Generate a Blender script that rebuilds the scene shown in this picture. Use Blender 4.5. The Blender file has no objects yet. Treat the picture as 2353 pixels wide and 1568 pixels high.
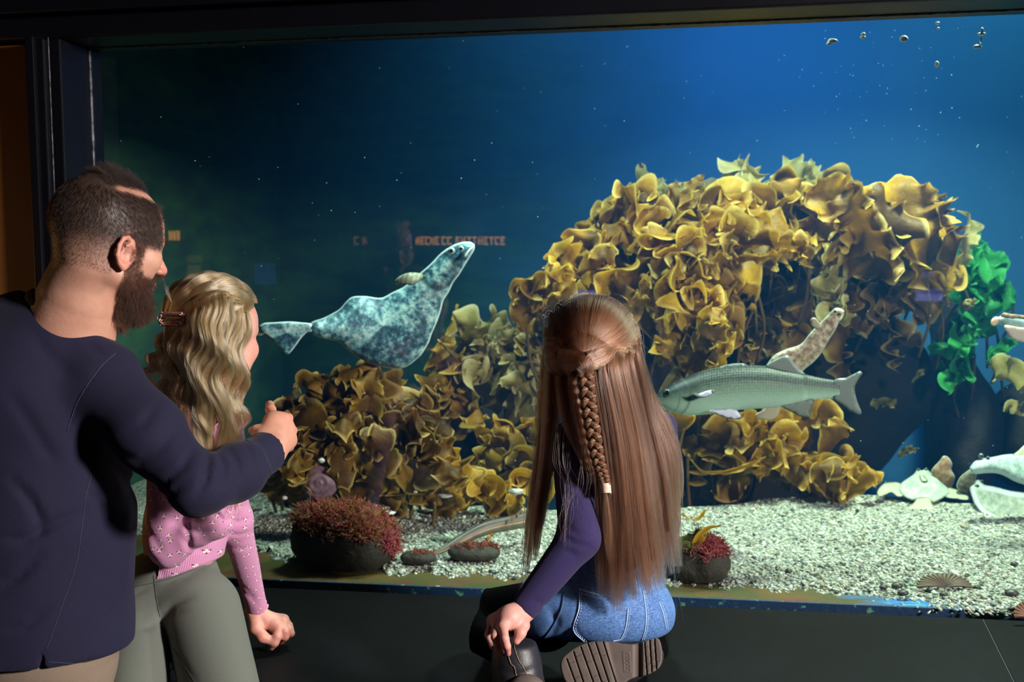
import bpy, bmesh, math, random
import numpy as np
from mathutils import Vector, Matrix, noise as mnoise
rng = np.random.default_rng(7)
random.seed(7)
SC = bpy.context.scene
COL = SC.collection
W, H = 2353, 1568
F = 2500.0                       # focal length in photo pixels
PITCH, YAW, ROLL = math.radians(4.6), math.radians(9.3), math.radians(0.45)
BZ = 0.45                        # bench top height
D = 2.75                         # camera to glass (Y = 0)
_s, _c = math.sin, math.cos
FWD = np.array([-_s(YAW)*_c(PITCH), _c(YAW)*_c(PITCH), -_s(PITCH)])
R0 = np.array([_c(YAW), _s(YAW), 0.0])
U0 = np.cross(R0, FWD)
RIGHT = R0*_c(ROLL) - U0*_s(ROLL)
UP = U0*_c(ROLL) + R0*_s(ROLL)
def ray(px, py):
    return FWD + RIGHT*((px - W/2)/F) + UP*((H/2 - py)/F)
_r = ray(1400, 1384)
CAM = np.array([0.0, -D, BZ - _r[2]*(D/_r[1])])
def P(px, py, d):
    """the point seen at photo pixel (px, py) at distance d along the view axis"""
    return CAM + ray(px, py)*d
def PY(px, py, y):
    r = ray(px, py); return CAM + r*((y - CAM[1])/r[1])
def PZ(px, py, z):
    r = ray(px, py); return CAM + r*((z - CAM[2])/r[2])
def depth_of(p):
    return float(np.dot(np.asarray(p) - CAM, FWD))
def px_of(p):
    v = np.asarray(p) - CAM; z = v@FWD
    return W/2 + F*(v@RIGHT)/z, H/2 - F*(v@UP)/z

# ---------------------------------------------------------------- scene objects
def tag(o, label=None, cat=None, group=None, kind=None):
    if label: o['label'] = label
    if cat: o['category'] = cat
    if group: o['group'] = group
    if kind: o['kind'] = kind
    return o
def link(name, me, m=None, parent=None):
    o = bpy.data.objects.new(name, me); COL.objects.link(o)
    if m is not None: me.materials.append(m)
    if parent is not None:
        o.parent = parent
        o.matrix_parent_inverse = parent.matrix_basis.inverted()
    return o
def empty(name, loc, label=None, cat=None, group=None):
    o = bpy.data.objects.new(name, None); COL.objects.link(o); o.location = [float(v) for v in loc]
    o.empty_display_size = 0.05
    return tag(o, label, cat, group)
def mesh_np(name, v, f, m=None, parent=None, smooth=True, uv=None, attrs=None):
    """v (n,3); f (k,4) or (k,3) or list of lists"""
    me = bpy.data.meshes.new(name)
    v = np.ascontiguousarray(v, dtype=np.float32)
    if isinstance(f, np.ndarray):
        k = f.shape[1]
        me.vertices.add(len(v)); me.vertices.foreach_set('co', v.ravel())
        me.loops.add(f.size); me.loops.foreach_set('vertex_index', np.ascontiguousarray(f, dtype=np.int32).ravel())
        me.polygons.add(len(f)); me.polygons.foreach_set('loop_start', np.arange(0, f.size, k, dtype=np.int32))
        me.update(calc_edges=True)
    else:
        me.from_pydata([tuple(map(float, p)) for p in v], [], f)
    me.validate()
    if smooth and len(me.polygons): me.polygons.foreach_set('use_smooth', np.ones(len(me.polygons), dtype=bool))
    if uv is not None:
        a = me.attributes.new('puv', 'FLOAT_VECTOR', 'POINT')
        u3 = np.zeros((len(v), 3), np.float32); u3[:, :uv.shape[1]] = uv
        a.data.foreach_set('vector', u3.ravel())
    for nme, arr in (attrs or {}).items():
        a = me.attributes.new(nme, 'FLOAT', 'POINT'); a.data.foreach_set('value', np.asarray(arr, np.float32))
    me.update()
    return link(name, me, m, parent)
def join_geo(parts):
    vs, fs, n = [], [], 0
    for v, f in parts:
        vs.append(np.asarray(v, float)); fs.extend([[int(i)+n for i in q] for q in f]); n += len(v)
    return np.concatenate(vs), fs
def box_geo(x0, x1, y0, y1, z0, z1):
    v = [(x0,y0,z0),(x1,y0,z0),(x1,y1,z0),(x0,y1,z0),(x0,y0,z1),(x1,y0,z1),(x1,y1,z1),(x0,y1,z1)]
    f = [[0,3,2,1],[4,5,6,7],[0,1,5,4],[1,2,6,5],[2,3,7,6],[3,0,4,7]]
    return np.array(v, float), f
def bevel(o, w=0.004, seg=2):
    b = o.modifiers.new('bevel', 'BEVEL'); b.width = w; b.segments = seg; b.limit_method = 'ANGLE'
    return o
def box(name, x0, x1, y0, y1, z0, z1, m, parent=None, bev=0.004):
    v, f = box_geo(x0, x1, y0, y1, z0, z1)
    o = mesh_np(name, v, f, m, parent, smooth=False)
    if bev: bevel(o, bev)
    return o
def tube_geo(pts, rad, n=10, cap=True, flat=None, closed=False):
    """tube along pts with radius per point; flat=(axis vec, ratio) squashes the section"""
    pts = np.asarray(pts, float); k = len(pts)
    rad = np.broadcast_to(np.asarray(rad, float), (k,))
    t = np.gradient(pts, axis=0); t /= np.linalg.norm(t, axis=1)[:, None] + 1e-12
    up = np.array([0.13, 0.21, 0.97])
    if abs(t[0] @ up) > 0.9: up = np.array([1.0, 0.1, 0.0])
    v = []; a = np.arange(n)*2*math.pi/n
    nrm = up - t[0]*(up@t[0]); nrm /= np.linalg.norm(nrm)
    for i in range(k):
        nrm = nrm - t[i]*(nrm@t[i]); nrm /= np.linalg.norm(nrm) + 1e-12
        b = np.cross(t[i], nrm)
        ring = np.cos(a)[:, None]*nrm + np.sin(a)[:, None]*b
        if flat is not None:
            ax = np.asarray(flat[0], float); ax = ax/np.linalg.norm(ax)
            ring = ring - (ring@ax)[:, None]*ax*(1-flat[1])
        v.append(pts[i] + ring*rad[i])
    v = np.concatenate(v); f = []
    for i in range(k-1):
        for j in range(n):
            f.append([i*n+j, i*n+(j+1)%n, (i+1)*n+(j+1)%n, (i+1)*n+j])
    if cap:
        f.append(list(range(n-1, -1, -1))); f.append([(k-1)*n+j for j in range(n)])
    return v, f
def spline(pts, n):
    """Catmull-Rom through pts, n samples"""
    p = np.asarray(pts, float)
    if len(p) == 2: return p[0] + (p[1]-p[0])*np.linspace(0, 1, n)[:, None]
    q = np.vstack([2*p[0]-p[1], p, 2*p[-1]-p[-2]])
    t = np.linspace(0, len(p)-1-1e-9, n); i = t.astype(int); u = (t-i)[:, None]
    a, b, c, d = q[i], q[i+1], q[i+2], q[i+3]
    return 0.5*((2*b) + (c-a)*u + (2*a-5*b+4*c-d)*u**2 + (3*b-a-3*c+d)*u**3)

# ---------------------------------------------------------------- materials
class M:
    """tiny node helper"""
    def __init__(s, name):
        s.m = bpy.data.materials.new(name); s.m.use_nodes = True
        s.t = s.m.node_tree; s.t.nodes.clear()
        s.out = s.n('ShaderNodeOutputMaterial')
    def n(s, typ, **kw):
        nd = s.t.nodes.new(typ)
        for k, v in kw.items(): setattr(nd, k, v)
        return nd
    def set(s, nd, **kw):
        for k, v in kw.items():
            k = k.replace('_', ' ')
            s.to(v, nd.inputs[k])
        return nd
    def to(s, v, inp):
        if isinstance(v, bpy.types.NodeSocket): s.t.links.new(v, inp)
        else:
            if isinstance(v, (tuple, list)) and len(v) == 3 and inp.type == 'RGBA': v = (*v, 1)
            inp.default_value = v
    def math(s, op, a, b=0.0, c=0.0, clamp=False):
        nd = s.n('ShaderNodeMath', operation=op, use_clamp=clamp)
        for i, v in enumerate((a, b, c)): s.to(v, nd.inputs[i])
        return nd.outputs[0]
    def vmath(s, op, a, b=(0,0,0)):
        nd = s.n('ShaderNodeVectorMath', operation=op)
        s.to(a, nd.inputs[0]); s.to(b, nd.inputs[1]); return nd.outputs[0]
    def mix(s, f, a, b, mode='MIX'):
        nd = s.n('ShaderNodeMix', data_type='RGBA', blend_type=mode)
        s.to(f, nd.inputs['Factor']); s.to(a, nd.inputs['A']); s.to(b, nd.inputs['B'])
        for i in nd.inputs:
            pass
        return nd.outputs['Result']
    def ramp(s, f, *stops):
        nd = s.n('ShaderNodeValToRGB'); e = nd.color_ramp.elements
        while len(e) < len(stops): e.new(0.5)
        for el, (p, c) in zip(e, stops):
            el.position = p; el.color = (*c, 1) if len(c) == 3 else c
        s.to(f, nd.inputs[0]); return nd.outputs['Color']
    def fac(s, f, a, b):
        nd = s.n('ShaderNodeMapRange'); s.to(f, nd.inputs[0]); nd.inputs[1].default_value = a; nd.inputs[2].default_value = b
        return nd.outputs[0]
    def obj(s): return s.n('ShaderNodeTexCoord').outputs['Object']
    def attr(s, name, out='Vector'):
        return s.n('ShaderNodeAttribute', attribute_name=name).outputs[out]
    def noise(s, scale, detail=3.0, rough=0.55, vec=None, out='Fac', dist=0.0):
        nd = s.n('ShaderNodeTexNoise'); s.set(nd, Scale=scale, Detail=detail, Roughness=rough, Distortion=dist)
        s.to(vec if vec is not None else s.obj(), nd.inputs['Vector']); return nd.outputs[out]
    def voro(s, scale, vec=None, out='Distance', feature='F1', rnd=1.0):
        nd = s.n('ShaderNodeTexVoronoi', feature=feature); s.set(nd, Scale=scale, Randomness=rnd)
        s.to(vec if vec is not None else s.obj(), nd.inputs['Vector']); return nd.outputs[out]
    def scale(s, vec, sc):
        nd = s.n('ShaderNodeMapping'); s.to(vec, nd.inputs[0]); nd.inputs['Scale'].default_value = sc; return nd.outputs[0]
    def bump(s, h, strength=0.3, dist=0.01, normal=None):
        nd = s.n('ShaderNodeBump'); s.set(nd, Height=h, Strength=strength, Distance=dist)
        if normal is not None: s.to(normal, nd.inputs['Normal'])
        return nd.outputs[0]
    def pbsdf(s, color, rough=0.6, normal=None, **kw):
        b = s.n('ShaderNodeBsdfPrincipled'); s.to(color, b.inputs['Base Color']); s.to(rough, b.inputs['Roughness'])
        if normal is not None: s.to(normal, b.inputs['Normal'])
        for k, v in kw.items(): s.to(v, b.inputs[k.replace('_', ' ')])
        return b.outputs[0]
    def done(s, shader, vol=None):
        if shader is not None: s.t.links.new(shader, s.out.inputs['Surface'])
        if vol is not None: s.t.links.new(vol, s.out.inputs['Volume'])
        return s.m
def simple(name, c1, c2=None, rough=0.6, nscale=20, bscale=None, bstr=0.2, bdist=0.003, **kw):
    m = M(name); col = c1
    if c2 is not None: col = m.mix(m.fac(m.noise(nscale, 4), 0.35, 0.68), c1, c2)
    nrm = m.bump(m.noise(bscale, 4), bstr, bdist) if bscale else None
    return m.done(m.pbsdf(col, rough, nrm, **kw))

# ---------------------------------------------------------------- SDF modelling
def smin(a, b, k):
    if k <= 0: return np.minimum(a, b)
    h = np.clip(0.5 + 0.5*(b-a)/k, 0, 1)
    return b + (a-b)*h - k*h*(1-h)
def smax(a, b, k): return -smin(-a, -b, k)
def cone(p, a, b, ra, rb):
    """round cone"""
    a = np.asarray(a, float); b = np.asarray(b, float); ba = b-a; l2 = ba@ba + 1e-12
    h = np.clip(((p-a)@ba)/l2, 0, 1)
    return np.linalg.norm(p - a - h[:, None]*ba, axis=1) - (ra + (rb-ra)*h)
def ell(p, c, r, rot=None):
    q = p - np.asarray(c, float)
    if rot is not None: q = q @ rot          # columns of rot = local axes
    r = np.asarray(r, float)
    k0 = np.linalg.norm(q/r, axis=1); k1 = np.linalg.norm(q/(r*r), axis=1)
    return k0*(k0-1.0)/(k1+1e-9)
class Sdf:
    """list of smooth-unioned parts, each (fn, k); evaluated in order. neg parts carve"""
    def __init__(s): s.parts = []
    def cone(s, a, b, ra, rb=None, k=0.01):
        rb = ra if rb is None else rb
        s.parts.append((lambda p: cone(p, a, b, ra, rb), k, 1)); return s
    def chain(s, pts, rads, k=0.01):
        for i in range(len(pts)-1): s.cone(pts[i], pts[i+1], rads[i], rads[i+1], k)
        return s
    def ell(s, c, r, rot=None, k=0.01):
        s.parts.append((lambda p: ell(p, c, r, rot), k, 1)); return s
    def cut(s, fn, k=0.005):
        s.parts.append((fn, k, -1)); return s
    def fn(s, f, k=0.01):
        s.parts.append((f, k, 1)); return s
    def __call__(s, p):
        d = np.full(len(p), 10.0)
        for f, k, sg in s.parts:
            e = f(p)
            d = smin(d, e, k) if sg > 0 else smax(d, -e, k)
        return d
def isomesh(f, lo, hi, h, coarse=6):
    """surface nets of f over the box lo..hi with cell h"""
    lo = np.asarray(lo, float); hi = np.asarray(hi, float)
    n = (np.ceil((hi-lo)/(h*coarse)).astype(int) + 1)*coarse
    nc = n//coarse
    ax = [lo[i] + (np.arange(nc[i]) + 0.5)*coarse*h for i in range(3)]
    g = np.stack(np.meshgrid(*ax, indexing='ij'), -1).reshape(-1, 3)
    dc = f(g).reshape(nc).astype(np.float32)
    V = np.repeat(np.repeat(np.repeat(dc, coarse, 0), coarse, 1), coarse, 2)
    near = np.abs(dc) < coarse*h*1.35
    idx = np.argwhere(near)
    off = np.stack(np.meshgrid(*[np.arange(coarse)]*3, indexing='ij'), -1).reshape(-1, 3)
    for s in range(0, len(idx), 2000):
        ii = (idx[s:s+2000, None, :]*coarse + off[None]).reshape(-1, 3)
        V[ii[:, 0], ii[:, 1], ii[:, 2]] = f(lo + (ii + 0.5)*h)
    S = V < 0
    nx, ny, nz = V.shape
    c = np.zeros((nx-1, ny-1, nz-1), np.uint8)
    for dx in (0, 1):
        for dy in (0, 1):
            for dz in (0, 1):
                c += S[dx:nx-1+dx, dy:ny-1+dy, dz:nz-1+dz]
    act = (c > 0) & (c < 8)
    ci = np.argwhere(act)
    if len(ci) == 0: return np.zeros((0, 3)), np.zeros((0, 4), int)
    ids = np.full(act.shape, -1, np.int32); ids[act] = np.arange(len(ci))
    acc = np.zeros((len(ci), 3)); cnt = np.zeros(len(ci))
    corners = [(a, b, d) for a in (0, 1) for b in (0, 1) for d in (0, 1)]
    for a in corners:
        for ax_ in range(3):
            if a[ax_] == 0:
                b = list(a); b[ax_] = 1
                va = V[ci[:, 0]+a[0], ci[:, 1]+a[1], ci[:, 2]+a[2]]; vb = V[ci[:, 0]+b[0], ci[:, 1]+b[1], ci[:, 2]+b[2]]
                x = (va < 0) != (vb < 0)
                t = np.where(x, va/(va-vb+1e-12), 0)
                pt = np.tile(np.array(a, float), (len(ci), 1)); pt[:, ax_] += t
                acc[x] += pt[x]; cnt[x] += 1
    v = lo + (ci + 0.5 + acc/cnt[:, None])*h
    faces = []
    for ax_ in range(3):
        sl0 = [slice(None)]*3; sl1 = [slice(None)]*3
        sl0[ax_] = slice(0, -1); sl1[ax_] = slice(1, None)
        A = S[tuple(sl0)]; B = S[tuple(sl1)]
        e = np.argwhere(A != B)
        u, w = (ax_+1) % 3, (ax_+2) % 3
        ok = (e[:, u] > 0) & (e[:, w] > 0) & (e[:, u] < V.shape[u]-1) & (e[:, w] < V.shape[w]-1)
        e = e[ok]
        ins = A[e[:, 0], e[:, 1], e[:, 2]]
        q = []
        for du, dw in ((-1, -1), (0, -1), (0, 0), (-1, 0)):
            cc = e.copy(); cc[:, u] += du; cc[:, w] += dw
            q.append(ids[cc[:, 0], cc[:, 1], cc[:, 2]])
        q = np.stack(q, 1)
        q[~ins] = q[~ins][:, ::-1]
        faces.append(q)
    fc = np.concatenate(faces)
    fc = fc[(fc >= 0).all(1)]
    return v, fc
def relax(v, f, it=2, lam=0.5):
    """Laplacian smoothing on quads"""
    e = np.concatenate([f[:, [0, 1]], f[:, [1, 2]], f[:, [2, 3]], f[:, [3, 0]]])
    for _ in range(it):
        s = np.zeros_like(v); c = np.zeros(len(v))
        np.add.at(s, e[:, 0], v[e[:, 1]]); np.add.at(c, e[:, 0], 1)
        np.add.at(s, e[:, 1], v[e[:, 0]]); np.add.at(c, e[:, 1], 1)
        v = v + lam*(s/c[:, None] - v)
    return v
def vnoise(p, scale, seed=0.0, octaves=2):
    """cheap smooth pseudo noise, roughly -1..1, vectorised"""
    r = np.random.default_rng(int(seed*977)+3); out = np.zeros(len(p)); amp = 1.0; tot = 0
    for o in range(octaves):
        acc = np.zeros(len(p))
        for i in range(5):
            d = r.normal(size=3); d /= np.linalg.norm(d)
            acc += np.sin(p@d*scale*(0.7+0.6*r.random()) + r.random()*6.28 + 1.3*np.sin(p@np.roll(d, 1)*scale*0.8 + r.random()*6.28))
        out += amp*acc/3.0; tot += amp; amp *= 0.5; scale *= 2.1
    return out/tot
# ================================================================ camera
cam_d = bpy.data.cameras.new('camera'); cam = bpy.data.objects.new('camera', cam_d); COL.objects.link(cam)
cam_d.sensor_fit = 'HORIZONTAL'; cam_d.sensor_width = 36.0; cam_d.lens = 36.0*F/W
cam_d.clip_start = 0.05; cam_d.clip_end = 60
mw = Matrix.Identity(4)
for i in range(3):
    mw[i][0], mw[i][1], mw[i][2], mw[i][3] = RIGHT[i], UP[i], -FWD[i], CAM[i]
cam.matrix_world = mw
cam_d.dof.use_dof = True; cam_d.dof.focus_distance = 2.15; cam_d.dof.aperture_fstop = 5.0
SC.camera = cam
SC.view_settings.view_transform = 'Standard'; SC.view_settings.look = 'None'
SC.view_settings.exposure = 0.0; SC.view_settings.gamma = 1.0; SC.view_settings.use_curve_mapping = False
SC.cycles.max_bounces = 7; SC.cycles.transparent_max_bounces = 14; SC.cycles.adaptive_threshold = 0.018; SC.cycles.volume_bounces = 0
SC.cycles.caustics_reflective = False; SC.cycles.caustics_refractive = False
SC.cycles.sample_clamp_indirect = 4.0
SC.cycles.use_denoising = True
wld = bpy.data.worlds.new('world'); SC.world = wld; wld.use_nodes = True
wld.node_tree.nodes['Background'].inputs[0].default_value = (0.10, 0.11, 0.16, 1)
wld.node_tree.nodes['Background'].inputs[1].default_value = 0.02

# ================================================================ room and tank shell
m_black = simple('black_paint', (0.0014, 0.0016, 0.0034), (0.0022, 0.0024, 0.0048), 0.42, 6, 90, 0.15, 0.002, Specular_IOR_Level=0.25)
def m_bench_():
    m = M('bench_black')
    n = m.noise(3.0, 5); s = m.noise(40, 3, vec=m.scale(m.obj(), (1, 0.35, 1)))
    col = m.mix(m.fac(n, 0.35, 0.75), (0.0028, 0.0030, 0.0042), (0.0060, 0.0064, 0.0080))
    scr = m.fac(m.noise(26, 2, vec=m.scale(m.obj(), (9, 1.2, 1)), dist=2.0), 0.74, 0.78)
    col = m.mix(m.math('MULTIPLY', scr, 0.25), col, (0.03, 0.03, 0.033))
    return m.done(m.pbsdf(col, m.math('MULTIPLY_ADD', s, 0.2, 0.5), m.bump(m.noise(140, 3), 0.12, 0.002), Specular_IOR_Level=0.12))
m_bench = m_bench_()
m_amber = simple('amber_panel', (0.17, 0.062, 0.009), (0.14, 0.05, 0.007), 0.5, 2, 30, 0.05)
m_silicone = simple('silicone_bead', (0.16, 0.16, 0.18), (0.008, 0.008, 0.012), 0.3, 60, 200, 0.6, 0.003)
m_floor = simple('dark_floor', (0.02, 0.02, 0.022), (0.03, 0.03, 0.033), 0.5, 5)
def S(o): return tag(o, kind='structure')

gtl, gbl, gtr, gbr = PY(205, 112, 0), PY(212, 1331, 0), PY(2353, 20, 0), PY(2353, 1421, 0)
GX0, GX1 = float(gtl[0]), 2.2
GZ1 = float((gtl[2] + gtr[2])/2); GZ0 = BZ
REC = 0.14                               # depth of the window reveal
TX0, TX1, TY1, TZ0, TZ1 = GX0 - 0.55, 2.3, 2.75, -0.15, GZ1 + 1.0
# glass
def m_glass_():
    m = M('window_glass')
    tr = m.n('ShaderNodeBsdfTransparent'); tr.inputs[0].default_value = (0.97, 0.985, 0.98, 1)
    gl = m.n('ShaderNodeBsdfAnisotropic'); gl.inputs['Roughness'].default_value = 0.0; gl.inputs[0].default_value = (1, 1, 1, 1)
    fr = m.n('ShaderNodeFresnel'); fr.inputs[0].default_value = 1.5
    bf = m.n('ShaderNodeNewGeometry').outputs['Backfacing']
    f = m.math('MULTIPLY', fr.outputs[0], m.math('SUBTRACT', 1.0, bf))
    mx = m.n('ShaderNodeMixShader'); m.to(f, mx.inputs[0])
    m.t.links.new(tr.outputs[0], mx.inputs[1]); m.t.links.new(gl.outputs[0], mx.inputs[2])
    return m.done(mx.outputs[0])
S(box('window_1', GX0-0.02, GX1, 0.0, 0.05, GZ0-0.02, GZ1+0.02, m_glass_(), bev=0))
# frame, header, reveal
ax0 = float(PY(128, 300, -REC)[0])
S(box('trim_1', -4.0, GX1, -REC, 0.06, GZ1, GZ1 + 0.055, m_black, bev=0.006))
S(box('wall_header', -4.0, GX1, -REC-0.02, 0.06, GZ1 + 0.062, 3.0, m_black, bev=0.004))
S(box('trim_2', ax0-0.005, GX0, -REC, 0.06, BZ+0.002, GZ1, m_black, bev=0.004))
px0 = float(PY(76, 300, -REC-0.03)[0])
S(box('trim_3', px0, ax0-0.006, -REC-0.03, 0.06, BZ+0.002, GZ1 - 0.004, m_black, bev=0.004))
S(box('trim_4', px0 - 0.004, px0 + 0.0185, -REC-0.045, -REC-0.03, BZ+0.002, GZ1 - 0.002, m_black, bev=0.002))
S(box('wall_left', -4.0, px0-0.004, -REC+0.02, -0.002, BZ+0.002, GZ1 - 0.01, m_amber, bev=0))
S(box('wall_beyond', -4.6, GX0-0.01, 0.0, 0.06, 0.0, 3.0, m_black, bev=0))
S(box('wall_below', GX0-0.01, GX1, 0.0, 0.06, -0.15, GZ0-0.02, m_black, bev=0))
# silicone beads along the reveal
def bead(name, a, b, r, seed):
    n = 160; t = np.linspace(0, 1, n)[:, None]; p = np.asarray(a) + (np.asarray(b)-np.asarray(a))*t
    rr = r*(0.75 + 0.5*np.abs(vnoise(p, 60, seed, 3)))
    v, f = tube_geo(p, rr, 8); return S(mesh_np(name, v, f, m_silicone))
bead('trim_5', (GX0+0.002, -0.003, 0.5), (GX0+0.002, -0.003, GZ1), 0.0045, 1)
bead('trim_6', (GX0, -0.002, GZ1-0.001), (GX1, -0.002, GZ1-0.001), 0.0035, 2)
bead('trim_7', (ax0-0.003, -REC-0.012, 0.4), (ax0-0.003, -REC-0.012, GZ1), 0.0016, 3)
# bench, floor and back of the room
sx, sy = PZ(2258, 1422, BZ), PZ(2330, 1568, BZ)
bench = empty('bench', (0, -0.4, 0), 'long black bench ledge running under the aquarium window', 'bench')
def prism(name, poly, z0, z1, m, parent=None, bev=0.004):
    n = len(poly); v = [(x, y, z0) for x, y in poly] + [(x, y, z1) for x, y in poly]
    f = [list(range(n-1, -1, -1)), list(range(n, 2*n))] + [[i, (i+1) % n, n+(i+1) % n, n+i] for i in range(n)]
    o = mesh_np(name, np.array(v), f, m, parent, smooth=False)
    return bevel(o, bev) if bev else o
YB = -0.78
k = (sy[0]-sx[0])/(sy[1]-sx[1]); xa = sx[0]; xb = sx[0] + k*(YB - sx[1])
prism('slab', [(-2.2, YB), (xb-0.0012, YB), (xa-0.0012, -0.004), (-2.2, -0.004)], BZ-0.05, BZ, m_bench, bench, 0.002)
prism('slab', [(xb+0.0012, YB), (2.2, YB), (2.2, -0.004), (xa+0.0012, -0.004)], BZ-0.05, BZ, m_bench, bench, 0.002)
prism('joint_strip', [(xb-0.0011, YB), (xb+0.0011, YB), (xa+0.0011, -0.004), (xa-0.0011, -0.004)], BZ-0.04, BZ-0.0006, simple('joint_grey', (0.035, 0.033, 0.035), None, 0.7), bench, 0)
box('plinth', -2.2, 2.2, YB+0.04, -0.006, 0.0, BZ-0.05, m_black, bench, 0)
S(box('floor', -4.6, 4.6, -5.2, 0.0, -0.1, 0.0, m_floor, bev=0))
S(box('wall_rear', -4.6, 4.6, -5.07, -4.97, 0.0, 3.0, m_black, bev=0))
S(box('ceiling', -4.6, 4.6, -5.2, 0.06, 3.0, 3.1, m_black, bev=0))

# tank shell
def m_tankwall_():
    m = M('tank_wall_blue')
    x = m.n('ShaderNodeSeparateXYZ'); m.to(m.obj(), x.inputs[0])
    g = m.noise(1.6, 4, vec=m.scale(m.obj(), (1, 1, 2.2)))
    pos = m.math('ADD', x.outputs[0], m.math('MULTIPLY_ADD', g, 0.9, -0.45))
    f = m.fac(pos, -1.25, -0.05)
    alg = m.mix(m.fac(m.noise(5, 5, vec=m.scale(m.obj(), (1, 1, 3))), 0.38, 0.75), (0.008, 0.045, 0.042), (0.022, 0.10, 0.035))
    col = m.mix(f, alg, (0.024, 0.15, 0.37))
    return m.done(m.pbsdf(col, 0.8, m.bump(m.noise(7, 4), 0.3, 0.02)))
m_tankwall = m_tankwall_()
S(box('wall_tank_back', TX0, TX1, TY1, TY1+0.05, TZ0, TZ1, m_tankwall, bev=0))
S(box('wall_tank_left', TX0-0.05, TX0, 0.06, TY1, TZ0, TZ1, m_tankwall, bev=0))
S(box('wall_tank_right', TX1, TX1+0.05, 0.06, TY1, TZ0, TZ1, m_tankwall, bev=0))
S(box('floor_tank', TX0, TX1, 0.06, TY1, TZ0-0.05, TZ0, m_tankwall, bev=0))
# water
def m_water_():
    m = M('water')
    v = m.n('ShaderNodeVolumePrincipled')
    m.set(v, Color=(0.04, 0.30, 0.9), Density=WATER_DENS, Anisotropy=0.35)
    m.to((0.35, 0.62, 0.75), v.inputs['Absorption Color'])
    return m.done(None, v.outputs[0])
WATER_DENS = 0.06
S(box('water', TX0+0.001, TX1-0.001, 0.052, TY1-0.001, TZ0+0.001, TZ1-0.02, m_water_(), bev=0))

# ================================================================ lights
def light(name, typ, loc, energy, color, aim=None, **kw):
    l = bpy.data.lights.new(name, typ); l.energy = energy; l.color = color
    for k_, v_ in kw.items(): setattr(l, k_, v_)
    o = bpy.data.objects.new(name, l); COL.objects.link(o); o.location = [float(q) for q in loc]
    if aim is not None:
        d = Vector([float(q) for q in aim]) - o.location
        o.rotation_euler = d.to_track_quat('-Z', 'Y').to_euler()
    return o
# lamps hanging above the tank
light('tank_lamp_main', 'AREA', (1.0, 0.95, 2.75), 72, (0.76, 1.0, 0.78), (0.8, 1.15, 0.5), size=0.25, spread=2.2)
light('tank_lamp_left', 'AREA', (-0.45, 0.45, 2.7), 27, (0.74, 1.0, 0.92), (-0.35, 0.85, 0.5), size=0.25, spread=1.9)
light('tank_lamp_blue', 'SPOT', (0.35, 1.65, 2.75), 62, (0.20, 0.52, 1.0), (0.12, 2.75, 1.6), spot_size=2.3, spot_blend=1.0, shadow_soft_size=0.15)
# photographer's soft light on the right, in the visitors' room
light('key_softbox', 'AREA', CAM + RIGHT*3.3 - FWD*0.45 + UP*0.95, 98, (1.0, 0.90, 0.86), P(900, 1000, 2.0), size=0.5, spread=1.6)
light('amber_lamp', 'AREA', (-3.2, -0.75, 1.2), 3.5, (1.0, 0.55, 0.2), (-2.0, -0.1, 1.1), size=0.3)
# ================================================================ gravel bed and ledge
Z0 = BZ + 0.014
fb = np.array([(100, 1215), (400, 1232), (560, 1258), (680, 1290), (900, 1312), (1180, 1322), (1560, 1340), (1900, 1358), (2030, 1366), (2100, 1376), (2220, 1396), (2290, 1402), (2345, 1416), (2600, 1428)], float)
rd = np.array([(100, 1105), (400, 1105), (560, 1112), (640, 1128), (800, 1150), (1000, 1165), (1200, 1166), (1400, 1172), (1560, 1166), (1640, 1158), (1700, 1154), (1780, 1143), (1850, 1137), (2000, 1140), (2110, 1148), (2250, 1160), (2400, 1166), (2600, 1170)], float)
def gz(x, y):
    p = np.stack([x, y, 0*x], -1).reshape(-1, 3)
    return (0.010*vnoise(p, 9, 5, 2) + 0.0025*vnoise(p, 60, 6, 2)).reshape(np.shape(x))
nx_, ny_ = 420, 130
gx = np.linspace(100, 2600, nx_)
yf = np.interp(gx, fb[:, 0], fb[:, 1]) + 5*np.sin(gx*0.05) + 3*np.sin(gx*0.17+1)
yr = np.interp(gx, rd[:, 0], rd[:, 1])
gv = np.zeros((ny_, nx_, 3))
for j in range(ny_):
    t = j/(ny_-7)
    for i in range(nx_):
        if t <= 1:
            a = PZ(gx[i], yf[i], Z0); b = PZ(gx[i], yr[i], Z0)
            gv[j, i] = a + (b-a)*t
        else:
            a = PZ(gx[i], yf[i], Z0); b = PZ(gx[i], yr[i], Z0); u = (b-a)/np.linalg.norm(b-a)
            gv[j, i] = b + u*(j-ny_+7)*0.07; gv[j, i, 2] -= ((j-ny_+7)*0.05)**1.2
lift = np.clip(np.arange(ny_)/6.0, 0, 1)[:, None]
gv[:, :, 0] = np.clip(gv[:, :, 0], TX0+0.01, TX1-0.01); gv[:, :, 1] = np.clip(gv[:, :, 1], 0.056, TY1-0.02)
gv[:, :, 2] += gz(gv[:, :, 0], gv[:, :, 1])*lift - (1-lift)*0.016
def grid_faces(nr, ncol):
    i, j = np.meshgrid(np.arange(nr-1), np.arange(ncol-1), indexing='ij')
    a = (i*ncol + j).ravel()
    return np.stack([a, a+1, a+ncol+1, a+ncol], 1)
def ico():
    bm = bmesh.new(); bmesh.ops.create_icosphere(bm, subdivisions=1, radius=1)
    v = np.array([q.co[:] for q in bm.verts]); f = np.array([[q.index for q in p.verts] for p in bm.faces]); bm.free(); return v, f
ICO_V, ICO_F = ico()
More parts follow.
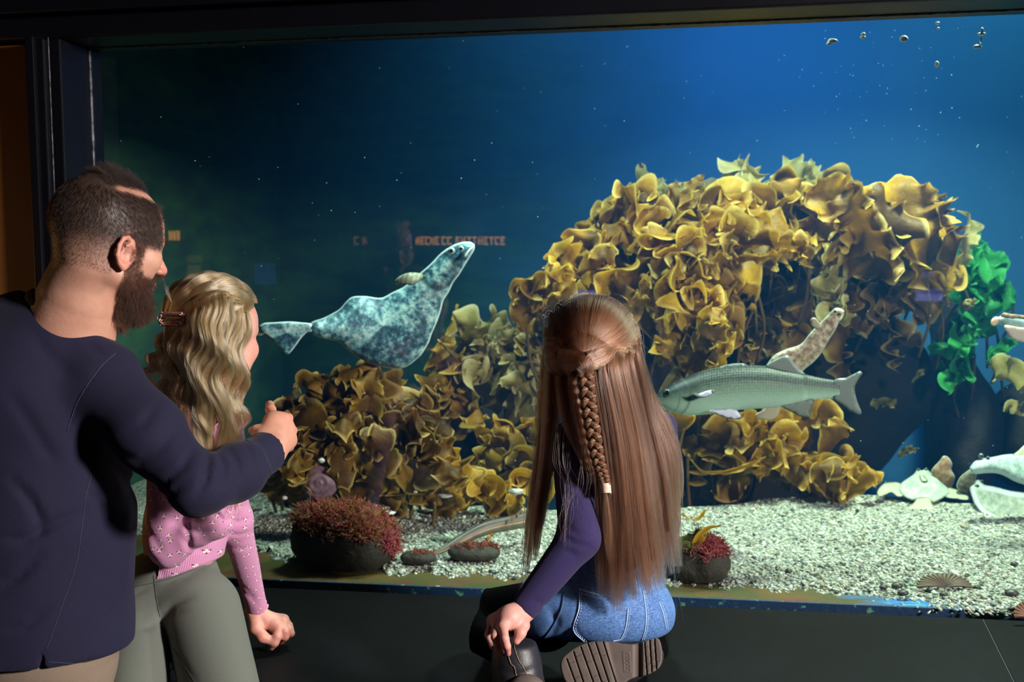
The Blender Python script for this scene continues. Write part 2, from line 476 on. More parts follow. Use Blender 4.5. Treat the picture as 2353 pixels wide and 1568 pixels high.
def grains(cent, size, flat=0.6):
    """many small irregular stones in one mesh: verts, tri faces, per-vertex random"""
    n = len(cent); k = len(ICO_V)
    sc = size[:, None]*rng.uniform(0.6, 1.25, (n, 3))
    sc[:, 2] *= flat
    jit = ICO_V[None]*(1 + rng.normal(0, 0.16, (n, k, 1)))
    v = jit*sc[:, None, :]
    a = rng.uniform(0, 6.28, n); ca, sa = np.cos(a)[:, None], np.sin(a)[:, None]
    x = v[:, :, 0]*ca - v[:, :, 1]*sa; y = v[:, :, 0]*sa + v[:, :, 1]*ca
    tl = rng.normal(0, 0.35, (n, 1)); z = v[:, :, 2] + x*tl
    v = np.stack([x, y, z], -1) + cent[:, None, :]
    f = (ICO_F[None] + (np.arange(n)*k)[:, None, None]).reshape(-1, 3)
    return v.reshape(-1, 3), f, np.repeat(rng.random(n), k)
def m_gravel_(bed):
    m = M('gravel_bed' if bed else 'gravel_grain')
    if bed:
        r = m.voro(170, out='Color'); sp = m.n('ShaderNodeSeparateColor'); m.to(r, sp.inputs[0]); rr = sp.outputs[0]
    else:
        rr = m.attr('rnd', 'Fac')
    col = m.ramp(rr, (0.0, (0.02, 0.022, 0.02)), (0.12, (0.06, 0.065, 0.055)), (0.2, (0.16, 0.16, 0.12)), (0.34, (0.30, 0.33, 0.26)), (0.58, (0.42, 0.46, 0.38)), (0.76, (0.66, 0.70, 0.64)), (0.85, (0.28, 0.22, 0.12)), (0.92, (0.18, 0.22, 0.23)))
    nrm = m.bump(m.voro(170), 1.0, 0.006) if bed else None
    return m.done(m.pbsdf(col, 0.55, nrm))
m_bed, m_grain = m_gravel_(True), m_gravel_(False)
bed = mesh_np('gravel', gv.reshape(-1, 3), grid_faces(ny_, nx_), m_bed)
tag(bed, 'pale coarse gravel covering the floor of the aquarium', 'gravel', kind='stuff')
NG = 15000
tt = rng.random(NG)**1.15; ii = rng.uniform(60, nx_-2, NG)
jj = tt*(ny_-9)
c0 = gv[jj.astype(int), ii.astype(int)] + (gv[jj.astype(int)+1, ii.astype(int)+1] - gv[jj.astype(int), ii.astype(int)])*rng.random((NG, 1))
c0[:, 2] += 0.001
v_, f_, r_ = grains(c0, rng.gamma(4.0, 0.0009, NG) + 0.0012)
# loose stones strewn over the blue ledge at the right
n2 = 420; pxs = rng.uniform(1850, 2400, n2); pys = np.interp(pxs, fb[:, 0], fb[:, 1]) + rng.exponential(9, n2)*np.clip((pxs-1850)/300, 0.2, 1) - 4
pys = np.minimum(pys, 1345 + 0.0422*(pxs-575) - 3)
c1 = np.array([PZ(a, b, BZ+0.0045) for a, b in zip(pxs, pys)])
v2, f2, r2 = grains(c1, rng.gamma(4.0, 0.0008, n2) + 0.001)
gr = mesh_np('loose_grains', np.vstack([v_, v2]), np.vstack([f_, f2+len(v_)]), m_grain, bed, smooth=False, attrs={'rnd': np.concatenate([r_, r2])})
gr['kind'] = 'stuff'
# dark pebbles that stand out one by one
m_peb = simple('dark_pebble', (0.02, 0.022, 0.022), (0.05, 0.05, 0.045), 0.45, 40)
def stone_geo(c, r, seed, sub=3, amp=0.18):
    bm = bmesh.new(); bmesh.ops.create_icosphere(bm, subdivisions=sub, radius=1)
    v = np.array([q.co[:] for q in bm.verts]); f = np.array([[q.index for q in p.verts] for p in bm.faces]); bm.free()
    v = v*(1 + amp*vnoise(v, 1.7, seed, 3))[:, None]
    return v*np.asarray(r) + np.asarray(c), f
peb = [(2062, 1346, 13, 8), (2075, 1362, 13, 7), (2325, 1362, 16, 8), (1812, 1312, 9, 6), (2030, 1349, 10, 6), (2168, 1366, 10, 6), (2245, 1350, 9, 6), (2325, 1400, 9, 6), (2330, 1296, 9, 6), (1970, 1173, 5, 4), (2140, 1356, 9, 5)]
for i, (a, b, rx, ry) in enumerate(peb):
    c = PZ(a, b+ry*0.5, Z0+0.004); s = depth_of(c)/F
    v, f = stone_geo(c + np.array([0, 0, ry*s*0.4]), (rx*s, rx*s*0.8, ry*s), i+20, 2)
    o = mesh_np('pebble', v, f, m_peb)
    tag(o, 'small dark rounded pebble lying loose on the pale gravel', 'pebble', 'dark pebbles on the gravel')
# ledge in front of the gravel: brown algae film on the left, bare blue paint on the right
def m_ledge_():
    m = M('ledge_paint')
    o = m.obj(); x = m.n('ShaderNodeSeparateXYZ'); m.to(o, x.inputs[0])
    st = m.scale(o, (1, 4, 4))
    pos = m.math('ADD', x.outputs[0], m.math('MULTIPLY_ADD', m.noise(14, 5, 0.7, st), 0.42, -0.21))
    alg = m.mix(m.fac(m.noise(7, 4), 0.4, 0.6), (0.10, 0.055, 0.008), (0.045, 0.05, 0.006))
    alg = m.mix(m.fac(m.noise(9, 4, vec=m.scale(o, (1, 2, 2))), 0.55, 0.7), alg, (0.12, 0.02, 0.02))
    blue = m.mix(m.fac(m.noise(34, 5, 0.7, st), 0.52, 0.66), (0.01, 0.13, 0.42), (0.10, 0.42, 0.36))
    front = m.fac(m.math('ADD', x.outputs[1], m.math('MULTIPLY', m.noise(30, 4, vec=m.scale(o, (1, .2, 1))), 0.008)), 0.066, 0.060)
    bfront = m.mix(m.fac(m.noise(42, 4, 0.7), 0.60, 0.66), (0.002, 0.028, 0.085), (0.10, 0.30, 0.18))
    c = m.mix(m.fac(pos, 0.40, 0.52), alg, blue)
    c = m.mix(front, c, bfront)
    return m.done(m.pbsdf(c, 0.6, m.bump(m.noise(60, 4), 0.4, 0.004)))
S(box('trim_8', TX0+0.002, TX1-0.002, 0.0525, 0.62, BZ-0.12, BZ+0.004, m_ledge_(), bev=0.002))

# ================================================================ rocks
def m_rock_(name, c1, c2):
    m = M(name); n = m.noise(8, 6, 0.65)
    return m.done(m.pbsdf(m.mix(m.fac(n, 0.35, 0.7), c1, c2), 0.75, m.bump(m.noise(22, 6, 0.7), 0.7, 0.02)))
m_dark = m_rock_('dark_rock', (0.0035, 0.0032, 0.004), (0.012, 0.009, 0.008))
m_boulder = m_rock_('boulder_rock', (0.020, 0.018, 0.014), (0.04, 0.036, 0.022))
def rock(name, ells, h, label, m=m_dark, amp=0.05, seed=1, cat='rock', group=None):
    s = Sdf()
    pts = []
    for (px, py, d, rx, ry, rz) in ells:
        c = P(px, py, d); k = d/F
        s.ell(c, (rx*k, rz, ry*k), None, 0.05); pts += [c + np.array([rx*k, rz, ry*k])*1.3, c - np.array([rx*k, rz, ry*k])*1.3]
    f = lambda p: s(p) + amp*vnoise(p, 2.2/ max(0.05, amp*4), seed, 3)*0.6 + amp*0.22*vnoise(p, 16 if h > 0.02 else 60, seed+7, 3)
    pts = np.array(pts)
    v, q = isomesh(f, pts.min(0)-0.02, pts.max(0)+0.02, h)
    o = mesh_np(name, v, q, m)
    return tag(o, label, cat, group)
rock('dark_rock_mass', [(1800, 900, 4.75, 330, 250, 0.30), (1500, 860, 4.7, 170, 240, 0.26), (1720, 700, 4.8, 250, 140, 0.22), (1650, 1120, 4.75, 300, 120, 0.3)], 0.03, 'dark rock mass added behind the big kelp mound to darken its gaps', amp=0.13, seed=3)  # dark mass added to stand for the shade under the canopy
rock('rock_pillar', [(2185, 760, 4.8, 50, 180, 0.16), (2205, 1000, 4.8, 85, 180, 0.2)], 0.03, 'dark rock pillar with green weed at the right of the kelp mound', amp=0.09, seed=4)
rock('dark_rock_mass', [(1120, 1010, 4.7, 110, 160, 0.2)], 0.03, 'dark low rock behind the kelp left of the kneeling child', amp=0.05, seed=5)
rock('dark_rock_mass', [(850, 1080, 4.0, 130, 130, 0.18), (720, 1120, 3.95, 80, 90, 0.15), (980, 1110, 4.0, 90, 90, 0.15)], 0.025, 'dark rock buried under the low kelp clump by the pointing hand', amp=0.05, seed=6)
rock('dark_rock_mass', [(2370, 1000, 4.9, 110, 120, 0.2)], 0.03, 'dark rock at the right edge of the window', amp=0.05, seed=8)
# boulder with red weed in front
bo = rock('boulder', [(790, 1240, 3.14, 112, 72, 0.10), (730, 1235, 3.13, 55, 68, 0.09), (840, 1250, 3.14, 62, 56, 0.09)], 0.008, 'dark boulder capped with red weed in front of the low kelp clump', m_boulder, amp=0.016, seed=9, cat='boulder')
rl = rock('rock', [(1090, 1270, 3.14, 62, 22, 0.05)], 0.006, 'low flat dark rock on the gravel below the brown fish', m_boulder, amp=0.01, seed=10)
rm = rock('rock', [(962, 1281, 3.10, 40, 15, 0.035)], 0.005, 'small flat dark rock between the boulder and the brown fish', m_boulder, amp=0.008, seed=11)
rr_ = rock('rock', [(1600, 1284, 2.98, 58, 44, 0.07), (1566, 1300, 2.98, 36, 36, 0.05), (1636, 1296, 2.97, 34, 30, 0.05)], 0.006, 'dark rock with crimson weed right of the kneeling child', m_boulder, amp=0.028, seed=12)
rock('rock', [(600, 1105, 3.75, 24, 26, 0.04)], 0.008, 'pale green stone on the gravel below the pointing hand', simple('pale_stone', (0.25, 0.36, 0.28), (0.4, 0.5, 0.42), 0.6, 20), amp=0.01, seed=13)
def m_weed_(name, c1, c2, c3):
    m = M(name); r = m.attr('rnd', 'Fac')
    return m.done(m.pbsdf(m.ramp(r, (0.0, c1), (0.5, c2), (1.0, c3)), 0.6))
m_redweed = m_weed_('red_weed', (0.28, 0.03, 0.045), (0.20, 0.055, 0.02), (0.22, 0.10, 0.015))
m_crimson = m_weed_('crimson_weed', (0.30, 0.03, 0.04), (0.20, 0.02, 0.03), (0.38, 0.10, 0.08))
m_greenweed = m_weed_('green_weed', (0.10, 0.12, 0.015), (0.14, 0.16, 0.02), (0.07, 0.09, 0.01))
def weed(name, parent, pxs, n, m, length=(0.015, 0.035), rad=0.0012, up=0.8, spread=0.9):
    """branching tufts rooted where the rays through pxs meet the parent's surface"""
    me = parent.data; vv = np.array([q.co[:] for q in me.vertices])
    vp = np.array([px_of(q) for q in vv]); vd = np.array([depth_of(q) for q in vv])
    geo = []; rnd = []
    for i in range(n):
        cx, cy, rx, ry = pxs[rng.integers(len(pxs))]
        q = np.array([cx + rx*rng.normal()*0.5, cy + ry*rng.normal()*0.5])
        e = ((vp - q)**2).sum(1); near = np.argsort(e)[:12]; b = vv[near[np.argmin(vd[near])]]
        p = b.copy(); dr = np.array([rng.normal()*spread*0.6, -abs(rng.normal())*0.4, up]); dr /= np.linalg.norm(dr)
        L = rng.uniform(*length); pts = [p.copy()]
        for k_ in range(4):
            dr = dr + rng.normal(size=3)*spread*0.55; dr /= np.linalg.norm(dr)
            p = p + dr*L/4; pts.append(p.copy())
        v, f = tube_geo(pts, np.linspace(rad, rad*0.5, 5)*rng.uniform(.8, 1.8), 4, False)
        geo.append((v, f)); c = rng.random(); rnd += [c]*len(v)
        for b_ in range(2):
            s0 = pts[1+b_]; d2 = rng.normal(size=3)*0.8 + dr; d2 /= np.linalg.norm(d2)
            v, f = tube_geo([s0, s0 + d2*L*0.25 + rng.normal(size=3)*L*.05, s0 + d2*L*0.5], [rad, rad*.8, rad*.5], 4, False)
            geo.append((v, f)); rnd += [c]*len(v)
    v, f = join_geo(geo)
    o = mesh_np(name, v, f, m, parent, attrs={'rnd': rnd}); o['kind'] = 'stuff'
    return o
weed('red_weed', bo, [(790, 1185, 90, 34), (720, 1195, 60, 30), (860, 1205, 50, 34), (790, 1170, 110, 20), (835, 1215, 60, 30)], 1500, m_redweed, (0.02, 0.045), 0.0013)
weed('red_weed', bo, [(895, 1225, 12, 50), (905, 1255, 8, 30)], 160, m_crimson, (0.02, 0.045), 0.0012, 0.1, 1.2)
weed('red_weed', rl, [(1090, 1252, 55, 8), (1140, 1245, 18, 8)], 180, m_redweed, (0.01, 0.022), 0.0008)
weed('red_weed', rm, [(975, 1268, 28, 5)], 60, m_redweed, (0.008, 0.018), 0.0007)
weed('crimson_weed', rr_, [(1625, 1245, 40, 28), (1650, 1235, 30, 18), (1640, 1262, 40, 14)], 520, m_crimson, (0.015, 0.035), 0.0011, 0.5, 1.2)
weed('green_weed', rr_, [(1575, 1255, 20, 14), (1605, 1225, 10, 30)], 90, m_greenweed, (0.02, 0.04), 0.001)

# ================================================================ kelp
def m_kelp_(name, dark, mid, lite, edge, tr=0.40):
    m = M(name)
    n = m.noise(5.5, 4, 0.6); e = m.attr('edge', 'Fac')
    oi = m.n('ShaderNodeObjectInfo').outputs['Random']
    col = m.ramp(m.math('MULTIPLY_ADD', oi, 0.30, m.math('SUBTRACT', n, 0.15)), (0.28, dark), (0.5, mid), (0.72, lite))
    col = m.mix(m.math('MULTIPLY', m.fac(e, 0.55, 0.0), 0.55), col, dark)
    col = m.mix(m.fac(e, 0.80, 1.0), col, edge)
    nrm = m.bump(m.noise(30, 5, 0.65), 0.6, 0.01)
    b = m.n('ShaderNodeBsdfPrincipled'); m.to(col, b.inputs['Base Color']); m.to(0.5, b.inputs['Roughness']); b.inputs['Specular IOR Level'].default_value = 0.3; m.to(nrm, b.inputs['Normal'])
    t = m.n('ShaderNodeBsdfTranslucent'); m.to(m.mix(0.5, col, (1.0, 0.75, 0.1), 'MULTIPLY'), t.inputs[0]); m.to(nrm, t.inputs['Normal'])
    mx = m.n('ShaderNodeMixShader'); mx.inputs[0].default_value = tr
    m.t.links.new(b.outputs[0], mx.inputs[1]); m.t.links.new(t.outputs[0], mx.inputs[2])
    return m.done(mx.outputs[0])
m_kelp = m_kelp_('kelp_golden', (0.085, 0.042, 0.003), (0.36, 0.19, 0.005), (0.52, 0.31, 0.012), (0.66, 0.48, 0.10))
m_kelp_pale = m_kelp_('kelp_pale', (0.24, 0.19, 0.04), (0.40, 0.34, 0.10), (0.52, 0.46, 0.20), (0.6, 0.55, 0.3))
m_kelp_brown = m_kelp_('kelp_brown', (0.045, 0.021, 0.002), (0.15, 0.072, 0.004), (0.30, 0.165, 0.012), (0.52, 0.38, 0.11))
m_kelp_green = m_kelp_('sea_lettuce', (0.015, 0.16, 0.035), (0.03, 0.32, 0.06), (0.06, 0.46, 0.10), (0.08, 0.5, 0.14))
m_stipe = simple('kelp_stipe', (0.10, 0.055, 0.012), (0.17, 0.10, 0.02), 0.5, 12)
def blade_geo(mid, w, theta, ruffle, waves, seed, cup=0.15, nu=64, nv=17, tip=0.2):
    """mid: [(px,py,d)...], w: half width in px (scalar or list along mid)"""
    r = np.random.default_rng(seed)
    m3 = spline([P(*q) for q in mid], nu)
    dm = np.mean([q[2] for q in mid])
    wl = spline(np.array(np.broadcast_to(np.asarray(w, float), (len(mid),)))[:, None]*dm/F, nu)[:, 0]
    u = np.linspace(0, 1, nu)
    prof = np.minimum(1, (u/0.14 + 0.12)**0.7)*np.sqrt(np.clip(1 - (np.clip(u-(1-tip), 0, None)/tip)**2*0.85, 0, 1))
    wl = wl*prof*(1 + 0.10*np.sin(u*9 + r.random()*6))
    T = np.gradient(m3, axis=0); T /= np.linalg.norm(T, axis=1)[:, None] + 1e-9
    B0 = np.cross(np.broadcast_to(-FWD, T.shape), T); B0 /= np.linalg.norm(B0, axis=1)[:, None] + 1e-9
    N0 = np.cross(T, B0)
    th = theta + 0.5*np.sin(u*3.0 + r.random()*6)
    B = B0*np.cos(th)[:, None] + N0*np.sin(th)[:, None]
    N = np.cross(T, B)
    vv = np.linspace(-1, 1, nv)
    U, V = np.meshgrid(u, vv, indexing='ij')
    av = np.abs(V); ph = r.random(2)*6.28; sd = (V > 0)
    wob = 1.6*np.sin(U*5 + r.random()*6) + 0.8*np.sin(U*13 + r.random()*6)
    ang = 2*np.pi*waves*U + np.where(sd, ph[0], ph[1]) + wob
    fr = av**3*np.sin(ang*2.3 + 1.7)*0.35
    R = ruffle*wl[:, None]
    dn = av**2.1*R*np.sin(ang) + fr*R + cup*wl[:, None]*(V**2) + 0.12*wl[:, None]*np.sin(3*V + 7*U + ph[0])
    db = -0.18*av**2*R*np.cos(2*ang) - 0.30*av**3*R*np.abs(np.sin(ang))*np.sign(V)
    dt = av**2*R*0.55*np.cos(ang)
    pts = m3[:, None, :] + B[:, None, :]*(V*wl[:, None] + db)[..., None] + N[:, None, :]*dn[..., None] + T[:, None, :]*dt[..., None]
    pts = pts.reshape(-1, 3)
    pts = pts + np.stack([vnoise(pts, 26, seed % 50 + 1, 2), vnoise(pts, 26, seed % 50 + 2, 2), vnoise(pts, 26, seed % 50 + 3, 2)], 1)*np.mean(wl)*0.09
    edge = np.maximum(av, np.clip((U-0.93)/0.07, 0, 1)).ravel()
    return pts, grid_faces(nu, nv), edge
_kseed = [100]
def kelp(blades, label, group=None, m=None, name='kelp_plant', stipe=True, cat='seaweed'):
    """blades: list of dicts; one plant"""
    m = m or m_kelp
    b0 = P(*blades[0]['mid'][0])
    root = empty(name, b0, label, cat, group)
    for b in blades:
        _kseed[0] += 1
        v, f, e = blade_geo(b['mid'], b['w'], b.get('th', 0.5), b.get('ruf', 0.5), b.get('wv', 4), b.get('seed', _kseed[0]), b.get('cup', 0.15), b.get('nu', 64), b.get('nv', 17), b.get('tip', 0.2))
        mesh_np('blade', v - b0*0, f, b.get('m', m), None, attrs={'edge': e}).parent = root
        o = COL.objects[-1] if False else None
    if stipe:
        a = blades[0]['mid'][0]; p0 = P(*a)
        p1 = p0 + np.array([rng.normal()*0.03, 0.10 + 0.05*rng.random(), -0.22 - 0.1*rng.random()])
        v, f = tube_geo(spline([p0 + (P(*blades[0]['mid'][1])-p0)*0.1, p0, (p0+p1)/2 + np.array([rng.normal()*.02, 0, 0]), p1], 12), 0.006, 7)
        mesh_np('stipe', v, f, m_stipe).parent = root
    for o in root.children: o.matrix_parent_inverse = Matrix.Translation(-root.location)
    return root
def in_poly(x, y, poly):
    c = False; n = len(poly); j = n-1
    for i in range(n):
        (xi, yi), (xj, yj) = poly[i], poly[j]
        if (yi > y) != (yj > y) and x < (xj-xi)*(y-yi)/(yj-yi) + xi: c = not c
        j = i
    return c
def scatter(poly, n, sep):
    xs = [p[0] for p in poly]; ys = [p[1] for p in poly]; out = []
    for _ in range(n*60):
        x = rng.uniform(min(xs), max(xs)); y = rng.uniform(min(ys), max(ys))
        if in_poly(x, y, poly) and all((x-a)**2 + (y-b)**2 > sep*sep for a, b in out):
            out.append((x, y))
            if len(out) == n: break
    return out
def fill(poly, n, sep, dfun, ang, L, Wd, label, group, m=None, nb=(2, 4), ruf=(0.35, 0.75), toward=0.12, lam=(0.07, 0.12), angspread=0.7):
    """plants scattered through the pixel polygon; ang(px,py)= growth angle in the image (0 right, 90 up)"""
    for (x, y) in scatter(poly, n, sep):
        bl = []; d = dfun(x, y)
        for k_ in range(rng.integers(nb[0], nb[1])):
            a = math.radians(ang(x, y)) + rng.normal()*angspread
            l = rng.uniform(*L); tw = toward*rng.uniform(0.3, 1.3)
            x0, y0 = x + rng.normal()*10, y + rng.normal()*10
            bend = rng.normal()*0.5; ca, sa = math.cos(a), math.sin(a); b2 = bend + rng.normal()*0.5
            mid = [(x0 - 0.5*l*ca, y0 + 0.5*l*sa, d + tw),
                   (x0 - 0.2*l*ca - bend*0.16*l*sa, y0 + 0.2*l*sa - bend*0.16*l*ca, d + 0.3*tw),
                   (x0 + 0.12*l*ca - bend*0.14*l*sa, y0 - 0.12*l*sa - bend*0.14*l*ca, d - 0.6*tw),
                   (x0 + 0.36*l*math.cos(a+bend*.6), y0 - 0.36*l*math.sin(a+bend*.6), d - tw),
                   (x0 + 0.5*l*math.cos(a+b2), y0 - 0.5*l*math.sin(a+b2) + 0.06*l, d - tw*0.9)]
            lm = l*d/F
            bl.append(dict(mid=mid, w=rng.uniform(*Wd), th=rng.uniform(-1.1, 1.1), ruf=rng.uniform(*ruf), wv=lm/rng.uniform(*lam), cup=rng.uniform(-0.5, 0.5), nu=96, nv=15, tip=0.12))
        kelp(bl, label, group, m)
# --- hand placed broad fronds along the top of the mound
kelp([dict(mid=[(1890, 620, 4.05), (1985, 540, 3.9), (1935, 470, 3.85), (1850, 455, 3.85)], w=[40, 72, 66, 40], th=0.5, ruf=0.30, wv=5, cup=0.35),
      dict(mid=[(2010, 640, 4.0), (2000, 560, 3.85), (1960, 480, 3.8), (1928, 440, 3.85)], w=[45, 78, 56, 24], th=-0.35, ruf=0.40, wv=6, cup=0.45, m=m_kelp_brown)],
     'broad smooth golden kelp folded over the top of the mound, left of its right peak')
kelp([dict(mid=[(2130, 640, 4.1), (2120, 550, 3.95), (2080, 470, 3.95), (2085, 405, 4.0)], w=[60, 85, 76, 42], th=0.1, ruf=0.32, wv=4, cup=0.3, m=m_kelp),
      dict(mid=[(2050, 600, 4.0), (2060, 540, 3.85), (2030, 470, 3.85), (2030, 430, 3.9)], w=[40, 70, 50, 20], th=0.4, ruf=0.4, wv=4, cup=-0.2, m=m_kelp_brown),
      dict(mid=[(2190, 610, 4.0), (2180, 540, 3.95), (2165, 480, 4.0), (2160, 455, 4.02)], w=[26, 50, 44, 26], th=0.6, ruf=0.45, wv=4, m=m_kelp_brown)],
     'broad brown kelp frond forming the right peak of the mound')
kelp([dict(mid=[(2205, 640, 4.3), (2212, 580, 4.25), (2222, 530, 4.25), (2225, 502, 4.3)], w=[10, 24, 34, 32], th=0.2, ruf=0.25, wv=3, cup=0.35, tip=0.06)],
     'olive funnel-shaped kelp blade standing alone at the right end of the mound', m=m_kelp_pale)
kelp([dict(mid=[(1830, 480, 4.5), (1840, 430, 4.45), (1825, 392, 4.45), (1815, 368, 4.5)], w=[26, 32, 34, 20], th=0.3, ruf=0.3, wv=2.5, cup=0.6, tip=0.08),
      dict(mid=[(1850, 480, 4.5), (1868, 430, 4.45), (1868, 395, 4.45), (1868, 372, 4.5)], w=[26, 30, 20, 12], th=0.2, ruf=0.35, wv=2.5, cup=0.4),
      dict(mid=[(1862, 470, 4.5), (1885, 432, 4.45), (1910, 408, 4.45), (1922, 398, 4.45)], w=[24, 26, 24, 18], th=0.2, ruf=0.3, wv=2, cup=0.3)],
     'pale forked kelp frond rising highest above the middle of the mound', m=m_kelp_pale)
kelp([dict(mid=[(1740, 500, 4.5), (1725, 450, 4.45), (1708, 405, 4.45), (1698, 366, 4.5)], w=[40, 40, 28, 12], th=0.3, ruf=0.4, wv=3, cup=0.3),
      dict(mid=[(1770, 520, 4.5), (1780, 470, 4.45), (1790, 430, 4.45), (1800, 418, 4.45)], w=[40, 46, 36, 16], th=0.5, ruf=0.5, wv=5, cup=0.2)],
     'pale spiky kelp frond at the top of the mound, left of the forked one', m=m_kelp_pale)
kelp([dict(mid=[(1860, 600, 3.95), (1830, 560, 3.8), (1760, 500, 3.75), (1710, 478, 3.8)], w=[22, 36, 38, 26], th=0.7, ruf=0.4, wv=4, cup=0.3),
      dict(mid=[(1700, 560, 3.9), (1760, 560, 3.75), (1830, 570, 3.7), (1855, 575, 3.7)], w=[20, 36, 34, 20], th=0.8, ruf=0.5, wv=5, cup=-0.3)],
     'bright yellow kelp frond curling over in the centre of the mound')
kelp([dict(mid=[(1660, 590, 3.9), (1720, 592, 3.75), (1790, 584, 3.7), (1812, 576, 3.7)], w=[10, 16, 16, 10], th=0.7, ruf=0.3, wv=4)], 'narrow orange kelp strap lying level under the curling bright frond')
kelp([dict(mid=[(1480, 480, 4.4), (1540, 455, 4.35), (1590, 430, 4.35), (1618, 405, 4.4)], w=[18, 20, 18, 10], th=0.5, ruf=0.7, wv=7)], 'narrow frilled kelp ribbon along the skyline at the left of the mound', m=m_kelp)
# --- filled canopy
gA = 'ruffled kelp plants of the mound left half'; lA = 'yellow-green ruffled kelp plant packed in the left half of the big mound'
gB = 'kelp plants of the mound middle'; lB = 'golden kelp plant in the middle of the big mound'
gC = 'shaded kelp hanging under the mound'; lC = 'golden-brown kelp hanging in shade under the big mound'
up = lambda x, y: 90 + (1700-x)*0.09
fr = (0.045, 0.07)
fill([(1245, 660), (1300, 610), (1355, 555), (1390, 500), (1420, 485), (1470, 510), (1450, 560), (1390, 620), (1300, 700), (1240, 725)], 11, 40, lambda x, y: 4.15 - (y-450)*0.0012, lambda x, y: 35 + (y-500)*0.1, (120, 190), (24, 40), lA, gA, ruf=(0.6, 0.95), lam=fr, angspread=0.4)
fill([(1480, 530), (1600, 480), (1690, 500), (1700, 570), (1680, 650), (1560, 720), (1480, 640)], 10, 54, lambda x, y: 4.1 - (y-450)*0.0012, lambda x, y: 150, (160, 250), (32, 54), lB, gB, ruf=(0.45, 0.8), lam=(0.06, 0.10))
fill([(1500, 470), (1600, 455), (1690, 480), (1700, 450), (1640, 440)], 4, 50, lambda x, y: 4.4, lambda x, y: 20, (130, 200), (22, 34), lA, gA, m_kelp_pale, ruf=(0.6, 0.9), lam=fr)
fill([(1700, 490), (1800, 470), (1850, 500), (1850, 570), (1700, 560)], 5, 50, lambda x, y: 4.15, lambda x, y: 160, (140, 220), (34, 54), lB, gB, ruf=(0.4, 0.7), lam=(0.07, 0.11))
fill([(1480, 580), (1560, 620), (1650, 640), (1640, 740), (1560, 770), (1470, 730)], 6, 54, lambda x, y: 3.85, lambda x, y: 130, (140, 220), (28, 46), lB, gB, ruf=(0.45, 0.8), lam=fr)
fill([(1560, 740), (1640, 740), (1650, 830), (1600, 860), (1530, 840)], 5, 46, lambda x, y: 3.8, lambda x, y: 90, (120, 190), (22, 36), lC, gC, m_kelp, ruf=(0.5, 0.8), lam=(0.05, 0.08), angspread=0.4)
fill([(1660, 610), (2000, 630), (2140, 640), (2080, 740), (1900, 730), (1700, 740)], 11, 74, lambda x, y: 4.28, lambda x, y: -80, (130, 220), (32, 54), lC, gC, m_kelp_brown, ruf=(0.25, 0.5), toward=0.06, angspread=0.35)
fill([(1890, 630), (1950, 630), (1945, 690), (1890, 690)], 2, 40, lambda x, y: 4.0, lambda x, y: -90, (90, 130), (20, 30), lC, gC, m_kelp_pale, ruf=(0.5, 0.8), lam=fr, angspread=0.3)
fill([(1900, 500), (1990, 540), (2140, 550), (2170, 610), (1900, 600)], 6, 62, lambda x, y: 4.2, lambda x, y: 120, (150, 240), (44, 66), lB, gB, m_kelp, ruf=(0.3, 0.5))
# left of the kneeling child
gD = 'kelp plants left of the kneeling child'; lD = 'mottled brown and pale kelp plant between the large gliding flatfish and the kneeling child'
fill([(1215, 710), (1260, 680), (1290, 720), (1290, 800), (1200, 790)], 4, 42, lambda x, y: 4.1, lambda x, y: 30, (110, 170), (24, 38), lA, gA, ruf=(0.6, 0.9), lam=fr, angspread=0.4)
fill([(1080, 810), (1115, 775), (1160, 790), (1225, 830), (1230, 1000), (1150, 960), (1080, 910)], 7, 56, lambda x, y: 4.2, lambda x, y: 80, (120, 190), (26, 42), lD, gD, m_kelp_pale, ruf=(0.4, 0.8), lam=(0.05, 0.09))
kelp([dict(mid=[(985, 860, 4.3), (1015, 810, 4.25), (1040, 760, 4.25), (1052, 700, 4.3)], w=[26, 22, 15, 6], th=0.3, ruf=0.6, wv=5)], 'thin upright kelp spike rising left of the kneeling child', m=m_kelp)
fill([(970, 890), (1050, 850), (1080, 910), (1040, 980)], 4, 45, lambda x, y: 4.2, lambda x, y: 70, (110, 180), (22, 36), lD, gD, m_kelp, ruf=(0.5, 0.9), lam=(0.05, 0.08), angspread=0.4)
fill([(1110, 1030), (1230, 1010), (1240, 1110), (1140, 1110)], 5, 46, lambda x, y: 4.0, lambda x, y: 60, (100, 150), (26, 40), lD, gD, m_kelp, ruf=(0.4, 0.7), lam=(0.06, 0.10))
# low clump by the pointing hand
gE = 'brown kelp plants of the low clump'; lE = 'amber-brown curly kelp plant in the low clump right of the pointing hand'
fill([(710, 1020), (760, 945), (810, 905), (860, 890), (920, 935), (980, 980), (1000, 1050), (1005, 1100), (900, 1110), (770, 1100), (710, 1070)], 17, 58, lambda x, y: 3.62 - (y-850)*0.0006, lambda x, y: 110 + (850-x)*0.2, (130, 220), (26, 44), lE, gE, m_kelp_brown, ruf=(0.5, 0.85), lam=(0.05, 0.085))
fill([(800, 925), (870, 905), (950, 945), (985, 1010), (960, 1050), (850, 1000)], 5, 62, lambda x, y: 3.5, lambda x, y: 120, (130, 200), (28, 44), lE, gE, m_kelp_brown, ruf=(0.45, 0.75), lam=(0.06, 0.09))
fill([(1040, 1085), (1190, 1105), (1200, 1145), (1050, 1150), (970, 1140)], 8, 44, lambda x, y: 3.62, lambda x, y: 50, (80, 140), (20, 32), 'golden kelp plant lying low on the gravel left of the kneeling child', 'kelp lying on the gravel', m_kelp, ruf=(0.4, 0.7))
fill([(650, 1060), (700, 1050), (715, 1105), (640, 1110)], 3, 36, lambda x, y: 3.6, lambda x, y: 120, (80, 130), (16, 26), lE, gE, m_kelp, ruf=(0.5, 0.8))
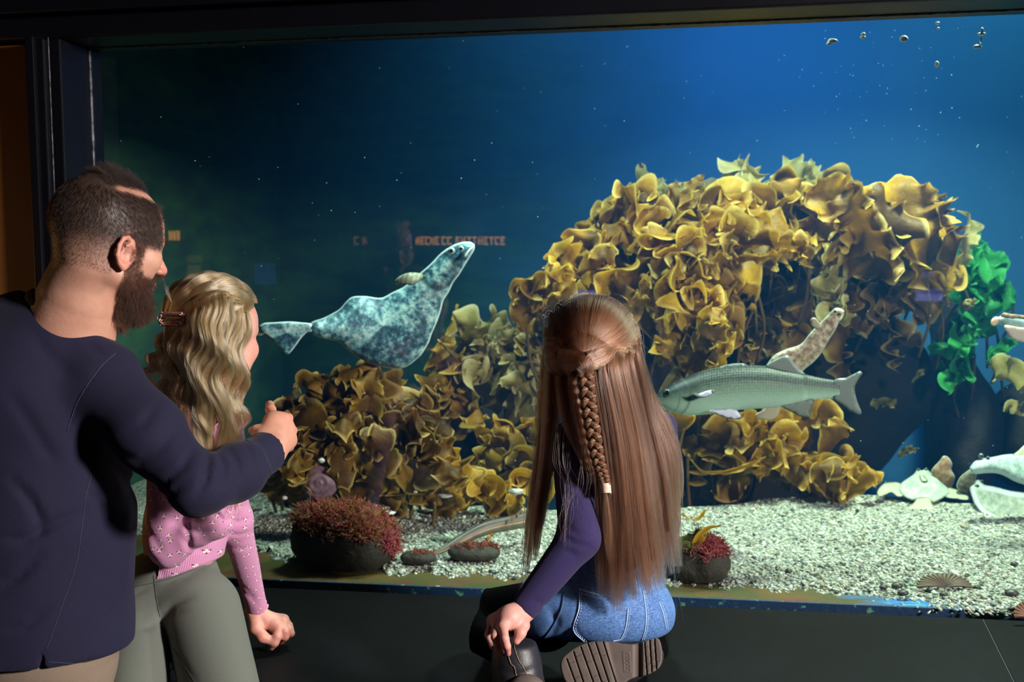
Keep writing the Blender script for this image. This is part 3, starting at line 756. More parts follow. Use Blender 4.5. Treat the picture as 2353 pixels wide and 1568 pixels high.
# under the bass
gF = 'golden kelp plants under the sea bass'; lF = 'golden kelp plant in the low clump under the silver bass'
fill([(1610, 1020), (1700, 990), (1810, 990), (1870, 1020), (1900, 1060), (1840, 1085), (1650, 1080)], 10, 56, lambda x, y: 3.95, lambda x, y: 40, (130, 210), (26, 42), lF, gF, m_kelp, ruf=(0.35, 0.7), lam=(0.06, 0.10))
fill([(1880, 1112), (1950, 1095), (2000, 1120), (1980, 1134), (1890, 1132)], 4, 42, lambda x, y: 3.85, lambda x, y: 60, (100, 150), (24, 36), lF, gF, m_kelp, ruf=(0.3, 0.6))
kelp([dict(mid=[(1580, 1050, 3.85), (1620, 1085, 3.8), (1690, 1080, 3.75), (1760, 1050, 3.75)], w=[3, 4, 6, 3], th=0.5, ruf=0.5, wv=4)], 'thin pale kelp strap curving under the low clump below the silver bass', m=m_kelp)
kelp([dict(mid=[(1510, 930, 3.9), (1545, 880, 3.85), (1575, 830, 3.85), (1590, 800, 3.9)], w=[16, 20, 16, 9], th=0.4, ruf=0.3, wv=3)], 'pale yellow kelp strap behind the head of the silver bass', m=m_kelp_pale)
kelp([dict(mid=[(1570, 990, 3.75), (1565, 960, 3.7), (1545, 930, 3.7), (1520, 905, 3.72)], w=[20, 36, 36, 24], th=0.3, ruf=0.15, wv=2)], 'flat olive kelp blade below the head of the silver bass', m=m_kelp)
# small pieces in the dark at the right, and on the gravel
for (x, y, l, w_, lb) in [(1770, 800, 70, 26, 'round olive kelp blade hanging above the back fin of the silver bass'), (2030, 930, 60, 12, 'small yellow kelp scrap right of the tail of the silver bass'), (2110, 865, 40, 7, 'tiny pale kelp scrap in the dark above the plaice'),
                     (2085, 1040, 50, 9, 'small faint yellow kelp scrap in the dark left of the plaice'), (2330, 860, 120, 34, 'olive kelp fronds at the right edge of the window'), (2325, 940, 40, 16, 'blurred pale tuft at the right edge of the window'), (2190, 640, 50, 14, 'small pale kelp curl hanging under the right end of the mound'), (2225, 700, 36, 10, 'small white-tipped kelp curl beside the green weed'), (2000, 740, 90, 30, 'pale-edged kelp curl in the shade left of the rock pillar')]:
    a = rng.uniform(-0.5, 0.9)
    kelp([dict(mid=[(x-l*.5*math.cos(a), y+l*.5*math.sin(a), 4.3), (x, y-6, 4.25), (x+l*.3*math.cos(a), y-l*.3*math.sin(a), 4.22), (x+l*.5*math.cos(a), y-l*.4*math.sin(a), 4.25)], w=w_, th=0.5, ruf=0.6, wv=3, nu=40, nv=11)], lb, m=m_kelp_pale, stipe=False, name='kelp_scrap')
kelp([dict(mid=[(1566, 1180, 3.36), (1585, 1192, 3.35), (1605, 1190, 3.34), (1622, 1172, 3.35)], w=[8, 10, 8, 4], th=0.9, ruf=0.4, wv=2, nu=40, nv=9)], 'torn golden kelp scrap lying on the gravel right of the kneeling child', stipe=False, name='kelp_scrap')
kelp([dict(mid=[(1598, 1262, 2.93), (1605, 1240, 2.92), (1625, 1216, 2.93), (1658, 1209, 2.95)], w=[9, 12, 8, 3], th=0.5, ruf=0.2, wv=2, nu=40, nv=9)], 'orange kelp blade growing from the rock with crimson weed', stipe=False, name='kelp_scrap')
# green sea lettuce on the pillar
gG = 'bright green sea lettuce on the rock pillar'; lG = 'bright green sea lettuce clinging to the dark rock pillar at right'
fill([(2215, 580), (2280, 590), (2285, 660), (2225, 700)], 4, 34, lambda x, y: 4.5, lambda x, y: -100, (80, 130), (22, 34), lG, gG, m_kelp_green, ruf=(0.3, 0.6))
fill([(2230, 690), (2270, 690), (2260, 780), (2225, 790)], 3, 36, lambda x, y: 4.5, lambda x, y: -100, (50, 90), (14, 24), lG, gG, m_kelp_green)
fill([(2155, 770), (2220, 770), (2210, 860), (2165, 860)], 3, 36, lambda x, y: 4.45, lambda x, y: -100, (60, 90), (16, 28), lG, gG, m_kelp_green)
fill([(2280, 790), (2300, 790), (2300, 830)], 1, 20, lambda x, y: 4.5, lambda x, y: -100, (50, 70), (14, 18), lG, gG, m_kelp_green)
# ================================================================ fish, shells, floating bits
from mathutils.geometry import delaunay_2d_cdt
def resample(poly, step):
    p = np.array(poly, float); q = np.vstack([p, p[:1]]); out = []
    for a, b in zip(q[:-1], q[1:]):
        n = max(1, int(np.linalg.norm(b-a)/step)); out += [a + (b-a)*t/n for t in range(n)]
    return np.array(out)
def smooth_poly(poly, step=4):
    p = np.array(poly, float); n = len(p)
    q = np.vstack([p[-2:], p, p[:3]]); out = []
    for i in range(2, n+2):
        a, b, c, d = q[i-1], q[i], q[i+1], q[i+2]
        k_ = max(1, int(np.linalg.norm(c-b)/step))
        for t in np.arange(k_)/k_:
            out.append(0.5*((2*b) + (c-a)*t + (2*a-5*b+4*c-d)*t*t + (3*b-a-3*c+d)*t**3))
    return np.array(out)
def poly_dist(pts, poly):
    d = np.full(len(pts), 1e9)
    for a, b in zip(poly, np.roll(poly, -1, 0)):
        ab = b-a; t = np.clip(((pts-a)@ab)/(ab@ab+1e-9), 0, 1)
        d = np.minimum(d, np.linalg.norm(pts - a - t[:, None]*ab, axis=1))
    return d
def inflate(poly, dfun, thick, full, step=6, smooth=True, pw=0.5, fold=None):
    """solid from a pixel outline: depth dfun(px,py), half thickness rises to thick (m) at `full` px from the edge.
    returns verts, faces, uv(px,py), edge distance"""
    b = smooth_poly(poly, step) if smooth else resample(poly, step)
    lo, hi = b.min(0), b.max(0)
    gx_, gy_ = np.meshgrid(np.arange(lo[0]+step*.5, hi[0], step), np.arange(lo[1]+step*.5, hi[1], step))
    g = np.stack([gx_.ravel(), gy_.ravel()], 1) + rng.normal(0, step*.12, (gx_.size, 2))
    bl = [tuple(q) for q in b]
    ins = np.array([in_poly(x, y, bl) for x, y in g]); g = g[ins]
    g = g[poly_dist(g, b) > step*0.55]
    al = np.vstack([b, g]); nb_ = len(b)
    r = delaunay_2d_cdt([Vector(q) for q in al], [(i, (i+1) % nb_) for i in range(nb_)], [], 1, 1e-4)
    V = np.array([q[:] for q in r[0]]); T = np.array([list(f) for f in r[2]])
    dd = poly_dist(V, b); th = thick*np.clip(dd/full, 0, 1)
    th = thick*np.clip(1-(1-np.clip(dd/full, 0, 1))**2, 0, 1)**pw
    n = len(V); bnd = dd < 1e-3
    D_ = np.array([dfun(x, y) for x, y in V])
    base = np.array([P(x, y, d) for (x, y), d in zip(V, D_)])
    rd_ = base - CAM; rd_ /= np.linalg.norm(rd_, axis=1)[:, None]
    fr, bk = base - rd_*th[:, None], base + rd_*th[:, None]
    ar = np.cross(fr[T[0, 1]]-fr[T[0, 0]], fr[T[0, 2]]-fr[T[0, 0]])
    if ar @ FWD > 0: T = T[:, ::-1]
    vb = np.where(bnd, np.arange(n), np.arange(n)+n)
    faces = np.vstack([T, vb[T][:, ::-1]])
    return np.vstack([fr, bk]), faces, np.vstack([V, V]), np.concatenate([dd, dd])
def add_solid(name, g, m, parent=None, uvs=1/100.0, org=(0, 0), extra=None):
    v, f, uv, dd = g
    at = {'edge': dd}; at.update(extra or {})
    used = np.zeros(len(v), bool); used[f.ravel()] = True
    ix = np.cumsum(used)-1
    return mesh_np(name, v[used], ix[f], m, parent, uv=((uv - np.array(org))*uvs)[used], attrs={k_: np.asarray(a)[used] for k_, a in at.items()})
def eye(name, c, r, parent, ring=(0.55, 0.6, 0.5), sc=1.0):
    m = M('fish_eye'); e = m.attr('rad', 'Fac')
    sh = m.pbsdf(m.ramp(e, (0.0, (0.005, 0.005, 0.008)), (0.50, (0.005, 0.006, 0.01)), (0.58, ring), (0.9, ring), (1.0, (0.05, 0.06, 0.05))), 0.08)
    mm = m.done(sh)
    bm = bmesh.new(); bmesh.ops.create_uvsphere(bm, u_segments=24, v_segments=14, radius=1)
    v = np.array([q.co[:] for q in bm.verts]); f = [[q.index for q in p.verts] for p in bm.faces]; bm.free()
    fw = FWD; lateral = np.linalg.norm(v - (v@fw)[:, None]*fw, axis=1)
    rad = np.where(v@fw < 0, lateral, 1.0)
    return mesh_np(name, v*r + np.asarray(c), f, mm, parent, attrs={'rad': rad})
def m_fin_(name, c1, c2, freq=1.0, alpha=0.8):
    m = M(name); uv = m.attr('puv'); e = m.attr('edge', 'Fac')
    w = m.n('ShaderNodeTexWave'); m.set(w, Scale=freq, Distortion=0.6); m.to(uv, w.inputs['Vector'])
    b = m.n('ShaderNodeBsdfPrincipled'); m.to(m.mix(w.outputs['Fac'], c1, c2), b.inputs['Base Color']); m.to(0.45, b.inputs['Roughness'])
    t = m.n('ShaderNodeBsdfTransparent'); mx = m.n('ShaderNodeMixShader'); mx.inputs[0].default_value = alpha
    m.t.links.new(t.outputs[0], mx.inputs[1]); m.t.links.new(b.outputs[0], mx.inputs[2]); return m.done(mx.outputs[0])
# ---------------- silver sea bass
bd = 3.02
top = np.array([(1500, 916), (1508, 908), (1518, 899), (1535, 886), (1556, 874), (1595, 858), (1633, 847), (1671, 841), (1717, 839), (1763, 841), (1805, 849), (1843, 859), (1882, 868), (1905, 872), (1930, 876)], float)
bot = np.array([(1500, 924), (1508, 931), (1520, 938), (1537, 946), (1556, 951), (1576, 955), (1614, 954), (1652, 949), (1710, 941), (1767, 938), (1805, 935), (1843, 925), (1882, 917), (1909, 916), (1930, 920)], float)
ns, nr = 90, 28
xs = 1500 + (1930-1500)*(np.linspace(0, 1, ns)**1.15)
yt, yb = np.interp(xs, top[:, 0], top[:, 1]), np.interp(xs, bot[:, 0], bot[:, 1])
for _ in range(2): yt = np.convolve(np.pad(yt, 2, 'edge'), np.ones(5)/5, 'valid'); yb = np.convolve(np.pad(yb, 2, 'edge'), np.ones(5)/5, 'valid')
hw = 0.060*np.clip(np.sin(np.pi*np.clip((xs-1495)/470, 0, 1)**0.62), 0.05, 1)**0.75; hw[xs > 1850] *= 0.8
bv, bu = [], []
bass = empty('sea_bass', P(1715, 900, bd), 'silver sea bass swimming left in front of the kelp, beside the kneeling child', 'fish')
for i in range(ns):
    for j in range(nr):
        a = 2*math.pi*j/nr; c, s_ = math.cos(a), math.sin(a)
        y = (yt[i]+yb[i])/2 - (yb[i]-yt[i])/2*s_*abs(s_)**-0.08 if abs(s_) > 1e-6 else (yt[i]+yb[i])/2
        bend = 0.02*math.sin((xs[i]-1500)/480*3.0)
        bv.append(P(xs[i], y, bd + bend - hw[i]*c*abs(c)**0.1)); bu.append(((xs[i]-1500)/100, s_, c))
bf = []
for i in range(ns-1):
    for j in range(nr): bf.append([i*nr+j, (i+1)*nr+j, (i+1)*nr+(j+1) % nr, i*nr+(j+1) % nr])
bf += [list(range(nr)), list(range((ns-1)*nr, ns*nr))[::-1]]
def m_bass_():
    m = M('bass_skin'); uv = m.attr('puv'); x = m.n('ShaderNodeSeparateXYZ'); m.to(uv, x.inputs[0])
    X, Y = x.outputs[0], x.outputs[1]
    col = m.ramp(m.math('MULTIPLY_ADD', Y, 0.5, m.math('MULTIPLY_ADD', m.noise(9, 3, vec=uv), 0.10, 0.45)), (0.0, (0.50, 0.72, 0.60)), (0.22, (0.32, 0.52, 0.40)), (0.45, (0.15, 0.28, 0.19)), (0.58, (0.07, 0.14, 0.10)), (0.68, (0.018, 0.042, 0.040)), (1.0, (0.005, 0.012, 0.016)))
    sv = m.scale(uv, (16, 8.5, 0)); sc = m.voro(1.0, sv, rnd=0.25)
    ang = m.fac(sc, 0.55, 0.1)
    body = m.fac(X, 0.95, 1.15)
    glint = m.math('MULTIPLY', m.math('MULTIPLY', ang, body), 0.14)  # gold scale glints painted into the skin colour
    col = m.mix(glint, col, (0.62, 0.66, 0.46))
    ll = m.math('ABSOLUTE', m.math('SUBTRACT', Y, m.math('MULTIPLY_ADD', X, -0.10, 0.60)))
    line = m.math('MULTIPLY', m.fac(ll, 0.05, 0.015), body)
    col = m.mix(m.math('MULTIPLY', line, 0.7), col, (0.02, 0.03, 0.03))
    gill = m.math('ABSOLUTE', m.math('SUBTRACT', X, m.math('ADD', 0.86, m.math('MULTIPLY', m.math('MULTIPLY', Y, Y), -0.22))))
    col = m.mix(m.math('MULTIPLY', m.fac(gill, 0.05, 0.01), 0.55), col, (0.06, 0.08, 0.05))
    g2 = m.math('ABSOLUTE', m.math('SUBTRACT', X, m.math('ADD', 0.62, m.math('MULTIPLY', m.math('MULTIPLY', Y, Y), -0.16))))
    col = m.mix(m.math('MULTIPLY', m.fac(g2, 0.04, 0.01), 0.4), col, (0.06, 0.08, 0.05))
    blotch = m.math('MULTIPLY', m.fac(m.math('ABSOLUTE', m.math('SUBTRACT', X, 0.98)), 0.16, 0.03), m.fac(m.math('ABSOLUTE', m.math('SUBTRACT', Y, 0.42)), 0.4, 0.1))
    col = m.mix(m.math('MULTIPLY', blotch, 0.6), col, (0.04, 0.05, 0.035))
    nrm = m.bump(m.math('MULTIPLY', sc, body), 0.15, 0.003)
    return m.done(m.pbsdf(col, 0.5, nrm, Specular_IOR_Level=0.25))
o = mesh_np('body', np.array(bv), bf, m_bass_(), bass); 
a = o.data.attributes.new('puv', 'FLOAT_VECTOR', 'POINT'); a.data.foreach_set('vector', np.array(bu, np.float32).ravel())
m_bfin = m_fin_('bass_fin', (0.10, 0.15, 0.13), (0.155, 0.21, 0.185), 9.0, 0.8)
m_wfin = m_fin_('bass_pale_fin', (0.50, 0.58, 0.68), (0.62, 0.7, 0.8), 7.0, 0.95)
def fin(name, poly, parent, m, d, rot=0.0, th=0.0016, curve=0.0, step=5):
    c = np.mean(poly, 0)
    g = inflate(poly, lambda x, y: d + curve*((x-c[0])**2 + (y-c[1])**2)*1e-6, th, 4, step)
    cr, sr = math.cos(rot), math.sin(rot); uv = (g[2]-c)@np.array([[cr, -sr], [sr, cr]])
    return add_solid(name, (g[0], g[1], uv, g[3]), m, parent)
fin('tail_fin', [(1918, 873), (1945, 868), (1965, 858), (1978, 853), (1982, 858), (1972, 874), (1964, 893), (1969, 920), (1980, 948), (1978, 953), (1955, 946), (1935, 930), (1918, 921), (1912, 897)], bass, m_bfin, bd, 1.57)
fin('dorsal_fin', [(1758, 843), (1780, 827), (1800, 818), (1812, 818), (1822, 832), (1834, 847), (1852, 862), (1830, 866), (1790, 856)], bass, m_bfin, bd+0.005, 0.7)
fin('dorsal_fin', [(1640, 849), (1672, 838), (1700, 835), (1718, 839), (1712, 846), (1670, 850)], bass, m_bfin, bd+0.005, 0.2)
fin('anal_fin', [(1792, 932), (1815, 945), (1838, 957), (1860, 962), (1862, 944), (1871, 920), (1850, 917), (1818, 926)], bass, m_bfin, bd+0.004, 2.5)
fin('pelvic_fin', [(1630, 944), (1655, 956), (1680, 963), (1703, 963), (1698, 948), (1684, 940), (1655, 940)], bass, m_wfin, bd-0.035, 1.2)
fin('pectoral_fin', [(1594, 904), (1606, 905), (1622, 899), (1641, 896), (1640, 904), (1622, 913), (1606, 914)], bass, m_wfin, bd-0.078, 0.3)
eye('eye', P(1532, 903, bd-0.036), 0.0115, bass, (0.05, 0.08, 0.065))
v, f = tube_geo(spline([P(1500, 922, bd-0.012), P(1512, 929, bd-0.030), P(1524, 932, bd-0.040)], 10), 0.0016, 6)
mesh_np('mouth', v, f, simple('fish_mouth', (0.03, 0.035, 0.03)), bass)
for o in bass.children: o.matrix_parent_inverse = Matrix.Translation(-bass.location)

# ---------------- flatfish
def m_flat_(name, c1, c2, c3, spots=None, fscale=1.0, fringe=None):
    m = M(name); uv = m.attr('puv')
    n = m.noise(2.2*fscale, 4, 0.6, uv)
    col = m.ramp(n, (0.34, c1), (0.5, c2), (0.66, c3))
    if spots:
        vo = m.voro(spots[0], uv); col = m.mix(m.fac(vo, spots[1]+0.04, spots[1]), col, spots[2])
    e = m.attr('edge', 'Fac')
    if fringe:
        w = m.n('ShaderNodeTexWave'); m.set(w, Scale=fringe[0], Distortion=0.3); w.bands_direction = fringe[2]; m.to(uv, w.inputs['Vector'])
        fc = m.mix(w.outputs['Fac'], fringe[1], tuple(q*0.35 for q in fringe[1]))
        col = m.mix(m.fac(e, fringe[3], fringe[3]*0.8), col, fc)
    else:
        col = m.mix(m.math('MULTIPLY', m.fac(e, 3.0, 0.3), 0.6), col, (0.55, 0.66, 0.6))
    return m.done(m.pbsdf(col, 0.5, m.bump(m.noise(16*fscale, 4, vec=uv), 0.25, 0.004)))
m_hal = m_flat_('halibut_skin', (0.018, 0.065, 0.085), (0.09, 0.21, 0.23), (0.33, 0.47, 0.42))
hd = 3.32
hal = empty('halibut', P(880, 750, hd), 'large mottled blue-green flatfish gliding up to the right above the low kelp', 'fish')
hout = [(1090, 562), (1084, 557), (1066, 556), (1050, 560), (1035, 567), (1012, 583), (989, 607), (966, 627), (945, 645), (927, 660), (904, 671), (879, 684), (860, 684), (843, 681), (816, 681), (803, 686), (791, 698), (778, 712), (745, 730), (717, 740), (707, 753), (714, 765), (728, 774), (748, 780), (767, 783), (782, 789), (797, 803), (815, 816), (835, 829), (860, 839), (885, 845), (905, 848), (923, 847), (940, 840), (954, 829), (968, 816), (977, 802), (986, 786), (992, 768), (1000, 750), (1008, 730), (1014, 710), (1019, 691), (1031, 672), (1042, 649), (1053, 635), (1061, 622), (1072, 604), (1082, 588), (1090, 574)]
hg = inflate(hout, lambda x, y: hd + 0.10*math.sin((x-700)/380*3.0) - 0.00008*(y-700), 0.055, 80, 6)
def m_hal_():
    m = M('halibut_skin'); uv = m.attr('puv'); e = m.attr('edge', 'Fac')
    x = m.n('ShaderNodeSeparateXYZ'); m.to(uv, x.inputs[0])
    n = m.math('ADD', m.math('ADD', m.math('MULTIPLY', m.noise(2.6, 4, 0.6, uv), 0.45), m.math('MULTIPLY', m.noise(8.0, 3, 0.6, uv), 0.35)), m.math('MULTIPLY', m.noise(0.9, 2, 0.5, uv), 0.20))
    col = m.ramp(n, (0.42, (0.006, 0.03, 0.05)), (0.48, (0.03, 0.11, 0.15)), (0.53, (0.14, 0.32, 0.34)), (0.60, (0.42, 0.62, 0.56)))
    # lateral line and gill arc, as darker strokes
    ll = m.math('ABSOLUTE', m.math('ADD', m.math('MULTIPLY_ADD', x.outputs[0], 0.46, 0.10), m.math('ADD', x.outputs[1], m.math('MULTIPLY', m.math('SINE', m.math('MULTIPLY', x.outputs[0], 1.5)), 0.10))))
    col = m.mix(m.math('MULTIPLY', m.fac(ll, 0.05, 0.01), 0.35), col, (0.5, 0.62, 0.55))
    gx_ = m.math('SUBTRACT', x.outputs[0], 1.27); gy_ = m.math('ADD', x.outputs[1], 1.30)
    rr = m.math('SQRT', m.math('ADD', m.math('MULTIPLY', gx_, gx_), m.math('MULTIPLY', gy_, gy_)))
    col = m.mix(m.math('MULTIPLY', m.fac(m.math('ABSOLUTE', m.math('SUBTRACT', rr, 0.40)), 0.10, 0.01), 0.75), col, (0.012, 0.03, 0.04))
    col = m.mix(m.fac(e, 4.5, 0.5), col, (0.62, 0.82, 0.80))
    return m.done(m.pbsdf(col, 0.5, m.bump(m.noise(16, 4, vec=uv), 0.3, 0.005)))
m_hal = m_hal_()
add_solid('body', hg, m_hal, hal, org=(880, 750))
fin('tail_fin', [(716, 745), (690, 741), (663, 739), (630, 741), (606, 743), (594, 752), (602, 764), (622, 780), (641, 798), (660, 815), (676, 800), (692, 778), (706, 764), (716, 762)], hal, m_hal, hd-0.01, 0.4, 0.004)
fin('pectoral_fin', [(978, 634), (960, 627), (938, 627), (918, 635), (906, 648), (912, 655), (930, 653), (945, 656), (962, 648)], hal, m_fin_('halibut_fin', (0.30, 0.34, 0.20), (0.16, 0.22, 0.16), 3, 0.95), hd-0.06, 0.3, 0.002, 20)
eye('eye', P(1038, 577, hd-0.03), 0.011, hal, (0.25, 0.35, 0.33)); eye('eye', P(1060, 572, hd-0.022), 0.009, hal, (0.25, 0.35, 0.33))
v, f = tube_geo(spline([P(1089, 566, hd-0.002), P(1078, 575, hd-0.018), P(1068, 590, hd-0.022)], 10), 0.003, 6)
mesh_np('mouth', v, f, simple('halibut_lip', (0.5, 0.62, 0.6)), hal)
for o in hal.children: o.matrix_parent_inverse = Matrix.Translation(-hal.location)
def flatfish(name, label, outline, dfun, th, full, mat, org, eyes=(), fins=(), eye_r=0.008, group=None):
    c = np.mean(outline, 0); root = empty(name, P(c[0], c[1], dfun(*c)), label, 'fish', group)
    add_solid('body', inflate(outline, dfun, th, full, 4), mat, root, org=org)
    for nm, poly, mm, off in fins:
        add_solid(nm, inflate(poly, lambda x, y: dfun(x, y)+off, 0.002, 4, 4), mm, root, org=org)
    for (x, y, off, r) in eyes: eye('eye', P(x, y, dfun(x, y)+off), r*0.8, root, (0.10, 0.12, 0.09))
    for o in root.children: o.matrix_parent_inverse = Matrix.Translation(-root.location)
    return root
m_mot = m_flat_('mottled_skin', (0.14, 0.085, 0.045), (0.36, 0.28, 0.18), (0.60, 0.54, 0.42), None, 3.4)
m_motfin = m_fin_('mottled_fin', (0.36, 0.30, 0.20), (0.5, 0.44, 0.34), 10, 0.9)
flatfish('flounder', 'beige mottled flatfish rising nose up behind the silver bass', [(1940, 716), (1930, 709), (1918, 709), (1905, 722), (1886, 741), (1863, 764), (1840, 791), (1806, 803), (1782, 815), (1766, 832), (1760, 850), (1775, 880), (1800, 890), (1830, 870), (1848, 850), (1870, 832), (1887, 812), (1897, 795), (1906, 780), (1915, 766), (1921, 756), (1927, 742), (1932, 729)],
         lambda x, y: 3.22 + (y-780)*0.0006, 0.024, 26, m_mot, (1850, 800), [(1919, 716, -0.022, 0.006), (1929, 722, -0.02, 0.006)],
         [('tail_fin', [(1790, 880), (1762, 935), (1735, 953), (1740, 962), (1770, 966), (1788, 955), (1792, 935), (1805, 890)], m_motfin, 0.0), ('pectoral_fin', [(1886, 748), (1872, 730), (1862, 735), (1866, 750), (1880, 758)], m_motfin, -0.02)])
PSP = (0.62, 0.10, 0.05)
m_pl = m_flat_('plaice_skin', (0.22, 0.28, 0.22), (0.34, 0.41, 0.33), (0.46, 0.52, 0.43), (3.0, 0.12, (0.50, 0.22, 0.06)), 2.5)
m_plfin = m_fin_('plaice_fin', (0.40, 0.42, 0.30), (0.30, 0.32, 0.23), 14, 1.0)
tilt = lambda y0, d0, k_: (lambda x, y: d0 - k_*(y-y0))
d_a = depth_of(PZ(2120, 1160, Z0))
flatfish('plaice', 'pale plaice facing away on the gravel with its tail fin towards the window', [(2110, 1078), (2118, 1082), (2127, 1077), (2134, 1082), (2146, 1094), (2162, 1108), (2178, 1122), (2182, 1134), (2165, 1146), (2145, 1155), (2136, 1152), (2128, 1148), (2110, 1148), (2096, 1150), (2078, 1142), (2066, 1130), (2068, 1114), (2084, 1101), (2100, 1090), (2106, 1080)],
         tilt(1160, d_a-0.02, 0.0028), 0.02, 22, m_pl, (2120, 1120), [(2110, 1080, -0.012, 0.007), (2128, 1079, -0.012, 0.007)],
         [('tail_fin', [(2108, 1144), (2100, 1155), (2082, 1169), (2100, 1174), (2125, 1172), (2150, 1176), (2142, 1158), (2136, 1144)], m_plfin, -0.012),
          ('side_fin', [(2070, 1112), (2050, 1108), (2030, 1112), (2016, 1128), (2018, 1142), (2034, 1138), (2048, 1132), (2064, 1142), (2076, 1138)], m_plfin, 0.0),
          ('side_fin', [(2178, 1122), (2198, 1125), (2214, 1132), (2230, 1146), (2222, 1150), (2204, 1148), (2186, 1146), (2172, 1142)], m_plfin, 0.0),
          ('pectoral_fin', [(2114, 1088), (2126, 1096), (2132, 1106), (2120, 1108), (2114, 1098)], m_plfin, -0.026)])
m_pl2 = m_flat_('plaice_skin_grey', (0.13, 0.15, 0.125), (0.22, 0.25, 0.21), (0.32, 0.35, 0.29), (2.4, 0.15, (0.42, 0.05, 0.02)), 3.0, (9, (0.55, 0.60, 0.62), 'X', 13))
d_c = depth_of(PZ(2300, 1190, Z0))
flatfish('plaice', 'grey plaice with red spots lying flat at the right edge, under the other plaice', [(2228, 1122), (2238, 1108), (2250, 1103), (2262, 1114), (2290, 1120), (2320, 1128), (2350, 1132), (2400, 1138), (2440, 1150), (2440, 1190), (2400, 1204), (2350, 1206), (2310, 1202), (2280, 1194), (2256, 1180), (2240, 1160), (2233, 1142)],
         tilt(1205, d_c-0.01, 0.0028), 0.022, 30, m_pl2, (2300, 1160), [(2245, 1118, -0.016, 0.010), (2256, 1107, -0.008, 0.007)])
m_pl3 = m_flat_('plaice_skin_green', (0.12, 0.22, 0.20), (0.24, 0.36, 0.32), (0.42, 0.54, 0.47), (2.6, 0.13, (0.48, 0.26, 0.08)), 2.5, (9, (0.50, 0.68, 0.72), 'X', 9))
d_b = d_c - 0.06
flatfish('plaice', 'blue-green spotted plaice lifting its head at the right edge, above the grey one', [(2228, 1076), (2238, 1062), (2246, 1058), (2258, 1054), (2272, 1052), (2284, 1050), (2310, 1045), (2340, 1044), (2400, 1046), (2440, 1060), (2440, 1130), (2400, 1126), (2353, 1114), (2330, 1106), (2308, 1094), (2288, 1088), (2262, 1088), (2242, 1090), (2232, 1086)],
         tilt(1080, d_b, 0.0006), 0.03, 24, m_pl3, (2300, 1080), [(2254, 1048, -0.012, 0.011), (2270, 1053, -0.014, 0.008)],
         [('side_fin', [(2326, 1050), (2340, 1036), (2356, 1022), (2372, 1024), (2380, 1048)], m_plfin, -0.01)])
m_brn = m_flat_('brown_flat_skin', (0.14, 0.07, 0.03), (0.26, 0.15, 0.07), (0.36, 0.26, 0.15), None, 3.5)
m_dk = m_flat_('dark_flat_skin', (0.04, 0.035, 0.02), (0.10, 0.08, 0.045), (0.2, 0.17, 0.1), None, 4)
flatfish('flounder', 'reddish-brown mottled flatfish standing upright behind the pale plaice', [(2160, 1058), (2168, 1048), (2180, 1052), (2188, 1066), (2186, 1080), (2194, 1096), (2190, 1112), (2182, 1128), (2160, 1122), (2146, 1100), (2140, 1082)], lambda x, y: d_a+0.16, 0.015, 16, m_brn, (2165, 1090))
flatfish('flounder', 'dark mottled flatfish between the pale plaice and the two at the right edge', [(2198, 1120), (2204, 1100), (2216, 1088), (2232, 1078), (2244, 1084), (2242, 1104), (2240, 1124), (2232, 1140), (2214, 1132)], lambda x, y: d_a+0.05, 0.02, 16, m_dk, (2220, 1110))
flatfish('flounder', 'teal flatfish with a brown frilled back entering at the right edge of the window', [(2278, 736), (2284, 730), (2296, 728), (2306, 722), (2320, 724), (2340, 728), (2400, 740), (2420, 770), (2400, 792), (2360, 790), (2330, 770), (2310, 752), (2296, 746), (2284, 748), (2276, 744)], lambda x, y: 3.3, 0.022, 16, m_flat_('teal_flat_skin', (0.10, 0.2, 0.2), (0.16, 0.30, 0.29), (0.24, 0.38, 0.35), None, 2), (2320, 750), [(2312, 724, -0.012, 0.007), (2326, 726, -0.012, 0.006)],
         [('snout', [(2276, 745), (2280, 733), (2290, 728), (2298, 732), (2292, 744), (2284, 750)], simple('fish_snout', (0.55, 0.36, 0.16), (0.7, 0.6, 0.4), 0.5, 60), -0.024), ('back_fringe', [(2300, 728), (2306, 719), (2324, 722), (2345, 724), (2400, 732), (2400, 742), (2345, 733), (2322, 732)], simple('fish_back', (0.12, 0.07, 0.03), (0.4, 0.3, 0.18), 0.5, 90), -0.02),
          ('pectoral_fin', [(2308, 748), (2316, 768), (2334, 784), (2360, 788), (2400, 786), (2390, 760), (2340, 752)], m_motfin, -0.028)])
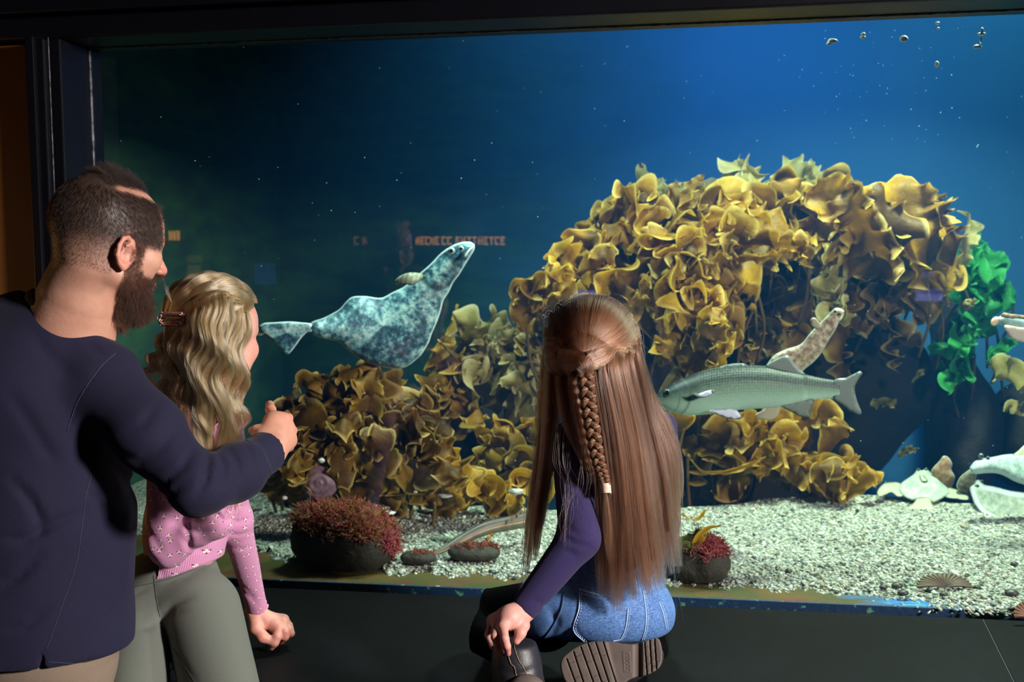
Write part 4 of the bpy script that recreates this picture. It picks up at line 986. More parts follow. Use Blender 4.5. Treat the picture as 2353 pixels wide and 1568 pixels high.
# ---------------- brown fish leaning over the low rock
lg = empty('brown_fish', P(1100, 1220, 3.05), 'slim brown fish with a pale side stripe, nosing down beside the low flat rock', 'fish')
ctr = spline([P(1235, 1190, 3.30), P(1190, 1199, 3.27), P(1120, 1214, 3.22), (P(1062, 1240, 3.18)), P(1015, 1266, 3.13), P(985, 1275, 3.10)], 60)
rad = spline(np.array([[20], [18], [16], [12], [6.5], [3.5]])*3.15/F, 60)[:, 0]
v, f = tube_geo(ctr, rad, 20, True, (FWD, 0.6))
tt_ = np.repeat(np.arange(60)/59, 20); cc = ctr[np.repeat(np.arange(60), 20)]; hv = ((v - cc)@UP)/rad[np.repeat(np.arange(60), 20)]
def m_ling_():
    m = M('brown_fish_skin'); uv = m.attr('puv'); x = m.n('ShaderNodeSeparateXYZ'); m.to(uv, x.inputs[0])
    n = m.noise(30, 3, vec=m.obj())
    col = m.ramp(m.math('MULTIPLY_ADD', x.outputs[1], 0.5, 0.5), (0.0, (0.10, 0.10, 0.06)), (0.42, (0.13, 0.13, 0.08)), (0.46, (0.45, 0.30, 0.17)), (0.52, (0.42, 0.27, 0.15)), (0.56, (0.075, 0.055, 0.03)), (1.0, (0.035, 0.028, 0.018)))
    col = m.mix(m.math('MULTIPLY', m.fac(n, 0.5, 0.65), 0.4), col, (0.03, 0.025, 0.02))
    return m.done(m.pbsdf(col, 0.45))
mesh_np('body', v, f, m_ling_(), lg, uv=np.stack([tt_*6, hv], 1))
m_lfin = m_fin_('brown_fin', (0.20, 0.16, 0.10), (0.3, 0.24, 0.15), 3, 0.95)
fin('tail_fin', [(992, 1270), (975, 1272), (958, 1272), (970, 1279), (985, 1281), (998, 1278)], lg, m_lfin, 3.105)
fin('pectoral_fin', [(1170, 1206), (1182, 1194), (1206, 1176), (1200, 1168), (1186, 1182), (1172, 1192)], lg, m_lfin, 3.22)
fin('pelvic_fin', [(1128, 1226), (1120, 1232), (1112, 1246), (1108, 1256), (1116, 1250), (1126, 1238), (1136, 1226)], lg, simple('orange_fin', (0.45, 0.22, 0.03), (0.5, 0.28, 0.06), 0.5, 30), 3.18)
for o in lg.children: o.matrix_parent_inverse = Matrix.Translation(-lg.location)
# ---------------- scallop shells
def scallop(label, px, py, w, h, cols, lean, rib=15, wedge=1.0):
    base = PZ(px, py, Z0+0.002); d = depth_of(base); s = d/F
    nu, nv_ = 40, 91; v = []; uvv = []
    for i in range(nu):
        r = i/(nu-1)
        for j in range(nv_):
            a = math.pi*(1.08*j/(nv_-1) - 0.04)
            rr = r*(1 + 0.035*math.cos(a*rib*2)*r)
            x = w*s*rr*math.cos(a); y = h*s*rr*math.sin(a)*1.25
            dome = 0.42*h*s*math.sin(math.pi*min(1, r*0.62+0.12)) + 0.0016*math.cos(a*rib*2)*r
            v.append(base + RIGHT*x + np.array([0, 0, 1.0])*(y*math.sin(lean) ) + np.array([0, -1, 0])*(dome*math.sin(lean) - y*math.cos(lean)*0.9) + np.array([0, 0, dome*math.cos(lean)])); uvv.append((r, a))
    v = np.array(v)
    m = M('shell'); uv = m.attr('puv'); x = m.n('ShaderNodeSeparateXYZ'); m.to(uv, x.inputs[0])
    rb = m.math('MULTIPLY_ADD', m.math('COSINE', m.math('MULTIPLY', x.outputs[1], rib*2.0)), 0.5, 0.5)
    col = m.mix(m.fac(rb, 0.25, 0.8), cols[0], cols[1])
    col = m.mix(m.fac(m.math('ADD', x.outputs[0], m.math('MULTIPLY', m.noise(9, 3, vec=uv), .3)), 0.55, 0.2), col, cols[2])
    o = mesh_np('scallop_shell', v, grid_faces(nu, nv_), m.done(m.pbsdf(col, 0.55)), uv=np.array(uvv))
    md = o.modifiers.new('thick', 'SOLIDIFY'); md.thickness = 0.003
    return tag(o, label, 'shell')
scallop('ribbed brown scallop shell lying on the gravel near the right end of the window', 2168, 1355, 62, 30, ((0.022, 0.014, 0.006), (0.075, 0.048, 0.024), (0.012, 0.009, 0.006)), 0.62)
scallop('brown ribbed shell cut by the right edge of the picture at the glass', 2362, 1418, 34, 26, ((0.05, 0.022, 0.012), (0.16, 0.075, 0.04), (0.05, 0.025, 0.015)), 1.0, 12)
# purple ridged shell by the low kelp
v = []; nu, nv_ = 36, 30; pc = P(736, 1108, 3.42); s = 3.42/F
for i in range(nu):
    r = i/(nu-1)
    for j in range(nv_):
        a = 2*math.pi*j/nv_
        rr = r*(1 + 0.02*math.sin(r*16))
        v.append(pc + RIGHT*(40*s*rr*math.cos(a)) + UP*(38*s*rr*math.sin(a)) - FWD*(0.03*math.sqrt(max(0, 1-r*r*0.98)) + 0.0012*math.sin(r*16)))
ff = []
for i in range(nu-1):
    for j in range(nv_): ff.append([i*nv_+j, i*nv_+(j+1) % nv_, (i+1)*nv_+(j+1) % nv_, (i+1)*nv_+j])
o = mesh_np('sea_shell', np.array(v), ff, simple('purple_shell', (0.10, 0.045, 0.075), (0.24, 0.15, 0.18), 0.5, 40))
md = o.modifiers.new('thick', 'SOLIDIFY'); md.thickness = 0.004
tag(o, 'dull purple ridged shell resting against the low kelp above the boulder', 'shell')
tq = tag(mesh_np('turquoise_lump', *stone_geo(P(1196, 862, 4.35), (0.035, 0.03, 0.055), 31, 3, 0.45), simple('turquoise', (0.06, 0.42, 0.48), (0.15, 0.55, 0.58), 0.6, 30)), 'turquoise patch seen through the kelp left of the kneeling child', 'lump')  # small mass set for a turquoise patch of unknown kind
# white shell fragments among the low kelp
m_white = simple('shell_white', (0.34, 0.35, 0.32), (0.55, 0.56, 0.52), 0.5, 40)
for i, (x, y, rx, ry, d) in enumerate([(738, 1058, 8, 7, 3.3), (652, 1145, 7, 5, 3.4), (893, 1180, 18, 5, 3.3), (985, 1098, 6, 6, 3.4), (1020, 1140, 22, 6, 3.35), (955, 1132, 4, 4, 3.35), (1185, 1130, 14, 8, 3.4), (1245, 1282, 0, 0, 0), (1005, 1348, 5, 2, 2.86)]):
    if rx == 0: continue
    sc_ = d/F
    o = mesh_np('shell_fragment', *stone_geo(P(x, y, d), (rx*sc_, rx*sc_*.6, ry*sc_*0.8), 50+i, 3, 0.55), m_white)
    tag(o, 'small bright white shell fragment among low kelp and gravel', 'shell fragment', 'white shell fragments')
# pale bits set for small bright spots near the top of the tank
m_fleck = simple('bright_fleck', (0.85, 0.78, 0.5), (0.95, 0.95, 0.9), 0.25, 120)
flk = [(1913, 94, 12, 5, 'largest bright flake, leftmost of those near the top of the tank'), (1905, 101, 6, 5, None), (1984, 78, 5, 4, 'small bright flake second from the left near the top of the tank'), (1983, 86, 6, 4, None), (2077, 90, 10, 8, 'round bright flake in the middle of the row near the top of the tank'), (2154, 53, 6, 3, 'upper thin flake above the white bead near the top of the tank'), (2156, 66, 3.4, 3.4, 'tiny round white bead under the thin flake near the top'), (2257, 78, 10, 4, None), (2254, 92, 3, 8, 'bent string of bright flake rightmost near the top of the tank'), (2246, 107, 10, 5, None), (2153, 147, 5, 8, 'curved pale flake lowest of those near the top of the tank'), (2256, 73, 4, 9, None)]
def fleck(x, y, rx, ry, d, seed, nm='bright_fleck', par=None):
    s = d/F; o = mesh_np(nm, *stone_geo(P(x, y, d), (rx*s, 0.004, ry*s), seed, 2, 0.35), m_fleck, None); 
    if par is not None: o.parent = par
    return o
last = None
for i, (x, y, rx, ry, lb) in enumerate(flk):
    if lb: last = tag(fleck(x, y, rx, ry, 3.0, 70+i), lb, 'fleck')
pairs = {1: 0, 3: 2, 7: 8, 9: 8, 11: 8}
hosts = [o for o in COL.objects if o.name.startswith('bright_fleck')]
hi = {0: hosts[0], 2: hosts[1], 8: [h for h in hosts if 'bent string' in h['label']][0]}
for i, j in pairs.items():
    x, y, rx, ry, _ = flk[i]; fleck(x, y, rx, ry, 3.0, 70+i, 'small_fleck', hi[j])
# suspended specks
n = 260; sp = np.array([P(rng.uniform(250, 2353), rng.uniform(60, 1150), rng.uniform(2.85, 4.6)) for _ in range(n)])
up_ = np.array([P(rng.normal(2020, 110), rng.uniform(60, 330), rng.uniform(2.85, 3.4)) for _ in range(60)])
v, f, r = grains(np.vstack([sp, up_]), rng.uniform(0.0006, 0.0016, n+60), 1.0)
tag(mesh_np('suspended_specks', v, f, simple('speck', (0.5, 0.62, 0.7), None, 0.4)), 'tiny pale specks suspended in the water', 'specks', kind='stuff')

# ================================================================ things behind the camera that mirror in the glass
def emit(name, col, st):
    m = M(name); e = m.n('ShaderNodeEmission'); e.inputs[0].default_value = (*col, 1); e.inputs[1].default_value = st; return m.done(e.outputs[0])
def mirror_at(px, py, L):
    q = PY(px, py, L); return np.array([q[0], -q[1], q[2]])
L = 4.9
m_case = simple('sign_case', (0.01, 0.01, 0.012), None, 0.5)
sign = empty('led_sign', mirror_at(990, 553, L), 'long amber LED ticker sign on the rear wall, seen mirrored in the glass', 'sign')
a, b = mirror_at(812, 543, L), mirror_at(1164, 563, L)
def plate(name, p0, p1, y0, y1, m, parent):
    g, f = box_geo(min(p0[0], p1[0]), max(p0[0], p1[0]), y0, y1, min(p0[2], p1[2]), max(p0[2], p1[2]))
    o = mesh_np(name, g, f, m, parent, smooth=False); return o
o = plate('case', a - np.array([.1, 0, -.03]), b + np.array([.1, 0, -.03]), -L-0.06, -L-0.005, m_case, sign)
m_am, m_amd = emit('amber_led', (1.0, 0.42, 0.10), 6.0), emit('amber_led_dim', (0.9, 0.42, 0.22), 1.6)
def led_word(x0, x1, n, m, parent):
    geo = []; w = (x1-x0)/n
    for i in range(n):
        cx = x0 + i*w; p = rng.integers(0, 4)
        for (u0, u1, w0, w1) in [((.08, .26, 0, 1), (.26, .85, .8, 1), (.26, .85, 0, .2)), ((.08, .26, 0, 1), (.62, .8, 0, 1), (.26, .62, .4, .6)), ((.08, .26, 0, 1), (.26, .85, .8, 1), (.26, .7, .4, .6), (.26, .85, 0, .2)), ((.35, .55, 0, 1), (.08, .85, .8, 1))][p]:
            q0 = mirror_at(cx + u0*w, 563 - w0*19, L); q1 = mirror_at(cx + u1*w, 563 - w1*19, L)
            geo.append(box_geo(min(q0[0], q1[0]), max(q0[0], q1[0]), -L-0.005, -L, min(q0[2], q1[2]), max(q0[2], q1[2])))
    v, f = join_geo(geo); return mesh_np('lettering', v, f, m, parent, smooth=False)
for x0, x1, n_, mm in [(812, 826, 1, m_amd), (832, 890, 5, m_amd), (898, 946, 5, m_amd), (954, 1010, 5, m_am), (1014, 1040, 2, m_am), (1046, 1162, 9, m_am)]:
    led_word(x0, x1, n_, mm, sign)
for o in sign.children: o.matrix_parent_inverse = Matrix.Translation(-sign.location)
sg = empty('led_sign', mirror_at(402, 541, L), 'short amber LED sign on the rear wall, mirrored by the man\'s forehead', 'sign')
o = plate('case', mirror_at(380, 526, L), mirror_at(416, 556, L), -L-0.06, -L-0.005, m_case, sg)
geo = []
for i in range(3):
    q0, q1 = mirror_at(388+i*9, 552, L), mirror_at(388+i*9+6, 531, L)
    geo.append(box_geo(min(q0[0], q1[0]), max(q0[0], q1[0]), -L-0.005, -L, min(q0[2], q1[2]), max(q0[2], q1[2])))
v, f = join_geo(geo); mesh_np('lettering', v, f, m_am, sg, smooth=False)
for o in sg.children: o.matrix_parent_inverse = Matrix.Translation(-sg.location)
def screen(label, x0, y0, x1, y1, col, st, rows=None):
    r = empty('wall_mounted_screen', mirror_at((x0+x1)/2, (y0+y1)/2, L), label, 'screen')
    plate('bezel', mirror_at(x0-4, y0-4, L), mirror_at(x1+4, y1+4, L), -L-0.06, -L-0.006, m_case, r)
    for (u0, v0, u1, v1, k_) in rows or [(0, 0, 1, 1, 1)]:
        plate('screen', mirror_at(x0+(x1-x0)*u0, y0+(y1-y0)*v0, L), mirror_at(x0+(x1-x0)*u1, y0+(y1-y0)*v1, L), -L-0.006, -L, emit('screen_light', col, st*k_), r)
    for o in r.children: o.matrix_parent_inverse = Matrix.Translation(-r.location)
screen('blue lit display screen on the rear wall, mirrored above the kneeling child', 1318, 668, 1384, 694, (0.25, 0.32, 1.0), 5.0, [(0, 0, 1, .5, 1), (0, .55, 1, 1, .8)])
screen('blue display with a small caption, mirrored under the right peak of the kelp', 2104, 625, 2166, 692, (0.25, 0.28, 1.0), 4.5, [(.24, 0, .7, .2, .35), (0, .58, 1, .72, .5), (0, .75, 1, 1, 1)])
screen('dim blue screen on the rear wall, mirrored right of the fair hair', 584, 606, 634, 654, (0.08, 0.22, 0.9), 1.0, [(0, 0, 1, 1, .7)])
screen('dim amber glowing panel on the rear wall, mirrored between the two heads', 430, 585, 469, 640, (0.7, 0.45, 0.15), 0.7, [(0, .05, .9, .35, .7), (0, .45, .8, .9, 1)])  # framed plates that glow by their own emission
# ================================================================ people: shared tools
from mathutils.bvhtree import BVHTree
CAMR = np.stack([RIGHT, UP, -FWD], 1)            # columns
def PX(p):
    v = p - CAM; z = v@FWD
    return np.stack([W/2 + F*(v@RIGHT)/z, H/2 - F*(v@UP)/z], 1)
def pr(r, d): return r*d/F
class Body(Sdf):
    """SDF parts given in photo pixels plus distance"""
    def limb(s, pts, rads, k=0.02):
        """pts [(px,py,d)], rads px"""
        q = [P(*p) for p in pts]; r = [pr(a, p[2]) for a, p in zip(rads, pts)]
        for i in range(len(q)-1): s.cone(q[i], q[i+1], r[i], r[i+1], k)
        return s
    def blob(s, px, py, d, rx, ry, rz, rot=0.0, k=0.04):
        """camera-facing ellipsoid, rx, ry px, rz m; rot degrees counter-clockwise in the picture"""
        a = math.radians(rot); R = np.stack([RIGHT*math.cos(a)+UP*math.sin(a), UP*math.cos(a)-RIGHT*math.sin(a), -FWD], 1)
        s.ell(P(px, py, d), (pr(rx, d), pr(ry, d), rz), R, k); return s
    def plane_cut(s, p, n, k=0.006):
        p = np.asarray(p, float); n = np.asarray(n, float)/np.linalg.norm(n)
        s.cut(lambda q: -((q-p)@n), k); return s
def creased(f, creases, noise=(), shells=None):
    """adds grooves (+) and ridges (-) along pixel polylines, on the camera's side, and broad cloth noise"""
    cr = [(np.array(pl, float), w, a) for pl, w, a in creases]
    def g(p):
        d = f(p)
        m = np.abs(d) < 0.05
        if m.any():
            q = p[m]; uv = PX(q); add = np.zeros(len(q))
            for pl, w, a in cr:
                lo = pl.min(0)-3*w; hi = pl.max(0)+3*w
                i = np.where((uv > lo).all(1) & (uv < hi).all(1))[0]
                if len(i) == 0: continue
                dd = np.full(len(i), 1e9); tt = np.zeros(len(i)); n = len(pl)-1
                for k_ in range(n):
                    a0, b0 = pl[k_], pl[k_+1]; ab = b0-a0
                    t = np.clip(((uv[i]-a0)@ab)/(ab@ab+1e-9), 0, 1); e = np.linalg.norm(uv[i]-a0-t[:, None]*ab, axis=1)
                    b = e < dd; dd[b] = e[b]; tt[b] = (k_+t[b])/n
                add[i] += a*np.exp(-(dd/w)**2)*np.clip(np.sin(np.pi*np.clip(tt, 0.04, 0.96)), 0, 1)**0.5
            for sc, amp, seed, stretch in noise:
                add += amp*vnoise(q*np.asarray(stretch), sc, seed, 2)
            d[m] += add
        return d
    return g
def sdf_obj(name, f, lo, hi, h, m, parent, rel=2, uvf=None, attrf=None):
    v, q = isomesh(f, lo, hi, h)
    v = relax(v, q, rel)
    # keep the largest pieces only
    at = {k_: fn(v) for k_, fn in (attrf or {}).items()}
    return mesh_np(name, v, q, m, parent, uv=uvf(v) if uvf else None, attrs=at), v, q
def bounds(*pts, pad=0.05):
    a = np.array([P(*p) for p in pts]); return a.min(0)-pad, a.max(0)+pad
def limb_uv(chains):
    def f(v):
        best = np.full(len(v), 1e9); out = np.zeros((len(v), 2))
        for ch, rad in chains:
            q = [P(*p) for p in ch]; L = 0
            for a, b in zip(q[:-1], q[1:]):
                ab = b-a; l = np.linalg.norm(ab); ax = ab/l
                t = ((v-a)@ax); tc = np.clip(t, 0, l); w = v - a - tc[:, None]*ax; d = np.linalg.norm(w, axis=1)
                sd = np.cross(ax, FWD); sd /= np.linalg.norm(sd); bk = np.cross(sd, ax)
                ang = np.arctan2(w@sd, w@bk*(1 if bk@FWD < 0 else -1))
                dr = d - rad; i = dr < best; best[i] = dr[i]; out[i, 0] = ang[i]*0.045; out[i, 1] = (L + t)[i]
                L += l
        return out
    return f
def caster(o_v, o_f):
    bvh = BVHTree.FromPolygons([tuple(q) for q in o_v], [tuple(int(i) for i in q) for q in o_f])
    def hit(px, py):
        r = ray(px, py); r = r/np.linalg.norm(r)
        loc, nrm, i, d = bvh.ray_cast(Vector(CAM), Vector(r))
        return None if loc is None else (np.array(loc), np.array(nrm))
    return hit
def seam(name, hit, line, m, parent, r=0.0007, n=40, dash=0, lift=0.0003):
    """thread lying on the surface under the pixel polyline"""
    pts = []
    for x, y in spline([(a, b, 0) for a, b in line], n)[:, :2]:
        h = hit(x, y)
        if h is not None: pts.append(h[0] + h[1]*lift)
    if len(pts) < 4: return None
    pts = np.array(pts)
    if dash:
        geo = []
        q = spline(pts, dash*4)
        for i in range(dash): geo.append(tube_geo(q[i*4:i*4+3], r, 5))
        v, f = join_geo(geo)
    else: v, f = tube_geo(pts, r, 6)
    return mesh_np(name, v, f, m, parent)
# ---------------------------------------------------------------- heads
class Head:
    def __init__(s, px, py, d, H_px, yaw, nod, roll=0.0, child=False):
        """yaw: 0 faces picture right, 90 faces away; nod: degrees down; roll: degrees"""
        s.c = P(px, py, d); s.H = H_px*d/F; s.child = child
        y, n, r = map(math.radians, (yaw, nod, roll))
        up = np.array([0, 0, 1.0]); rt = RIGHT - up*(RIGHT@up); rt /= np.linalg.norm(rt); fw = np.cross(up, rt)
        f0 = rt*math.cos(y) + fw*math.sin(y); l0 = np.cross(up, f0)
        f = f0*math.cos(n) - up*math.sin(n); u = up*math.cos(n) + f0*math.sin(n)
        l = l0*math.cos(r) + u*math.sin(r); u = u*math.cos(r) - l0*math.sin(r)
        s.R = np.stack([f, l, u], 1)
    def w(s, q): return s.c + s.R@(np.asarray(q, float)*s.H)
    def loc(s, p): return ((p - s.c)@s.R)/s.H
    def add(s, S_):
        ch = s.child; A = []
        def E(c, r, k=0.06, sg=1): A.append(('e', np.array(c, float), np.array(r, float), None, None, k, sg))
        def C(a, b, ra, rb, k=0.05, sg=1): A.append(('c', np.array(a, float), np.array(b, float), ra, rb, k, sg))
        if ch:
            E((-0.06, 0, 0.14), (0.42, 0.345, 0.36)); E((0.12, 0, 0.12), (0.28, 0.29, 0.30)); E((0.13, 0, -0.17), (0.24, 0.26, 0.29))
        else:
            E((-0.065, 0, 0.13), (0.405, 0.325, 0.37)); E((0.10, 0, 0.10), (0.29, 0.28, 0.30)); E((0.12, 0, -0.15), (0.24, 0.24, 0.31))
        jw = 0.19 if ch else 0.215
        for sy in (-1, 1):
            C((-0.02, sy*jw, -0.25), (0.25, sy*0.06, -0.42), 0.08, 0.075, 0.07)
            E((0.23, sy*0.165, -0.09 if not ch else -0.13), (0.10, 0.10, 0.10), 0.07)
            C((0.345, sy*0.05, 0.055), (0.27, sy*0.20, 0.05), 0.04 if not ch else 0.025, 0.04 if not ch else 0.03, 0.05)
        E((0.29, 0, -0.425), (0.085, 0.09, 0.07), 0.06)
        for sy in (-1, 1): E((0.405, sy*0.135, -0.005), (0.075, 0.08, 0.05), 0.04, -1)
        C((0.365, 0, 0.02), (0.455 if not ch else 0.42, 0, -0.13), 0.028, 0.05 if not ch else 0.042, 0.035)
        for sy in (-1, 1): E((0.41, sy*0.05, -0.15), (0.045, 0.033, 0.03), 0.02)
        E((0.355, 0, -0.25), (0.05, 0.10, 0.025), 0.02); E((0.35, 0, -0.29), (0.05, 0.085, 0.028), 0.02)
        C((0.41, -0.07, -0.268), (0.41, 0.07, -0.268), 0.008, 0.008, 0.01, -1)
        ex, ez = (-0.055, -0.10)
        for sy in (() if ch else (-1, 1)):
            n = 9
            E((ex, sy*0.31, ez), (0.055, 0.035, 0.095), 0.02)
            ang = [math.radians(a) for a in np.linspace(-60, 235, n)]
            prev = None
            for i, a in enumerate(ang):
                x = ex - 0.012 + 0.070*math.cos(a); z = ez + 0.005 + 0.110*math.sin(a)
                y = 0.322 + (0.030 if x < ex else 0.02)*min(1, abs(x-ex)/0.08 + 0.2)
                q = (x, sy*y, z); rr = 0.018
                if prev is not None: C(prev, q, rr, rr, 0.012)
                prev = q
            E((ex-0.015, sy*0.345, ez-0.10), (0.032, 0.02, 0.036), 0.02)
            E((ex+0.002, sy*0.355, ez-0.015), (0.036, 0.03, 0.052), 0.02, -1)
            C((ex-0.02, sy*0.352, ez+0.05), (ex+0.016, sy*0.340, ez+0.068), 0.012, 0.012, 0.012)
            E((ex+0.075, sy*0.335, ez-0.03), (0.02, 0.02, 0.03), 0.02)
        Hh = s.H; last = np.array([1.6])
        def f(p):
            q = s.loc(p); d = np.full(len(q), 10.0)
            near = np.linalg.norm(q, axis=1) < 1.2
            d[~near] = (np.linalg.norm(q[~near], axis=1) - 0.6)
            qq = q[near]; dd = np.full(len(qq), 10.0)
            for t, a, b, ra, rb, k, sg in A:
                e = ell(qq, a, b) if t == 'e' else cone(qq, a, b, ra, rb)
                dd = smin(dd, e, k) if sg > 0 else smax(dd, -e, k)
            d[near] = dd
            return d*Hh
        S_.fn(f, 0.012)
        return s
    def eyes(s, parent, iris=(0.12, 0.2, 0.25)):
        m = M('eyeball'); e = m.attr('rad', 'Fac')
        mm = m.done(m.pbsdf(m.ramp(e, (0.0, (0.005, 0.005, 0.005)), (0.20, (0.005, 0.005, 0.005)), (0.24, iris), (0.46, iris), (0.50, (0.45, 0.42, 0.40)), (1.0, (0.42, 0.38, 0.36))), 0.15))
        bm = bmesh.new(); bmesh.ops.create_uvsphere(bm, u_segments=20, v_segments=14, radius=1)
        v = np.array([q.co[:] for q in bm.verts]); f = [[q.index for q in p.verts] for p in bm.faces]; bm.free()
        rad = np.where(v[:, 0] > 0, np.hypot(v[:, 1], v[:, 2]), 1.0)
        for sy in (-1, 1):
            mesh_np('eye', (v*0.055 + np.array([0.290, sy*0.135, -0.005]))*s.H@s.R.T + s.c, f, mm, parent, attrs={'rad': rad})
# ---------------------------------------------------------------- hair
def m_hair_(name, c1, c2, rough=0.28, rad_rough=0.4, ior=1.55):
    m = M(name); b = m.n('ShaderNodeBsdfHairPrincipled'); b.parametrization = 'COLOR'
    r = m.n('ShaderNodeHairInfo').outputs['Random']
    tn = m.attr('tone', 'Fac')
    m.to(m.mix(m.math('ADD', m.math('MULTIPLY', r, 0.45), m.math('MULTIPLY', tn, 0.55)), c1, c2), b.inputs['Color']); m.to(rough, b.inputs['Roughness']); m.to(rad_rough, b.inputs['Radial Roughness']); b.inputs['IOR'].default_value = ior
    return m.done(b.outputs[0])
def m_hairmass_(name, c1, c2, axis=(1, 1, 0.08), scale=160):
    m = M(name); n = m.noise(scale, 3, 0.6, m.scale(m.obj(), axis))
    return m.done(m.pbsdf(m.mix(m.fac(n, 0.35, 0.65), c1, c2), 0.5, m.bump(n, 0.5, 0.003)))
LT = []
def curves_obj(name, strands, rad, m, parent, tip=0.35, tones=None):
    """strands: list of (k,3) arrays"""
    cu = bpy.data.hair_curves.new(name)
    sizes = [len(s_) for s_ in strands]; cu.add_curves(sizes)
    pts = np.concatenate(strands).astype(np.float32); cu.position_data.foreach_set('vector', pts.ravel())
    r = np.concatenate([rad_*np.concatenate([np.ones(k-k//3), np.linspace(1, tip, k//3)]) for k, rad_ in zip(sizes, np.broadcast_to(np.asarray(rad, float), (len(sizes),)))]).astype(np.float32)
    a = cu.attributes.get('radius') or cu.attributes.new('radius', 'FLOAT', 'POINT'); a.data.foreach_set('value', r)
    if tones is None or len(tones) != len(sizes): tones = np.full(len(sizes), 0.5)
    a = cu.attributes.new('tone', 'FLOAT', 'CURVE'); a.data.foreach_set('value', np.asarray(tones, np.float32))
    return link(name, cu, m, parent)
def lock(mid, w, n, wave=(0, 0), frizz=0.1, k=30, spread=1.0, ragged=0.12, flat=0.6, seed=0, clump=0.55):
    """n strands around the guide mid [(px,py,d)], w half-width px list along the guide"""
    g = spline([P(*q) for q in mid], k)
    dm = np.mean([q[2] for q in mid])
    wl = spline(np.array(np.broadcast_to(np.asarray(w, float), (len(mid),)))[:, None]*dm/F, k)[:, 0]
    T = np.gradient(g, axis=0); T /= np.linalg.norm(T, axis=1)[:, None]+1e-9
    Bn = np.cross(T, FWD); Bn /= np.linalg.norm(Bn, axis=1)[:, None]+1e-9; Nn = np.cross(Bn, T)
    u = np.linspace(0, 1, k); out = []
    L = np.linalg.norm(np.diff(g, axis=0), axis=1).sum()
    nc = max(1, n//14); cc = rng.uniform(-1, 1, (nc, 2)); cph = rng.normal(0, 0.4, nc); ct = np.clip(rng.normal(0.5, 0.32, nc), 0, 1)
    for i in range(n):
        c = rng.integers(nc); a = cc[c]*clump + rng.uniform(-1, 1, 2)*(1-clump)
        ph = rng.random()*6.28
        s_ = 1 + frizz*np.sin(u*rng.uniform(4, 9)+ph)
        wx = a[0]*wl*s_; wy = a[1]*wl*flat*s_
        if wave[0]:
            ramp_ = np.clip((u-0.12)/0.3, 0, 1)
            wx = wx + wave[0]*dm/F*ramp_*np.sin(u*wave[1]*6.283 + cph[c] + seed)
            wy = wy + 0.6*wave[0]*dm/F*ramp_*np.cos(u*wave[1]*6.283 + cph[c] + seed)
        st = g + Bn*wx[:, None] - Nn*wy[:, None]
        e = 1 - rng.random()*ragged
        kk = max(6, int(k*e)); out.append(st[:kk]); LT.append(ct[c])
    return out
def mass(guides, k=0.012, scale=0.8, end=1.0, back=0.0):
    b = Body()
    for mid, w in guides:
        q = spline([P(*p) for p in mid], 40); dm = np.mean([p[2] for p in mid])
        wl = spline(np.array(np.broadcast_to(np.asarray(w, float), (len(mid),)))[:, None]*dm/F, 40)[:, 0]*scale
        ix = np.linspace(0, int(39*end), 6).astype(int); q = q[ix] + FWD*back; wl = wl[ix]
        for i in range(5): b.cone(q[i], q[i+1], wl[i], wl[i+1], k)
    return b
def push_out(strands, f, m0=0.0006, m1=0.004):
    """moves strand points that sit inside the hair body f to just above its surface"""
    sz = [len(q) for q in strands]; p = np.concatenate(strands); h = 0.003
    off = np.repeat(rng.uniform(m0, m1, len(sz)), sz)
    for _ in range(2):
        d = f(p); i = np.where(d < off)[0]
        if len(i) == 0: break
        q = p[i]; g = np.stack([f(q + np.eye(3)[a]*h) - d[i] for a in range(3)], 1)
        g /= np.linalg.norm(g, axis=1)[:, None] + 1e-9
        p[i] = q + g*(off[i] - d[i])[:, None]
    out = []; n = 0
    for s_ in sz:
        q = p[n:n+s_].copy(); n += s_
        for _ in range(2): q[1:-1] = 0.5*q[1:-1] + 0.25*(q[2:] + q[:-2])
        out.append(q)
    return out
def m_skin_(name, c1, c2, hair=(0.05, 0.03, 0.02), rough=0.5):
    m = M(name); n = m.noise(28, 4, 0.6); h = m.attr('hairmask', 'Fac'); rd = m.attr('blush', 'Fac')
    col = m.mix(m.fac(n, 0.35, 0.7), c1, c2)
    col = m.mix(m.math('MULTIPLY', rd, 0.75), col, (0.62, 0.16, 0.12))
    col = m.mix(h, col, hair)
    b = m.n('ShaderNodeBsdfPrincipled'); m.to(col, b.inputs['Base Color']); m.to(rough, b.inputs['Roughness'])
    m.to(m.bump(m.math('ADD', m.math('MULTIPLY', m.noise(420, 2), 0.4), m.noise(110, 5, 0.65)), 0.22, 0.0025), b.inputs['Normal'])
    b.inputs['Subsurface Weight'].default_value = 0.12; b.inputs['Subsurface Radius'].default_value = (1.0, 0.35, 0.2); b.inputs['Subsurface Scale'].default_value = 0.008
    return m.done(b.outputs[0])
def person(name, label, group=None):
    return None
# ================================================================ the man
mh = Head(254, 556, 1.95, 308, 51, 12, 0)
mb = Body(); mh.add(mb)
mb.cone(mh.w((-0.13, 0, -0.18)), P(155, 745, 1.97), 0.060, 0.070, 0.03)
mb.cone(P(190, 690, 1.95), P(150, 800, 1.98), 0.062, 0.085, 0.03)
mb.blob(75, 930, 1.99, 190, 190, 0.11).blob(95, 1150, 2.0, 175, 260, 0.10).blob(90, 1420, 2.0, 175, 160, 0.10)
mb.limb([(215, 880, 1.96), (440, 1105, 1.90), (600, 1045, 2.05), (622, 1038, 2.08)], [70, 44, 31, 30], 0.03)
